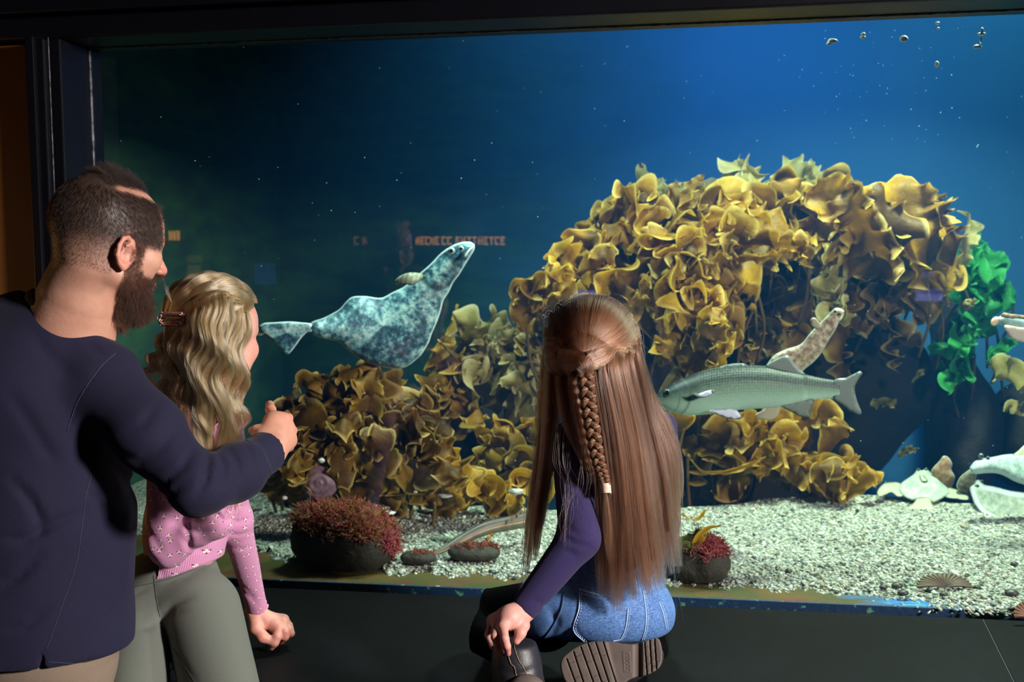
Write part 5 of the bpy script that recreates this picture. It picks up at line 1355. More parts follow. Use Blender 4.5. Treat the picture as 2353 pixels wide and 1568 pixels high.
# hand: palm, curled fingers, pointing index, thumb
HB = Body()
Wr = (622, 1038, 2.08)
for kn, r in [((628, 966, 2.155), 22), ((650, 968, 2.165), 21), ((661, 990, 2.165), 20), ((664, 1014, 2.155), 19)]:
    HB.limb([Wr, kn], [29, r], 0.012)
HB.limb([(600, 1020, 2.09), (628, 975, 2.14)], [22, 20], 0.012)
hand_parts = HB.parts
mb.parts += [(f, max(k, 0.01), s) for f, k, s in HB.parts]
mb.limb([(628, 964, 2.155), (622, 942, 2.195), (619.5, 930, 2.23)], [13.5, 11.5, 10], 0.006)
mb.limb([(650, 966, 2.165), (661, 962, 2.19), (655, 984, 2.215), (642, 992, 2.20)], [13, 12, 11, 10], 0.005)
mb.limb([(661, 988, 2.165), (671, 990, 2.185), (664, 1006, 2.205), (650, 1008, 2.19)], [12.5, 11.5, 10.5, 10], 0.005)
mb.limb([(665, 1012, 2.155), (671, 1016, 2.175), (665, 1028, 2.19), (654, 1024, 2.18)], [11.5, 10.5, 9.5, 9], 0.005)
mb.limb([(606, 1010, 2.09), (590, 992, 2.12), (581, 990, 2.15)], [17, 13.5, 11], 0.010)
m_skin = m_skin_('skin_man', (0.55, 0.30, 0.21), (0.48, 0.24, 0.165), (0.024, 0.015, 0.012))
def man_hair(p):
    q = mh.loc(p); x, y, z = q.T; ay = np.abs(y)
    top = (z > 0.40) & (x < 0.27)
    side = (x < 0.285 - 0.35*np.clip(z-0.12, 0, 1)) & (z > -0.02) | (x < -0.12) & (z > -0.26 + 0.12*np.clip(-x-0.12, 0, 1)) | (x < 0.12) & (z > -0.10)
    wedge = (x > -0.16) & (np.abs(z - (0.365 + 0.03*x)) < 0.014 + 0.07*np.clip(x+0.05, 0, 1)) & (ay > 0.10)
    h = (top | side) & ~wedge & (x < 0.36)
    ear = (np.abs(x+0.09) < 0.12) & (np.abs(z+0.10) < 0.17) & (ay > 0.335)
    return (h & ~ear & (z > -0.45) & (np.linalg.norm(q, axis=1) < 0.8)).astype(float)
def man_beard(p):
    q = mh.loc(p); x, y, z = q.T; ay = np.abs(y)
    b = (z < -0.17 - 0.35*np.clip(x-0.10, 0, .3)) & (x > -0.03 + 0.35*np.clip(-z-0.30, 0, 1)) & (z > -0.56)
    burn = (x > -0.01) & (x < 0.13) & (z < -0.02) & (z > -0.2) & (ay > 0.2)
    mou = (z < -0.165) & (z > -0.245) & (x > 0.28)
    chin = (z < -0.30) & (x > 0.1)
    lips = (np.abs(z+0.27) < 0.035) & (ay < 0.09) & (x > 0.33)
    cheek = (z > -0.22) & (x > 0.16) & (ay > 0.1)
    return ((b | burn | mou | chin) & ~lips & ~cheek & (z > -0.58) & (np.linalg.norm(q, axis=1) < 0.8)).astype(float)
def fade(p):
    q = mh.loc(p); x, y, z = q.T
    near = np.linalg.norm(q, axis=1) < 0.75
    h = np.maximum(man_hair(p)*np.clip(0.55 + (z+0.15)*2.4, 0.35, 0.96), man_beard(p)*0.80)
    nape = ((x < -0.1) & (z < -0.2) & (z > -0.42))*0.18
    return np.where(near, np.maximum(h, nape), 0)
def blush_m(p):
    q = mh.loc(p); x, y, z = q.T
    ear = (np.abs(x+0.09) < 0.13) & (np.abs(z+0.10) < 0.18) & (np.abs(y) > 0.325)
    nose = (x > 0.40) & (np.abs(z+0.12) < 0.08)
    uv = PX(p); hand = ((uv[:, 0] > 560) & (uv[:, 1] > 900))
    kn = hand & (np.hypot(uv[:, 0]-662, uv[:, 1]-965) < 16)
    return ear*0.45 + nose*0.5 + hand*0.16 + kn*0.3
def smooth_attr(fn, rad=0.004):
    def g(v):
        o = np.array([fn(v + d) for d in rad*np.array([[0, 0, 0], [1, 0, 0], [-1, 0, 0], [0, 1, 0], [0, -1, 0], [0, 0, 1], [0, 0, -1], [.7, .7, .7], [-.7, -.7, -.7], [-.7, .7, .7], [.7, -.7, -.7]])]); return o.mean(0)
    return g
lo, hi = bounds((100, 385, 1.75), (400, 380, 2.2), (-150, 1560, 1.85), (690, 1200, 2.25), pad=0.03)
man, mv, mq = sdf_obj('person', mb, lo, hi, 0.0030, m_skin, None, 1, None, {'hairmask': smooth_attr(fade, 0.005), 'blush': smooth_attr(blush_m, 0.006)})
tag(man, 'bearded man in a navy sweater pointing at the tank, seen from behind', 'person')
mh.eyes(man)
# short hair and beard
def grow(parent, name, v, q, mask, n, length, dirf, m, rad, k=6, curl=0.15):
    # vertex normals
    a, b, c, d = (v[q[:, i]] for i in range(4)); fn = np.cross(c-a, d-b)
    N = np.zeros_like(v)
    for i in range(4): np.add.at(N, q[:, i], fn)
    N /= np.linalg.norm(N, axis=1)[:, None]+1e-12
    w = mask(v); idx = np.where(w > 0.5)[0]
    pick = rng.choice(idx, n); base = v[pick] + rng.normal(0, 0.0012, (n, 3)); nn = N[pick]
    fl = dirf(v[pick], nn); L = length(v[pick])*rng.uniform(0.7, 1.25, n)
    out = []
    jit = rng.normal(0, curl, (n, 3))
    for i in range(n):
        p = base[i] - nn[i]*0.001; d0 = nn[i]*0.75 + fl[i]*0.7 + jit[i]; pts = [p]
        for j in range(k-1):
            dd = d0*(1-j/k) + (fl[i] + jit[i]*0.6 + nn[i]*0.12)*(j/k+0.35); dd /= np.linalg.norm(dd)+1e-9
            p = p + dd*L[i]/(k-1); pts.append(p)
        out.append(np.array(pts))
    return curves_obj(name, out, rad, m, parent)
def rot(hd, v): return v@hd.R.T
def hair_dir(p, n):
    q = mh.loc(p); x, y, z = q.T; t = np.zeros_like(q)
    topm = (z > 0.36)
    t[:, 0] = np.where(topm, -0.8, 0.55); t[:, 2] = np.where(topm, 0.2, -0.65); t[:, 1] = np.where(topm, 0.3, 0.0)
    back = x < -0.2; t[back, 0] = 0.15; t[back, 2] = -0.9
    return rot(mh, t)
def hair_len(p):
    q = mh.loc(p); z = q[:, 2]; return 0.003 + 0.011*np.clip((z+0.05)/0.4, 0, 1) + np.where((z > 0.40) & (q[:, 0] > -.1), 0.012, 0)
m_mh = m_hair_('man_hair', (0.005, 0.003, 0.0025), (0.022, 0.014, 0.011), 0.35, 0.4, 1.32)
grow(man, 'hair', mv, mq, man_hair, 24000, hair_len, hair_dir, m_mh, 0.00014)
def beard_dir(p, n):
    t = np.zeros_like(p); t[:, 0] = 0.25; t[:, 2] = -0.9; return rot(mh, t)
def beard_len(p):
    q = mh.loc(p); return 0.006 + 0.019*np.clip((-q[:, 2]-0.15)/0.3, 0, 1)*np.clip((q[:, 0]+0.03)/0.2, 0.2, 1)
grow(man, 'beard', mv, mq, man_beard, 14000, beard_len, beard_dir, m_hair_('man_beard', (0.007, 0.0035, 0.0025), (0.045, 0.018, 0.010), 0.35, 0.4, 1.35), 0.00017, 7, 0.3)
def brow_mask(p):
    q = mh.loc(p); x, y, z = q.T; ay = np.abs(y)
    return ((np.abs(z - 0.075) < 0.018) & (ay > 0.05) & (ay < 0.22) & (x > 0.2)).astype(float)
grow(man, 'eyebrows', mv, mq, brow_mask, 350, lambda p: np.full(len(p), 0.009), lambda p, n: rot(mh, np.stack([0*p[:, 0]-.3, np.sign(mh.loc(p)[:, 1]), 0*p[:, 0]+.2], 1)), m_mh, 0.00015)
# sweater
sw = Body()
sw.blob(65, 900, 1.99, 225, 190, 0.155, 0, 0.05).blob(88, 1130, 2.0, 213, 270, 0.145, 0, 0.06).blob(85, 1420, 2.0, 212, 460, 0.15, 0, 0.06)
sw.limb([(120, 735, 1.985), (232, 858, 1.95)], [72, 80], 0.05).limb([(40, 745, 2.0), (-60, 820, 2.05)], [72, 80], 0.05)
sw.limb([(100, 716, 1.985), (-40, 785, 2.03)], [44, 62], 0.03)
sw.limb([(236, 892, 1.94), (340, 995, 1.90), (452, 1112, 1.885)], [86, 78, 66], 0.03)
sw.limb([(452, 1112, 1.885), (545, 1083, 1.97), (640, 1022, 2.10)], [66, 56, 42], 0.03)
cuffp, cuffd = P(611, 1040, 2.065), P(640, 1022, 2.10) - P(545, 1083, 1.97)
cd = cuffd/np.linalg.norm(cuffd)
sw.cut(lambda q: np.maximum(-((q-cuffp)@cd), np.linalg.norm(q-cuffp, axis=1)-0.12), 0.004)
n_img = RIGHT*0.48 + UP*0.88
n_ax = n_img*math.cos(0.09) + FWD*math.sin(0.09); n_ax /= np.linalg.norm(n_ax)
ringc = P(157, 724, 1.975); ringr = pr(93, 1.975)
sw.cone(ringc - n_ax*0.005, ringc - n_ax*0.09, ringr*0.93, ringr*1.25, 0.03)
sw.cut(lambda q: np.maximum(-((q-ringc)@n_ax), np.linalg.norm(q-ringc, axis=1)-0.16), 0.006)
sw.cut(lambda q: cone(q, ringc + n_ax*0.2, ringc - n_ax*0.05, ringr*0.9, ringr*0.9), 0.004)
hemz = P(190, 1541, 1.87)[2]
sw.cut(lambda q: q[:, 2] - hemz, 0.006)
sw.cut(lambda q: np.maximum(np.abs(PX(q)[:, 0] - (96 + 0.1*(1540-PX(q)[:, 1])))*0.0008 - 0.0045*np.clip((PX(q)[:, 1]-1498)/45, 0, 1.3), np.maximum((q-P(90, 1500, 2.0))@FWD, (1500-PX(q)[:, 1])*0.0008)), 0.003)
cr = [([(262, 812), (225, 850), (178, 920), (152, 990), (150, 1010)], 3, 0.0022),
      ([(212, 1085), (196, 1150), (176, 1290), (140, 1400), (104, 1500)], 3, 0.0009),
      ([(250, 1065), (320, 1128), (400, 1180)], 14, 0.010),
      ([(470, 1020), (478, 1060), (472, 1105), (452, 1140)], 9, 0.010), ([(500, 1040), (515, 1075), (508, 1120)], 8, 0.008), ([(525, 1035), (545, 1065), (548, 1105)], 7, 0.006), ([(560, 1020), (580, 1050), (588, 1085)], 6, 0.004),
      ([(445, 1030), (420, 1075), (380, 1110), (340, 1120)], 10, 0.007), ([(400, 985), (370, 1030), (320, 1060), (260, 1040)], 13, 0.006), ([(360, 930), (330, 975), (280, 1000)], 12, 0.005), ([(430, 1110), (390, 1140), (340, 1140)], 10, 0.006),
      ([(485, 1000), (490, 1030), (484, 1052)], 6, 0.006), ([(430, 975), (452, 1000), (462, 1035)], 8, 0.005),
      ([(30, 1105), (70, 1150), (95, 1200), (92, 1230)], 12, 0.008), ([(0, 1240), (60, 1240), (130, 1200), (190, 1175)], 12, 0.008), ([(0, 1350), (40, 1330), (90, 1280)], 12, 0.008), ([(0, 1450), (60, 1440), (110, 1400)], 12, 0.006), ([(200, 1120), (240, 1180), (260, 1260)], 12, 0.005),
      ([(20, 900), (60, 960), (110, 1040), (130, 1060)], 16, 0.004), ([(70, 760), (110, 820), (170, 870)], 18, 0.004), ([(200, 790), (235, 820), (270, 830)], 9, 0.004), ([(300, 1140), (296, 1250), (290, 1340)], 16, -0.006),
      ([(575, 1000), (612, 1030), (628, 1075)], 3, 0.002)]
f_sw = creased(sw, cr, [(11, 0.006, 3, (1, 1, 0.8)), (34, 0.0016, 4, (1, 1, 1))])
def m_cloth_(name, c1, c2, rough=0.85, weave=900, bstr=0.35, vec=None, sheen=0.04, spec=0.25):
    m = M(name); n = m.noise(weave, 2); b = m.noise(14, 4)
    col = m.mix(m.fac(n, 0.3, 0.7), c1, c2)
    return m.done(m.pbsdf(col, rough, m.bump(n, bstr, 0.0012), Sheen_Weight=sheen, Specular_IOR_Level=spec))
m_sweat = m_cloth_('sweater_navy', (0.0065, 0.0065, 0.022), (0.013, 0.013, 0.038))
lo, hi = bounds((-200, 650, 1.8), (-150, 1560, 2.2), (660, 900, 1.8), (660, 1250, 2.2), pad=0.02)
sweater, sv, sq = sdf_obj('sweater', f_sw, lo, hi, 0.0052, m_sweat, man, 1)
hit = caster(sv, sq)
m_thread = simple('navy_thread', (0.028, 0.028, 0.06), None, 0.8)
seam('shoulder_seam', hit, [(265, 812), (226, 850), (180, 920), (154, 990)], m_thread, sweater, 0.0010, 50)
seam('side_seam', hit, [(210, 1090), (196, 1150), (176, 1290), (140, 1400), (106, 1495)], m_thread, sweater, 0.0008, 60)
seam('cuff_seam', hit, [(566, 1012), (598, 1030), (618, 1068), (622, 1092)], m_thread, sweater, 0.0008, 40)
seam('hem_stitch', hit, [(110, 1522), (200, 1526), (286, 1522)], m_thread, sweater, 0.0007, 40)
# ribbed collar
e1 = np.cross(n_ax, FWD); e1 /= np.linalg.norm(e1); e2 = np.cross(n_ax, e1)
ang = np.linspace(0, 2*math.pi, 80)
v, f = tube_geo([ringc + ringr*0.98*(math.cos(a)*e1 + math.sin(a)*e2) for a in ang], 0.0085, 10, False, (n_ax, 1.6)); mesh_np('collar', v, f, m_sweat, sweater)
# trousers
tr = Body(); tr.blob(85, 1500, 2.0, 185, 150, 0.13)
tr.limb([(150, 1560, 1.98), (175, 1800, 1.95)], [100, 78], 0.03).limb([(10, 1560, 2.02), (-10, 1800, 2.0)], [100, 78], 0.03)
k0 = P(175, 1800, 1.95); k1 = P(-10, 1800, 2.0)
for k_ in (k0, k1):
    tr.cone(k_, (k_[0], k_[1]-0.02, 0.07), 0.062, 0.052, 0.03)
tr.cut(lambda q: q[:, 2] - 0.055, 0.004)
lo = np.minimum(P(-150, 1480, 1.8), (k1[0]-0.2, k0[1]-0.25, 0.02)); hi = np.maximum(P(320, 1400, 2.2), (k0[0]+0.2, k0[1]+0.2, 0.5))
sdf_obj('trousers', creased(tr, [], [(14, 0.005, 9, (1, 1, .6))]), lo, hi, 0.009, m_cloth_('trousers_khaki', (0.16, 0.12, 0.085), (0.22, 0.17, 0.125)), man, 1)
def shoe(parent, ank, dirv, m, name='shoe', L=0.26, w=0.05):
    b = Sdf(); d = np.asarray(dirv, float); d /= np.linalg.norm(d); a = np.array([ank[0], ank[1], 0.0])
    b.cone(a - d*0.05 + [0, 0, .045], a + d*(L-0.12) + [0, 0, .035], w*0.85, w*0.75, 0.02).cone(a + [0, 0, .05], a + [0, 0, .10], w*0.8, w*0.75, 0.03)
    b.cut(lambda q: q[:, 2] - 0.002, 0.003)
    sdf_obj(name, b, a - [.3, .3, .02], a + [.3, .3, .2], 0.007, m, parent, 1)
m_shoe = simple('shoe_dark', (0.015, 0.013, 0.012), None, 0.5)
shoe(man, (k0[0], k0[1]-.02), (0.5, 0.85, 0), m_shoe); shoe(man, (k1[0], k1[1]-.02), (0.5, 0.85, 0), m_shoe)
# ================================================================ fair-haired child in pink
gh = Head(503, 772, 2.15, 240, 64, 4, 0, child=True)
DB = depth_of(PZ(628, 1492, BZ + 0.012))             # distance at which the fingertips meet the bench
gb = Body(); gh.add(gb)
gb.cone(gh.w((-0.10, 0, -0.30)), P(455, 960, 2.2), 0.044, 0.05, 0.03)
gb.blob(455, 1060, 2.24, 85, 130, 0.07).blob(415, 1220, 2.27, 88, 130, 0.07).blob(400, 1370, 2.3, 95, 90, 0.08)
wl = (585, 1404, DB + 0.035)
gb.limb([(515, 985, 2.24), (537, 1195, 2.34), wl], [26, 27, 17], 0.02)
gb.limb([(370, 960, 2.18), (385, 1262, 2.16), (500, 1200, 2.13), (536, 1150, 2.15)], [30, 27, 20, 18], 0.02)
# left hand, knuckles up, fingers bent onto the bench
kn = [(640, 1446, DB+0.015), (649, 1430, DB+0.035), (651, 1426, DB+0.055), (652, 1424, DB+0.07)]
for q, r in zip(kn, (14, 14, 13, 12)): gb.limb([wl, (612, 1428, DB+0.035), q], [16, 17, r], 0.01)
gb.limb([kn[0], (637, 1464, DB+0.0), (632, 1478, DB-0.004), (624, 1489, DB+0.004)], [11.5, 10, 8.8, 7], 0.004)
gb.limb([kn[1], (654, 1452, DB+0.012), (655, 1464, DB+0.012), (646, 1474, DB+0.025)], [11.5, 10, 9.5, 8], 0.003)
gb.limb([kn[2], (664, 1446, DB+0.03), (668, 1456, DB+0.03), (658, 1464, DB+0.045)], [11, 9.5, 9, 8], 0.003)
gb.limb([kn[3], (664, 1438, DB+0.055), (667, 1447, DB+0.055), (660, 1455, DB+0.06)], [10, 8.5, 8, 7], 0.003)
gb.limb([(585, 1424, DB+0.02), (588, 1446, DB+0.004), (603, 1464, DB-0.004), (622, 1474, DB-0.002)], [14, 13, 12.5, 9.5], 0.008)
# right hand tucked up in front of her chest
gb.limb([(536, 1150, 2.15), (546, 1116, 2.17), (548, 1100, 2.18)], [17, 18, 15], 0.01)
for i in range(4): gb.limb([(540+i*5, 1100, 2.165+i*0.008), (540+i*5, 1080, 2.18+i*.008), (538+i*5, 1074, 2.20+i*.006)], [8, 7, 6.5], 0.003)
gb.limb([(534, 1130, 2.15), (524, 1110, 2.15), (522, 1096, 2.16)], [9, 8, 7], 0.005)
m_skin2 = m_skin_('skin_child', (0.62, 0.34, 0.27), (0.54, 0.26, 0.20), (0.3, 0.2, 0.1))
def g_blush(p):
    uv = PX(p); h = (uv[:, 1] > 1395) & (uv[:, 0] > 560)
    q = gh.loc(p); ck = (q[:, 0] > 0.15) & (np.abs(q[:, 2]+0.12) < 0.12) & (np.abs(q[:, 1]) > 0.12) & (np.linalg.norm(q, axis=1) < 0.7)
    k = sum(np.exp(-((uv[:, 0]-a)**2 + (uv[:, 1]-b)**2)/90.0) for a, b in ((640, 1447), (650, 1430), (634, 1478), (655, 1464), (668, 1456), (605, 1466)))
    return h*0.22 + ck*0.2 + h*k*0.35
lo, hi = bounds((330, 640, 1.95), (600, 640, 2.4), (280, 1480, 2.1), (690, 1500, 2.5), pad=0.03)
fair, gv_, gq_ = sdf_obj('person', gb, lo, hi, 0.0024, m_skin2, None, 1, None, {'hairmask': lambda v: np.zeros(len(v)), 'blush': smooth_attr(g_blush, 0.005)})
tag(fair, 'fair wavy-haired child in a pink patterned top, propped on one hand', 'person')
gh.eyes(fair)
m_lash = m_hair_('lash', (0.10, 0.06, 0.03), (0.2, 0.12, 0.06))
curves_obj('eyelashes', [np.array([gh.w((0.335, sy*(0.09+0.02*i), 0.015)), gh.w((0.38, sy*(0.09+0.022*i), 0.01)), gh.w((0.41, sy*(0.09+0.024*i), 0.03))]) for i in range(6) for sy in (-1, 1)] + [np.array([gh.w((0.36-0.02*i, sy*(0.07+0.03*i), 0.085)), gh.w((0.365-.02*i, sy*(0.09+.03*i), 0.10)), gh.w((0.35-.03*i, sy*(0.115+.03*i), 0.10))]) for i in range(6) for sy in (-1, 1)], 0.0004, m_lash, fair)
# pink top with sprigs
tp = Body()
tp.blob(460, 1040, 2.24, 96, 118, 0.085, 0, 0.04).blob(420, 1200, 2.27, 104, 150, 0.09, 0, 0.05).blob(396, 1310, 2.29, 102, 70, 0.095, -8, 0.05)
armL = [(518, 988, 2.24), (540, 1195, 2.34), (592, 1402, DB + 0.035)]
armR = [(366, 950, 2.18), (384, 1262, 2.16), (500, 1200, 2.13), (538, 1146, 2.15)]
tp.limb(armL, [36, 37, 23], 0.02).limb(armR, [46, 41, 32, 27], 0.02)
wd = P(*wl) - P(540, 1195, 2.34); wd /= np.linalg.norm(wd); wp = P(589, 1396, DB + 0.035)
tp.cut(lambda q: np.maximum(-((q-wp)@wd), np.linalg.norm(q-wp, axis=1)-0.08), 0.002)
rd_ = P(538, 1146, 2.15) - P(500, 1200, 2.13); rd_ /= np.linalg.norm(rd_); rp = P(534, 1152, 2.15)
tp.cut(lambda q: np.maximum(-((q-rp)@rd_), np.linalg.norm(q-rp, axis=1)-0.06), 0.002)
tp.cone(gh.w((-0.10, 0, -0.36)), P(458, 960, 2.2), 0.035, 0.062, 0.03)
tp.cut(lambda q: cone(q, gh.w((-0.10, 0, -0.30)), P(462, 945, 2.19), 0.05, 0.050), 0.004)
# hem: slopes up to the right
hA, hB = P(300, 1346, 2.28), P(476, 1290, 2.28); hd_ = np.cross(hB-hA, FWD); hd_ /= np.linalg.norm(hd_); hd_ = hd_ if hd_@UP < 0 else -hd_
inner = lambda q: np.minimum(cone(q, P(*armR[1]), P(*armR[2]), 0.036, 0.03), np.minimum(cone(q, P(*armR[0]), P(*armR[1]), 0.045, 0.038), cone(q, P(*armL[1]), P(*armL[2]), 0.04, 0.03)))
tp.cut(lambda q: np.maximum(-((q-hA)@hd_), -(inner(q)-0.008)), 0.004)
crg = [([(420, 1210), (455, 1225), (490, 1215)], 7, 0.005), ([(418, 1235), (440, 1262), (470, 1262)], 7, 0.005), ([(425, 1200), (436, 1240), (430, 1275)], 6, 0.006), ([(300, 1260), (350, 1285), (380, 1330)], 9, 0.004), ([(310, 1210), (350, 1230), (372, 1270)], 9, 0.004),
       ([(512, 1190), (545, 1200), (572, 1194)], 5, 0.004), ([(516, 1222), (548, 1230), (575, 1222)], 4, 0.003), ([(505, 1165), (540, 1168), (570, 1162)], 5, 0.003), ([(520, 1260), (560, 1262), (580, 1256)], 4, 0.002), ([(545, 1350), (575, 1372), (592, 1392)], 4, 0.003), ([(556, 1345), (590, 1378)], 4, 0.003),
       ([(340, 910), (400, 930), (440, 980)], 9, 0.004)]
f_tp = creased(tp, crg, [(22, 0.0022, 12, (1, 1, 1))])
def m_pink_():
    m = M('pink_sprig_rib'); uv = m.attr('puv')
    x = m.n('ShaderNodeSeparateXYZ'); m.to(uv, x.inputs[0])
    rib = m.math('MULTIPLY_ADD', m.math('SINE', m.math('MULTIPLY', x.outputs[0], 2*math.pi/0.0021)), 0.5, 0.5)
    col = m.mix(m.fac(rib, 0.0, 0.6), (0.44, 0.17, 0.31), (0.58, 0.27, 0.44))
    S_ = 36.0
    vo = m.n('ShaderNodeTexVoronoi', feature='F1'); m.set(vo, Scale=S_, Randomness=0.55); m.to(uv, vo.inputs['Vector'])
    off = m.vmath('SUBTRACT', m.scale(uv, (S_, S_, S_)), m.scale(vo.outputs['Position'], (S_, S_, S_)))
    def dot(dx, dy, r):
        ds = m.n('ShaderNodeVectorMath', operation='DISTANCE'); m.to(m.scale(off, (1, 1, 0)), ds.inputs[0]); ds.inputs[1].default_value = (dx, dy, 0)
        return m.fac(ds.outputs['Value'], r*1.15, r*0.85)
    for i in range(3):
        a = math.radians(90 + 120*i); col = m.mix(dot(0.095*math.cos(a+1.05), 0.095*math.sin(a+1.05), 0.052), col, (0.80, 0.74, 0.70))
    for i in range(3):
        a = math.radians(90 + 120*i); col = m.mix(dot(0.165*math.cos(a), 0.165*math.sin(a), 0.045), col, (0.012, 0.014, 0.05))
    col = m.mix(dot(0, 0, 0.05), col, (0.75, 0.62, 0.16))
    return m.done(m.pbsdf(col, 0.85, m.bump(rib, 0.35, 0.0012), Sheen_Weight=0.05))
lo, hi = bounds((270, 880, 2.0), (640, 880, 2.3), (270, 1360, 2.0), (650, 1420, DB+0.1), pad=0.02)
top_, tv, tq_ = sdf_obj('pink_top', f_tp, lo, hi, 0.0038, m_pink_(), fair, 1, limb_uv([(armL, 0.033), (armR, 0.037), ([(470, 960, 2.24), (395, 1330, 2.29)], 0.09)]))
# wavy lettuce edge at the left cuff
e1 = np.cross(wd, FWD); e1 /= np.linalg.norm(e1); e2 = np.cross(wd, e1)
ang = np.linspace(0, 2*math.pi, 120)
v, f = tube_geo([wp + wd*(0.001 + 0.003*math.sin(a*9)) + (0.0238 + 0.0022*math.cos(a*9+1))*(math.cos(a)*e1 + math.sin(a)*e2) for a in ang], 0.0020, 6, False)
mesh_np('lettuce_edge', v, f, simple('pink_edge', (0.72, 0.36, 0.52), None, 0.8), top_)
# bracelet
bp = wp + wd*0.013
v, f = tube_geo([bp + wd*(0.003*math.sin(a*2)) + 0.0205*(math.cos(a)*e1 + math.sin(a)*e2) for a in np.linspace(0, 2*math.pi, 60)], 0.0011, 6, False)
br = mesh_np('bracelet', v, f, simple('bracelet_cord', (0.03, 0.02, 0.02), (0.25, 0.22, 0.2), 0.5, 300), fair)
geo = []
for a in np.linspace(0, 2*math.pi, 26)[:-1]:
    geo.append(stone_geo(bp + wd*0.003*math.sin(a*2) + 0.0212*(math.cos(a)*e1 + math.sin(a)*e2), (0.0018,)*3, 3, 1, 0.0))
v, f = join_geo(geo); mesh_np('beads', v, f, simple('bracelet_bead', (0.05, 0.03, 0.03), (0.3, 0.25, 0.24), 0.3, 400), br)
# leggings
lgf = Body()
lgf.blob(396, 1335, 2.285, 100, 110, 0.094, -8, 0.04).blob(400, 1400, 2.27, 108, 78, 0.105, 0, 0.05)
KR, KL = P(545, 1720, 1.98), P(300, 1720, 1.98)
lgf.cone(P(458, 1405, 2.22), KR, pr(92, 2.22), 0.062, 0.03).cone(P(325, 1420, 2.22), KL, pr(76, 2.22), 0.060, 0.025)
for K, dx in ((KR, 0.05), (KL, -0.02)):
    lgf.cone(K, (K[0]+dx, K[1]+0.02, 0.10), 0.056, 0.034, 0.02)
lgf.cut(lambda q: q[:, 2] - 0.09, 0.003)
lgf.cut(lambda q: (q - (hA + hd_*(-0.055)))@hd_, 0.004)
crl = [([(352, 1330), (362, 1400), (370, 1440), (372, 1480)], 3, 0.003), ([(372, 1420), (385, 1480), (398, 1568)], 8, 0.010), ([(374, 1416), (398, 1392), (440, 1372)], 9, 0.006), ([(374, 1424), (400, 1410), (430, 1402)], 7, 0.004), ([(300, 1372), (340, 1350), (356, 1346)], 5, 0.004), ([(356, 1348), (420, 1330), (476, 1300)], 8, 0.004), ([(402, 1500), (430, 1540), (450, 1568)], 6, 0.002), ([(300, 1440), (340, 1446), (366, 1428)], 7, 0.004)]
m_leg = m_cloth_('leggings_grey_green', (0.105, 0.118, 0.100), (0.145, 0.158, 0.136), 0.8, 1200, 0.25, None, 0.05)
lo = np.minimum(np.minimum(*bounds((220, 1260, 1.9), (640, 1260, 2.45))), (KL[0]-0.15, KL[1]-0.15, 0.06)); hi = np.maximum(np.maximum(*bounds((220, 1260, 1.9), (640, 1260, 2.45))), (KR[0]+0.2, KR[1]+0.1, 0.5))
leg, lv, lq = sdf_obj('leggings', creased(lgf, crl, [(16, 0.003, 22, (1, 1, 1))]), lo, hi, 0.0055, m_leg, fair, 1)
hitl = caster(lv, lq)
m_lth = simple('legging_thread', (0.06, 0.068, 0.058), None, 0.9)
seam('waistband_seam', hitl, [(300, 1350), (352, 1340), (420, 1320), (482, 1292)], m_lth, leg, 0.0008, 40)
seam('front_seam', hitl, [(353, 1322), (360, 1380), (368, 1420)], m_lth, leg, 0.0007, 30)
seam('leg_seam', hitl, [(398, 1490), (424, 1530), (446, 1566)], m_lth, leg, 0.0006, 30)
for K, dx in ((KR, 0.05), (KL, -0.02)): shoe(fair, (K[0]+dx, K[1]+0.03), (0.1, -0.9, 0), m_shoe, L=0.21, w=0.042)
# ---- hair: crown swept back to the clip, wavy length below
m_fair = m_hair_('fair_hair', (0.20, 0.085, 0.028), (0.78, 0.50, 0.22), 0.22)
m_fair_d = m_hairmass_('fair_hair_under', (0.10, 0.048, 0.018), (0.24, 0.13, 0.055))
dk = 2.06
crown = [([(566, 694, 2.13), (540, 664, 2.07), (495, 668, 2.03), (440, 700, 2.03), (404, 734, 2.06)], [11, 18, 18, 13, 7]),
         ([(560, 690, 2.18), (530, 655, 2.12), (480, 650, 2.06), (430, 678, 2.04), (400, 730, 2.06)], [7, 13, 16, 13, 7]),
         ([(545, 680, 2.24), (505, 648, 2.18), (455, 650, 2.10), (415, 680, 2.06), (396, 730, 2.07)], [8, 14, 16, 13, 7]),
         ([(520, 668, 2.27), (470, 646, 2.22), (425, 660, 2.14), (398, 692, 2.09), (388, 734, 2.08)], [8, 14, 16, 12, 7]),
         ([(566, 700, 2.10), (548, 688, 2.03), (505, 690, 2.00), (450, 716, 2.01), (408, 742, 2.05)], [10, 15, 14, 11, 7])]
fall = []
for i, (x0, y0, d0) in enumerate([(563, 704, 2.10), (549, 700, 2.03), (528, 700, 1.99), (510, 702, 1.975), (492, 706, 1.97), (474, 712, 1.97), (456, 718, 1.975), (438, 726, 1.99), (420, 738, 2.01), (400, 748, 2.04), (388, 752, 2.07)]):
    t = i/10
    x1 = 553 - 183*t; x2 = 548 - 150*t - (20 if i in (4, 5) else 0); x3 = [552, 545, 535, 520, 500, 478, 462, 450, 440, 352, 340][i]
    y3 = [1030, 1045, 1200, 1210, 1195, 1205, 1080, 1010, 975, 900, 880][i]; 
    fall.append(([(x0-4, y0-24, d0+0.03), (x0, y0+4, d0), (x1+3, 800, d0-0.012), (x2, 900, d0+0.012), ((x2+x3)/2+4, (900+y3)/2, d0+0.03 + 0.02*(y3 > 1100)), (x3, y3, d0+0.05 + 0.05*(y3 > 1100))], [8, 10, 14, 15, 13, 5]))
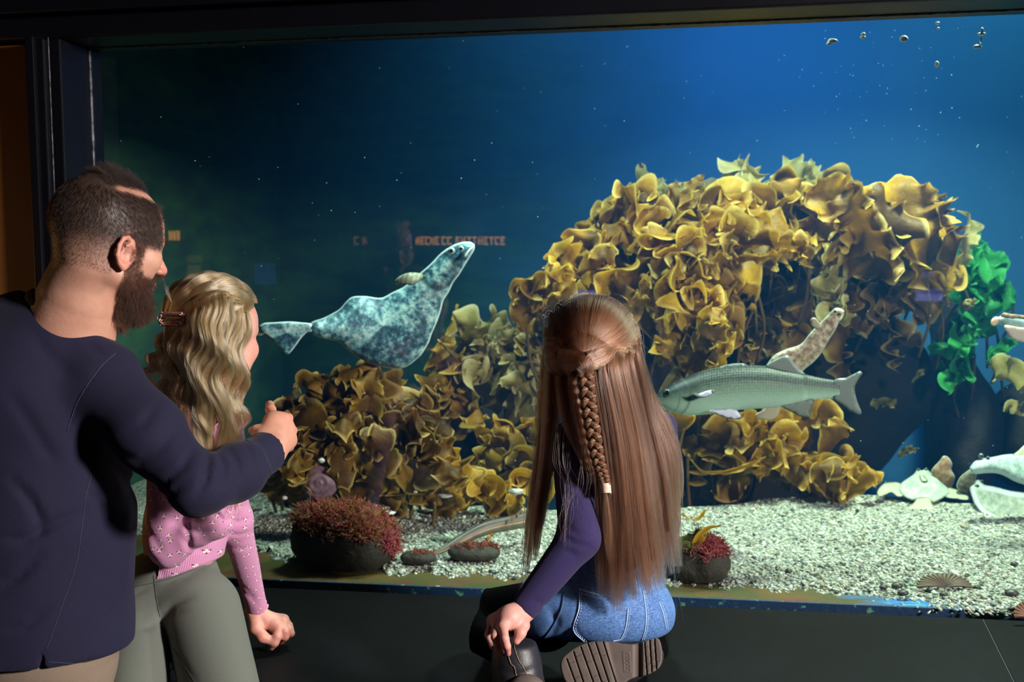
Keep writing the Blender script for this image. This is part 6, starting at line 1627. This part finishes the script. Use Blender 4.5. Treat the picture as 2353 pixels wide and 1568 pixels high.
fall += [([(395, 745, 2.05), (375, 800, 2.03), (352, 850, 2.04), (338, 890, 2.07)], [7, 14, 17, 9]), ([(400, 750, 2.05), (392, 830, 2.01), (385, 900, 2.03), (402, 960, 2.06), (420, 985, 2.09)], [7, 15, 18, 16, 8])]
hb = mass([(a, w) for a, w in crown], 0.02, 0.7, 1.0, 0.006)
hb2 = mass([(a, w) for a, w in fall], 0.014, 0.62, 0.86, 0.010)
hb.parts += hb2.parts
hb.parts.append((lambda p: ell(p, gh.w((-0.07, 0, 0.14)), np.array([0.47, 0.39, 0.415])*gh.H, gh.R), 0.012, 1))
face_n = gh.R@np.array([1.0, 0, 0.20]); face_n /= np.linalg.norm(face_n); fpt = gh.w((0.185, 0, 0.1))
hb.cut(lambda q: -((q-fpt)@face_n), 0.01)
hb.cut(lambda q: np.maximum(-((q-gh.w((0.02, 0, 0)))@gh.R[:, 0]), (q-gh.w((0, 0, 0.05)))@gh.R[:, 2]) , 0.01)
lo, hi = bounds((310, 630, 1.9), (600, 630, 2.4), (310, 1220, 1.9), (600, 1220, 2.3), pad=0.0)
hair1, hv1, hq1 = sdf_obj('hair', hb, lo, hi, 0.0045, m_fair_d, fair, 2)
LT.clear(); st = []
for a, w in crown: st += lock(a, w, 300, frizz=0.2, ragged=0.05, flat=0.6, clump=0.7)
for i, (a, w) in enumerate(fall): st += lock(a, w, 270, wave=(12, 4.2), frizz=0.25, ragged=0.3, flat=0.75, k=60, seed=i*0.9, clump=0.8)
ncr = 300*len(crown); st = push_out(st[:ncr], hb, 0.004, 0.009) + push_out(st[ncr:], hb)
curves_obj('hair_strands', st, 0.00034, m_fair, hair1, tones=LT)
fl = []
for i in range(50):
    x0, y0 = rng.uniform(390, 545), rng.uniform(690, 720); fl.append([(x0, y0, 2.05), (x0 + rng.normal()*8, y0+60, 2.0), (x0 + rng.normal()*16, y0 + rng.uniform(100, 260), 2.02)])
fl += [[(404, 735, 2.05), (396, 700, 2.03), (384, 668+rng.normal()*8, 2.02), (372+rng.normal()*10, 655+rng.normal()*10, 2.02)] for _ in range(14)]
fl += [[(540, 900, 2.05), (560, 980, 2.05), (556, 1000+rng.uniform(0, 60), 2.06), (566+rng.normal()*8, 1050, 2.07)] for _ in range(14)]
curves_obj('flyaway_strands', [spline([P(*q) for q in g], 24) for g in fl], 0.00022, m_fair, hair1)
# glitter clip
def rrect(cx, cy, w, h, r, n=60):
    out = []
    for sx_, sy_, a0 in ((1, -1, -90), (1, 1, 0), (-1, 1, 90), (-1, -1, 180)):
        for a in np.linspace(a0, a0+90, n//4): out.append((cx + sx_*(w-r) + r*math.cos(math.radians(a)), cy + sy_*(h-r) + r*math.sin(math.radians(a))))
    return out
cl_d = 2.0
m_clip = M('clip_glitter'); gl_ = m_clip.voro(900, out='Color'); sp_ = m_clip.n('ShaderNodeSeparateColor'); m_clip.to(gl_, sp_.inputs[0])
m_clipm = m_clip.done(m_clip.pbsdf(m_clip.ramp(sp_.outputs[0], (0.0, (0.16, 0.06, 0.05)), (0.6, (0.42, 0.20, 0.17)), (1.0, (0.85, 0.55, 0.48))), 0.25, m_clip.bump(gl_, 1.0, 0.002), Metallic=0.5))
def clip_d(x): return cl_d + 0.05*max(0, (412-x)/46)**2*0.6
loop = [P(x, y, clip_d(x)-0.004) for x, y in rrect(397, 734, 28, 11.5, 9)]
v, f = tube_geo(loop + loop[:1], 0.0046, 8, False)
clip = mesh_np('hair_clip', v, f, m_clipm, fair)
v, f = tube_geo([P(x, 735, clip_d(x)) for x in np.linspace(372, 422, 12)], 0.0022, 6); mesh_np('clip_bar', v, f, simple('clip_metal', (0.35, 0.2, 0.12), None, 0.3, Metallic=0.8), clip)
geo = []
for i in range(90):
    j = rng.integers(len(loop)); geo.append(stone_geo(loop[j] - FWD*0.0042 + rng.normal(0, 0.0022, 3), (0.0011,)*3, i, 1, 0.0))
v, f = join_geo(geo); mesh_np('crystals', v, f, simple('clip_crystal', (0.9, 0.62, 0.56), None, 0.1), clip)
# ================================================================ kneeling child with long brown hair
kh = Head(1362, 812, 2.2, 226, 84, 2, -3, child=True)
m_skin3 = m_skin_('skin_child_fair', (0.64, 0.36, 0.30), (0.56, 0.27, 0.22), (0.1, 0.05, 0.03))
kb = Body(); kh.add(kb)
kb.cone(kh.w((-0.10, 0, -0.30)), P(1400, 975, 2.23), 0.042, 0.05, 0.03)
kb.blob(1418, 1060, 2.26, 90, 110, 0.065).blob(1405, 1240, 2.26, 88, 130, 0.07).blob(1375, 1390, 2.25, 120, 80, 0.09)
kwr = (1203, 1404, 2.06)
kb.limb([(1318, 1012, 2.2), (1330, 1238, 2.09), kwr], [34, 32, 19], 0.02)
kb.limb([(1512, 990, 2.3), (1520, 1210, 2.34), (1470, 1330, 2.48)], [34, 30, 20], 0.02)
# left hand pinching the boot top
K_ = [(1156, 1440, 2.01), (1141, 1430, 2.035), (1132, 1426, 2.06), (1130, 1428, 2.08)]
for q, r in zip(K_, (14.5, 15, 14, 12)): kb.limb([kwr, (1172, 1420, 2.035), q], [21, 21, r], 0.012)
kb.limb([K_[0], (1160, 1468, 1.985), (1165, 1486, 1.985), (1167.5, 1502, 1.995)], [11.5, 9.6, 8.8, 7.5], 0.004)
kb.limb([K_[1], (1138, 1464, 2.0), (1146, 1490, 2.0), (1152, 1505, 2.01)], [11.5, 10, 9, 7.5], 0.004)
kb.limb([K_[2], (1123, 1460, 2.045), (1133, 1484, 2.045), (1146, 1498, 2.045)], [10.5, 9.2, 8.4, 7], 0.004)
kb.limb([K_[3], (1134, 1456, 2.075), (1148, 1474, 2.075), (1156, 1486, 2.065)], [9.5, 8.4, 7.6, 6.5], 0.004)
kb.limb([(1200, 1424, 2.045), (1203, 1438, 2.03), (1196, 1456, 2.015), (1187, 1474, 2.01)], [15, 13, 11.5, 9], 0.008)
# right hand, resting on her lap on the far side
kb.limb([(1470, 1330, 2.48), (1445, 1350, 2.54)], [18, 19], 0.01)
for i in range(4): kb.limb([(1448-i*7, 1346+i*4, 2.55), (1432-i*7, 1358+i*3, 2.59), (1424-i*6, 1368+i*3, 2.61)], [8, 7, 6], 0.003)
kb.limb([(1452, 1358, 2.52), (1434, 1374, 2.54)], [9, 7], 0.005)
def k_blush(p):
    uv = PX(p); h = (uv[:, 1] > 1395) & (uv[:, 0] < 1240)
    k_ = sum(np.exp(-((uv[:, 0]-a)**2 + (uv[:, 1]-b)**2)/120.0) for a, b in ((1167, 1500), (1152, 1503), (1187, 1470), (1146, 1478), (1152, 1480)))
    return h*0.14 + h*k_*0.5
lo, hi = bounds((1240, 690, 2.0), (1480, 690, 2.5), (1100, 1520, 1.95), (1560, 1480, 2.6), pad=0.02)
kid, kv, kq = sdf_obj('person', kb, lo, hi, 0.0024, m_skin3, None, 1, None, {'hairmask': lambda v: np.zeros(len(v)), 'blush': smooth_attr(k_blush, 0.004)})
tag(kid, 'long brown-haired child kneeling on the bench with a braid down the back', 'person')
kh.eyes(kid, (0.15, 0.1, 0.05))
# navy ribbed top
aL = [(1316, 1010, 2.2), (1330, 1236, 2.09), (1196, 1408, 2.055)]
aR = [(1512, 985, 2.3), (1518, 1210, 2.34), (1468, 1332, 2.48)]
nt = Body(); nt.blob(1418, 1070, 2.26, 118, 125, 0.085, 0, 0.04).blob(1405, 1240, 2.26, 108, 150, 0.085, 0, 0.05)
nt.limb(aL, [48, 46, 33], 0.02).limb(aR, [44, 38, 30], 0.02)
nt.cone(kh.w((-0.10, 0, -0.38)), P(1400, 985, 2.24), 0.035, 0.07, 0.03)
nt.cut(lambda q: cone(q, kh.w((-0.10, 0, -0.25)), P(1402, 965, 2.23), 0.048, 0.050), 0.004)
nd = P(*aL[2]) - P(*aL[1]); nd /= np.linalg.norm(nd); np_ = P(1206, 1409, 2.062)
nt.cut(lambda q: np.maximum(-((q-np_)@nd), np.linalg.norm(q-np_, axis=1)-0.08), 0.003)
n2d = P(*aR[2]) - P(*aR[1]); n2d /= np.linalg.norm(n2d); n2p = P(*aR[2]) - n2d*0.01
nt.cut(lambda q: np.maximum(-((q-n2p)@n2d), np.linalg.norm(q-n2p, axis=1)-0.08), 0.003)
crk = [([(1290, 1200), (1320, 1225), (1350, 1232)], 8, 0.004), ([(1286, 1226), (1318, 1248), (1352, 1256)], 7, 0.004), ([(1292, 1262), (1326, 1276)], 7, 0.003), ([(1222, 1380), (1250, 1392), (1262, 1400)], 6, 0.003), ([(1284, 1130), (1310, 1150), (1340, 1150)], 9, 0.003)]
def m_rib_():
    m = M('navy_rib'); uv = m.attr('puv'); x = m.n('ShaderNodeSeparateXYZ'); m.to(uv, x.inputs[0])
    rib = m.math('MULTIPLY_ADD', m.math('SINE', m.math('MULTIPLY', x.outputs[0], 2*math.pi/0.0030)), 0.5, 0.5)
    col = m.mix(m.fac(rib, 0.0, 0.7), (0.009, 0.005, 0.038), (0.024, 0.015, 0.098))
    return m.done(m.pbsdf(col, 0.85, m.bump(rib, 0.5, 0.0016), Sheen_Weight=0.03))
lo, hi = bounds((1160, 930, 1.95), (1580, 930, 2.4), (1160, 1440, 1.95), (1580, 1420, 2.55), pad=0.0)
ntop, nv_t, nq_t = sdf_obj('ribbed_top', creased(nt, crk, [(24, 0.002, 31, (1, 1, 1))]), lo, hi, 0.0042, m_rib_(), kid, 1, limb_uv([(aL, 0.042), (aR, 0.038), ([(1418, 960, 2.26), (1400, 1380, 2.26)], 0.10)]))
# denim pinafore
dp = Body()
dp.blob(1380, 1400, 2.25, 163, 92, 0.125, 0, 0.05).blob(1405, 1270, 2.265, 124, 130, 0.098, 0, 0.05).blob(1430, 1100, 2.275, 112, 150, 0.088, 0, 0.05)
dp.limb([(1265, 1415, 2.25), (1200, 1400, 2.38)], [84, 70], 0.04).limb([(1460, 1420, 2.28), (1475, 1410, 2.42)], [78, 72], 0.04)
aLs = lambda q: np.minimum(cone(q, P(*aL[0]), P(*aL[1]), pr(54, 2.2), pr(52, 2.1)), cone(q, P(*aL[1]), P(*aL[2]), pr(52, 2.1), pr(38, 2.06)))
dp.cut(lambda q: cone(q, P(1318, 985, 2.2), P(1300, 1120, 2.16), 0.062, 0.07), 0.01)
dp.cut(lambda q: cone(q, P(1530, 950, 2.3), P(1540, 1110, 2.32), 0.045, 0.045), 0.01)
dp.cut(lambda q: cone(q, P(1400, 900, 2.2), P(1405, 1000, 2.23), 0.07, 0.065), 0.01)
hemc = P(1186, 1392, 2.40); hemn = P(1186, 1392, 2.40) - P(1280, 1412, 2.24); hemn /= np.linalg.norm(hemn)
dp.cut(lambda q: -((q-hemc)@hemn), 0.004)
zb = P(1400, 1484, 2.17)[2]
dp.cut(lambda q: q[:, 2] - zb, 0.02)
crd = [([(1340, 1300), (1330, 1360), (1318, 1440), (1348, 1478)], 3, 0.002), ([(1240, 1480), (1290, 1462), (1316, 1440)], 9, 0.005), ([(1262, 1395), (1280, 1430), (1260, 1470)], 10, 0.004), ([(1420, 1400), (1440, 1430), (1430, 1470)], 12, 0.003), ([(1500, 1380), (1520, 1420), (1525, 1446)], 3, 0.002), ([(1500, 1340), (1525, 1346), (1540, 1338)], 6, 0.003), ([(1300, 1250), (1360, 1270), (1420, 1262)], 12, 0.004)]
def m_denim_():
    m = M('denim'); n1 = m.noise(700, 2, 0.6, m.scale(m.obj(), (1, 1, 0.25))); n2 = m.noise(600, 2, 0.6, m.scale(m.obj(), (0.25, 0.25, 1))); big = m.noise(9, 3)
    c = m.mix(m.fac(m.math('ADD', m.math('MULTIPLY', n1, 0.5), m.math('MULTIPLY', n2, 0.5)), 0.40, 0.60), (0.020, 0.080, 0.26), (0.12, 0.25, 0.52))
    c = m.mix(m.fac(big, 0.45, 0.75), c, (0.11, 0.24, 0.52))
    return m.done(m.pbsdf(c, 0.8, m.bump(n1, 0.3, 0.001)))
lo, hi = bounds((1150, 940, 2.05), (1570, 940, 2.45), (1150, 1500, 2.0), (1570, 1500, 2.55), pad=0.0)
pina, pv, pq = sdf_obj('denim_pinafore', creased(dp, crd, [(16, 0.004, 41, (1, 1, 1))]), lo, hi, 0.0045, m_denim_(), kid, 1)
hp = caster(pv, pq)
m_dth = simple('denim_seam', (0.30, 0.46, 0.72), None, 0.8); m_dst = simple('denim_stitch', (0.55, 0.62, 0.72), None, 0.8)
for nm, ln in (('pocket_seam', [(1332, 1355), (1330, 1400), (1318, 1448), (1346, 1478)]), ('pocket_seam', [(1443, 1400), (1438, 1440), (1426, 1468), (1408, 1474)]), ('back_seam', [(1478, 1360), (1484, 1410), (1482, 1446), (1474, 1472)]), ('side_panel_seam', [(1514, 1384), (1524, 1412), (1530, 1446)])):
    seam(nm, hp, ln, m_dth, pina, 0.0016, 50)
    seam('stitching', hp, [(a+5, b) for a, b in ln], m_dst, pina, 0.0008, 50, 22)
seam('pocket_hem', hp, [(1332, 1354), (1352, 1362), (1376, 1368)], m_dth, pina, 0.0018, 30)
seam('stitching', hp, [(1332, 1362), (1352, 1370), (1376, 1376)], m_dst, pina, 0.0008, 30, 12)
seam('hem_stitch', hp, [(1196, 1344), (1186, 1362), (1182, 1390)], m_dst, pina, 0.0008, 30, 10)
seam('side_seam', hp, [(1240, 1480), (1270, 1440), (1290, 1400), (1296, 1360)], simple('denim_shadow_seam', (0.04, 0.09, 0.2), None, 0.8), pina, 0.002, 40)  # darker copy of the seam colour, shade painted into the thread
# black tights
tg = Body()
DK = 2.44
tg.limb([(1250, 1415, 2.30), (1102, 1412, DK)], [82, 54], 0.03)
tg.limb([(1102, 1412, DK), (1080, 1446, DK-0.08), (1190, 1512, 2.12)], [52, 44, 36], 0.02)
tg.limb([(1450, 1430, 2.32), (1470, 1420, 2.62), (1440, 1450, 2.45), (1500, 1490, 2.24)], [78, 55, 48, 36], 0.03)
zt = BZ + 0.002
tg.cut(lambda q: q[:, 2] - zt, 0.003)
lo, hi = bounds((1020, 1340, 2.0), (1560, 1340, 2.7), (1020, 1560, 2.0), (1560, 1520, 2.7), pad=0.01)
sdf_obj('black_tights', tg, lo, hi, 0.0042, m_cloth_('tights_black', (0.0015, 0.0015, 0.0018), (0.003, 0.003, 0.0036), 0.9, 900, 0.2, None, 0.0, spec=0.05), kid, 4)
# boots
m_leather = M('boot_leather'); lv_ = m_leather.voro(620); m_leather_ = m_leather.done(m_leather.pbsdf(m_leather.mix(m_leather.noise(30, 3), (0.012, 0.013, 0.018), (0.022, 0.023, 0.030)), 0.42, m_leather.bump(lv_, 0.25, 0.001)))
bt = Body()
bt.limb([(1184, 1470, 2.05), (1184, 1496, 2.045), (1188, 1535, 2.04), (1196, 1600, 2.03)], [40, 46, 52, 58], 0.02).limb([(1196, 1610, 2.03), (1150, 1620, 2.10)], [60, 50], 0.02)
bt.cut(lambda q: np.maximum(-((q-P(1182, 1474, 2.05))@UP)*1.0, np.linalg.norm(q-P(1182, 1474, 2.05), axis=1)-0.06), 0.004)
bt.cut(lambda q: q[:, 2] - BZ - 0.002, 0.002)
lo, hi = bounds((1100, 1460, 1.95), (1290, 1460, 2.15), (1100, 1700, 1.95), (1290, 1700, 2.2), pad=0.02)
boot, bv_, bq_ = sdf_obj('boot', creased(bt, [([(1150, 1540), (1190, 1552), (1230, 1536)], 6, 0.003)], []), lo, hi, 0.004, m_leather_, kid, 1)
hb_ = caster(bv_, bq_)
m_pipe = simple('bronze_piping', (0.12, 0.07, 0.035), (0.22, 0.14, 0.07), 0.5, 200)
seam('piping', hb_, [(1181, 1482), (1184, 1496), (1192, 1518), (1202, 1534), (1210, 1552)], m_pipe, boot, 0.0012, 40)
seam('piping', hb_, [(1168, 1508), (1174, 1526), (1182, 1534), (1186, 1552), (1192, 1566)], m_pipe, boot, 0.0012, 40)
hl = Body().blob(1212, 1594, 1.985, 46, 44, 0.02, -20, 0.01)
lo, hi = bounds((1150, 1540, 1.9), (1280, 1540, 2.05), (1150, 1660, 1.9), (1280, 1660, 2.05), pad=0.0)
m_sole = simple('boot_sole', (0.085, 0.066, 0.055), (0.125, 0.10, 0.085), 0.7, 12, 60, 0.3, 0.002)
sdf_obj('heel_cap', hl, lo, hi, 0.003, m_sole, boot, 1)
# right boot, sole turned to the camera
C4 = lambda x, y: (1270 + x/8.404, 1440 + y/8.404)
so = [C4(*q) for q in [(150, 800), (180, 620), (300, 500), (450, 400), (650, 318), (900, 283), (1150, 293), (1350, 330), (1550, 340), (1780, 285), (2000, 225), (2075, 290), (2112, 450), (2117, 650), (2072, 780), (1980, 865), (1800, 950), (1600, 990), (1470, 1045), (1390, 1110)]] + [(1424, 1584), (1392, 1602), (1352, 1604), (1318, 1590), (1298, 1566)]
so = smooth_poly(so, 4); sd_ = 2.10
def sole_depth(uv): return sd_ + 0.00035*(1520-uv[:, 1]) - 0.0001*(uv[:, 0]-1400)
gro = []
for a, b in [((270, 630), (470, 1180)), ((400, 490), (660, 1300)), ((540, 400), (860, 1300)), ((680, 330), (1000, 1240)), ((830, 310), (1120, 1200)), ((970, 290), (1240, 1150)), ((1770, 270), (1822, 960)), ((1868, 250), (1915, 905)), ((1963, 240), (2005, 850))]: gro.append((C4(*a), C4(*b), 1.35, 0.005))
for a, b in [((310, 715), (455, 660)), ((440, 585), (575, 525)), ((655, 695), (785, 635)), ((765, 545), (880, 488)), ((930, 580), (1045, 525)), ((750, 985), (875, 930)), ((945, 1070), (1040, 1030)), ((590, 395), (750, 335)), ((1780, 400), (1862, 372)), ((1800, 740), (1890, 718)), ((1905, 785), (1985, 755)), ((1870, 290), (1960, 270)), ((1990, 680), (2060, 660)), ((420, 1000), (520, 960)), ((640, 1110), (760, 1070))]: gro.append((C4(*a), C4(*b), 0.6, 0.002))
def sole_f(p):
    uv = PX(p); z = (p-CAM)@FWD
    sgn = np.array([in_poly(x, y, so_l) for x, y in uv]) if len(uv) < 1 else None
    d2 = poly_dist(uv, so); ins = inside_np(uv, so); d2 = np.where(ins, -d2, d2)*sd_/F
    h = (sole_depth(uv) - z)                       # towards the camera
    top = np.full(len(p), 0.0)
    x = (uv[:, 0]-1270)*8.404; y = (uv[:, 1]-1440)*8.404
    xs = x - 0.22*(y-400)*(x < 1500)
    arch = 1/(1+np.exp(-(xs-1060)/16)) * (1/(1+np.exp((x-1720)/10)))
    top -= 0.004*arch
    top -= 0.003*np.exp(-((x-1640)/75)**4)
    for a, b, w, dp_ in gro:
        a, b = np.array(a), np.array(b); ab = b-a; t = np.clip(((uv-a)@ab)/(ab@ab), 0, 1); e = np.linalg.norm(uv-a-t[:, None]*ab, axis=1)
        top -= dp_*np.exp(-(e/w)**4)
    # moulded name plate: frame and squiggles
    px_, py_ = x-1430-0.06*(y-690), y-690
    fr = np.maximum(np.abs(px_)-58, np.abs(py_)-185)
    top += 0.0010*np.exp(-(fr/11)**2)
    gl = np.exp(-((np.abs(np.sin(py_*0.045 + 1.2*np.sin(px_*0.07)))-0.2)/0.28)**2)*((np.abs(px_) < 36) & (np.abs(py_) < 165))
    top += 0.0012*gl
    slab = np.maximum(h - top, -(h + 0.022))
    return smax(d2, slab, 0.004)
def inside_np(uv, poly):
    x, y = uv.T; c = np.zeros(len(uv), bool); n = len(poly); j = n-1
    for i in range(n):
        xi, yi = poly[i]; xj, yj = poly[j]
        if yi != yj:
            k_ = ((yi > y) != (yj > y)) & (x < (xj-xi)*(y-yi)/(yj-yi) + xi); c ^= k_
        j = i
    return c
so_l = [tuple(q) for q in so]
lo, hi = bounds((1280, 1455, sd_-0.02), (1530, 1455, sd_+0.06), (1280, 1612, sd_-0.02), (1530, 1612, sd_+0.06), pad=0.004)
v, q = isomesh(sole_f, lo, hi, 0.00125, 6)
sole = mesh_np('boot_sole', v, q, m_sole, kid)
up2 = Body().blob(1400, 1530, 2.16, 100, 58, 0.035, 12, 0.02).limb([(1500, 1508, 2.16), (1480, 1490, 2.25)], [26, 36], 0.03)
up2.cut(lambda q_: q_[:, 2] - BZ - 0.002 + 0*q_[:, 0], 0.002)
up2.cut(lambda q_: (q_-P(1400, 1530, sd_+0.014))@FWD, 0.003)
lo, hi = bounds((1270, 1440, 2.05), (1540, 1440, 2.3), (1270, 1620, 2.05), (1540, 1620, 2.3), pad=0.01)
sdf_obj('boot', up2, lo, hi, 0.005, m_leather_, kid, 1)

# ---- hair
m_brown = m_hair_('brown_hair', (0.028, 0.010, 0.006), (0.30, 0.135, 0.075), 0.22)
m_brown_l = m_hair_('brown_hair_light', (0.10, 0.04, 0.02), (0.42, 0.22, 0.115), 0.22)
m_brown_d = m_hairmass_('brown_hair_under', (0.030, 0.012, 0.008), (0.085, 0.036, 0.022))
knot = (1340, 834, 2.085)
ck = []
for i, (x, y, d) in enumerate([(1278, 720, 2.19), (1264, 760, 2.17), (1262, 800, 2.15), (1268, 838, 2.13), (1300, 698, 2.2), (1325, 690, 2.22), (1352, 688, 2.22), (1380, 690, 2.22), (1405, 700, 2.21), (1425, 716, 2.20), (1440, 738, 2.19), (1452, 764, 2.18), (1458, 796, 2.17), (1450, 822, 2.15)]):
    mx, my = (x+knot[0])/2, (y+knot[1])/2
    bul = 0.055*min(1, math.hypot(x-knot[0], y-knot[1])/90)
    ck.append(([(x, y, d), (x*0.72+knot[0]*0.28, y*0.72+knot[1]*0.28 - 4, d-0.03), (x*0.4+knot[0]*0.6, y*0.4+knot[1]*0.6, 2.105), (knot[0]+(x-knot[0])*0.08, knot[1]+4, knot[2]-0.006)], [12, 18, 14, 6]))
ck += [([(1400, 806, 2.085), (1375, 824, 2.07), (1350, 838, 2.062), (1342, 852, 2.06)], [8, 12, 10, 5]), ([(1292, 826, 2.095), (1315, 832, 2.075), (1336, 838, 2.062), (1342, 852, 2.06)], [8, 12, 10, 5])]
fk = []
# right bunch down the back
R_ = [((1345, 850, 2.10), (1372, 1000, 2.10), (1392, 1150, 2.11), (1392, 1290, 2.12), (1388, 1385, 2.12)), ((1365, 848, 2.08), (1395, 1000, 2.09), (1412, 1150, 2.10), (1416, 1300, 2.11), (1418, 1420, 2.11)),
      ((1385, 846, 2.07), (1415, 1000, 2.08), (1432, 1150, 2.095), (1444, 1290, 2.11), (1462, 1392, 2.115)), ((1405, 842, 2.07), (1436, 1000, 2.085), (1455, 1150, 2.10), (1470, 1280, 2.11), (1490, 1380, 2.11)),
      ((1425, 838, 2.08), (1458, 1000, 2.10), (1478, 1150, 2.11), (1494, 1270, 2.12), (1516, 1370, 2.12)), ((1445, 830, 2.10), (1476, 1000, 2.13), (1500, 1150, 2.14), (1512, 1260, 2.15), (1522, 1350, 2.15)),
      ((1456, 810, 2.13), (1482, 940, 2.16), (1516, 1080, 2.17), (1530, 1200, 2.18), (1556, 1335, 2.19)), ((1458, 790, 2.16), (1488, 930, 2.2), (1530, 1050, 2.21), (1542, 1180, 2.22), (1560, 1320, 2.22)),
      ((1448, 760, 2.18), (1480, 900, 2.22), (1528, 990, 2.24), (1550, 1100, 2.25), (1538, 1230, 2.25))]
for g in R_: fk.append(([(g[0][0]-4, g[0][1]-40, g[0][2]+0.06)] + list(g), [10, 13, 21, 24, 24, 15]))
L_ = [((1258, 790, 2.2), (1252, 900, 2.2), (1246, 1030, 2.2), (1222, 1180, 2.21), (1206, 1330, 2.22)), ((1262, 820, 2.17), (1262, 930, 2.16), (1262, 1040, 2.15), (1240, 1180, 2.17), (1228, 1300, 2.19)), ((1266, 840, 2.14), (1268, 930, 2.12), (1262, 1000, 2.13), (1250, 1120, 2.16), (1240, 1230, 2.19)),
      ((1290, 850, 2.12), (1298, 910, 2.10), (1306, 965, 2.10), (1326, 1030, 2.11), (1368, 1120, 2.11)), ((1315, 850, 2.10), (1330, 930, 2.09), (1348, 1020, 2.095), (1370, 1110, 2.105), (1382, 1200, 2.11))]
for i, g in enumerate(L_): fk.append((list(g), [10, 18, 20, 16, 8] if i < 3 else [12, 18, 15, 8, 4]))
kb_ = mass(ck, 0.02, 0.65, 1.0, 0.006); k2 = mass(fk, 0.012, 0.60, 0.84, 0.012); kb_.parts += k2.parts
kb_.parts.append((lambda p: ell(p, kh.w((-0.06, 0, 0.14)), np.array([0.475, 0.40, 0.42])*kh.H, kh.R), 0.015, 1))
fp2 = kh.w((0.20, 0, 0.1)); kb_.cut(lambda q: -((q-fp2)@kh.R[:, 0]), 0.01)
lo, hi = bounds((1180, 675, 2.0), (1590, 675, 2.35), (1180, 1430, 2.0), (1590, 1430, 2.35), pad=0.0)
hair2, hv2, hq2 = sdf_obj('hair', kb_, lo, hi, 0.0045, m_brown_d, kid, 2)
LT.clear(); st = []
for i, (g, w) in enumerate(ck): st += lock(g, w, 320, frizz=0.2, ragged=0.02, flat=0.5, clump=0.7)
for i, (g, w) in enumerate(fk): st += lock(g, w, 340 if i < 9 else 220, wave=(0, 0), frizz=0.25, ragged=0.13, flat=0.7, k=40, seed=i, clump=0.75)
ncr = 320*len(ck); st = push_out(st[:ncr], kb_, 0.003, 0.008) + push_out(st[ncr:], kb_)
curves_obj('hair_strands', st, 0.00032, m_brown, hair2, tones=LT)
# wisps over the sleeve and stray hairs
ws = []
for i in range(14):
    x = rng.normal(1292, 9); ws.append([(x-10, 870, 2.12), (x, 960, 2.10), (x+rng.normal()*8-2, 1060, 2.09), (x+rng.normal()*6+14, 1120, 2.075), (1300+rng.normal()*7, 1190, 2.055), (1302+rng.normal()*10, 1225+rng.uniform(0, 40), 2.04)])
for i in range(10):
    x = rng.normal(1330, 12); ws.append([(x-14, 880, 2.09), (x, 960, 2.08), (x+14, 1040, 2.08), (x+18+rng.normal()*8, 1110, 2.07), (x+rng.normal()*10, 1160+rng.uniform(0, 50), 2.06)])
for i in range(60):
    a = rng.uniform(0.2, 2.9); x0, y0 = 1362 + 95*math.cos(a), 790 - 95*math.sin(a)
    ws.append([(x0, y0, 2.17), (x0 + rng.normal()*14 + 12*math.cos(a), y0 - 6 + rng.normal()*8, 2.16), (x0 + 30*math.cos(a)+rng.normal()*14, y0 + 30 + rng.uniform(0, 80), 2.15)])
for i in range(70):
    s_ = 1 if rng.random() < 0.6 else -1; y0 = rng.uniform(850, 1250); x0 = (1490 + (y0-850)*0.13) if s_ > 0 else 1256 - (y0-850)*0.12
    ws.append([(x0, y0, 2.19), (x0 + s_*rng.uniform(4, 26), y0 + 70, 2.19), (x0 + s_*rng.uniform(-8, 34), y0 + rng.uniform(110, 220), 2.2)])
curves_obj('flyaway_strands', [spline([P(*q) for q in g], 26) for g in ws], 0.00022, m_brown, hair2)
# braid
bp_ = spline([P(1340, 830, 2.075), P(1346, 870, 2.062), P(1352, 930, 2.062), P(1362, 990, 2.065), P(1372, 1050, 2.07), (P(1384, 1090, 2.075)), P(1391, 1112, 2.078)], 160)
u = np.linspace(0, 1, 160); geo = []; bst = []
wbr = np.interp(u, [0, .08, .5, 1], [7, 13, 12, 8])*2.07/F
for s_ in range(3):
    ph = s_*2*math.pi/3; w_ = u*2*math.pi*5.2
    cx = wbr*np.sin(w_+ph)*0.95; cz = wbr*0.55*np.sin(2*(w_+ph))
    pts = bp_ + RIGHT*cx[:, None] - FWD*(cz + 0.004)[:, None]
    v, f = tube_geo(pts, wbr*0.62, 10); geo.append((v, f))
    for k_ in range(150):
        a = rng.uniform(0, 6.28); r = wbr*0.66*(0.9+0.2*rng.random()); tw = a + u*rng.uniform(-2, 2)
        bst.append(pts + RIGHT*(r*np.cos(tw))[:, None] + UP*0 - FWD*(r*np.sin(tw))[:, None] + UP*(0.3*r*np.cos(tw))[:, None])
v, f = join_geo(geo); braid = mesh_np('braid', v, f, m_hairmass_('braid_under', (0.075, 0.033, 0.018), (0.19, 0.09, 0.045), (1, 1, 0.3), 260), hair2)
tail = lock([(1391, 1134, 2.078), (1394, 1170, 2.082), (1398, 1230, 2.09), (1400, 1300, 2.10)], [4, 9, 12, 6], 260, frizz=0.2, ragged=0.4, flat=0.6)
hs = curves_obj('braid_strands', bst + tail, 0.00024, m_brown_l, braid)
hs.parent = hair2; hs.matrix_parent_inverse = Matrix.Identity(4)
tie = []
for k_ in np.linspace(0, 1, 140):
    a = k_*2*math.pi*6; tie.append(P(1391 + 10*math.cos(a) + 2*k_, 1111 + 22*k_, 2.074) - FWD*0.0085*math.sin(a))
v, f = tube_geo(tie, 0.0019, 7); mesh_np('hair_tie', v, f, simple('cream_elastic', (0.72, 0.60, 0.46), (0.62, 0.50, 0.38), 0.7, 200), hair2)
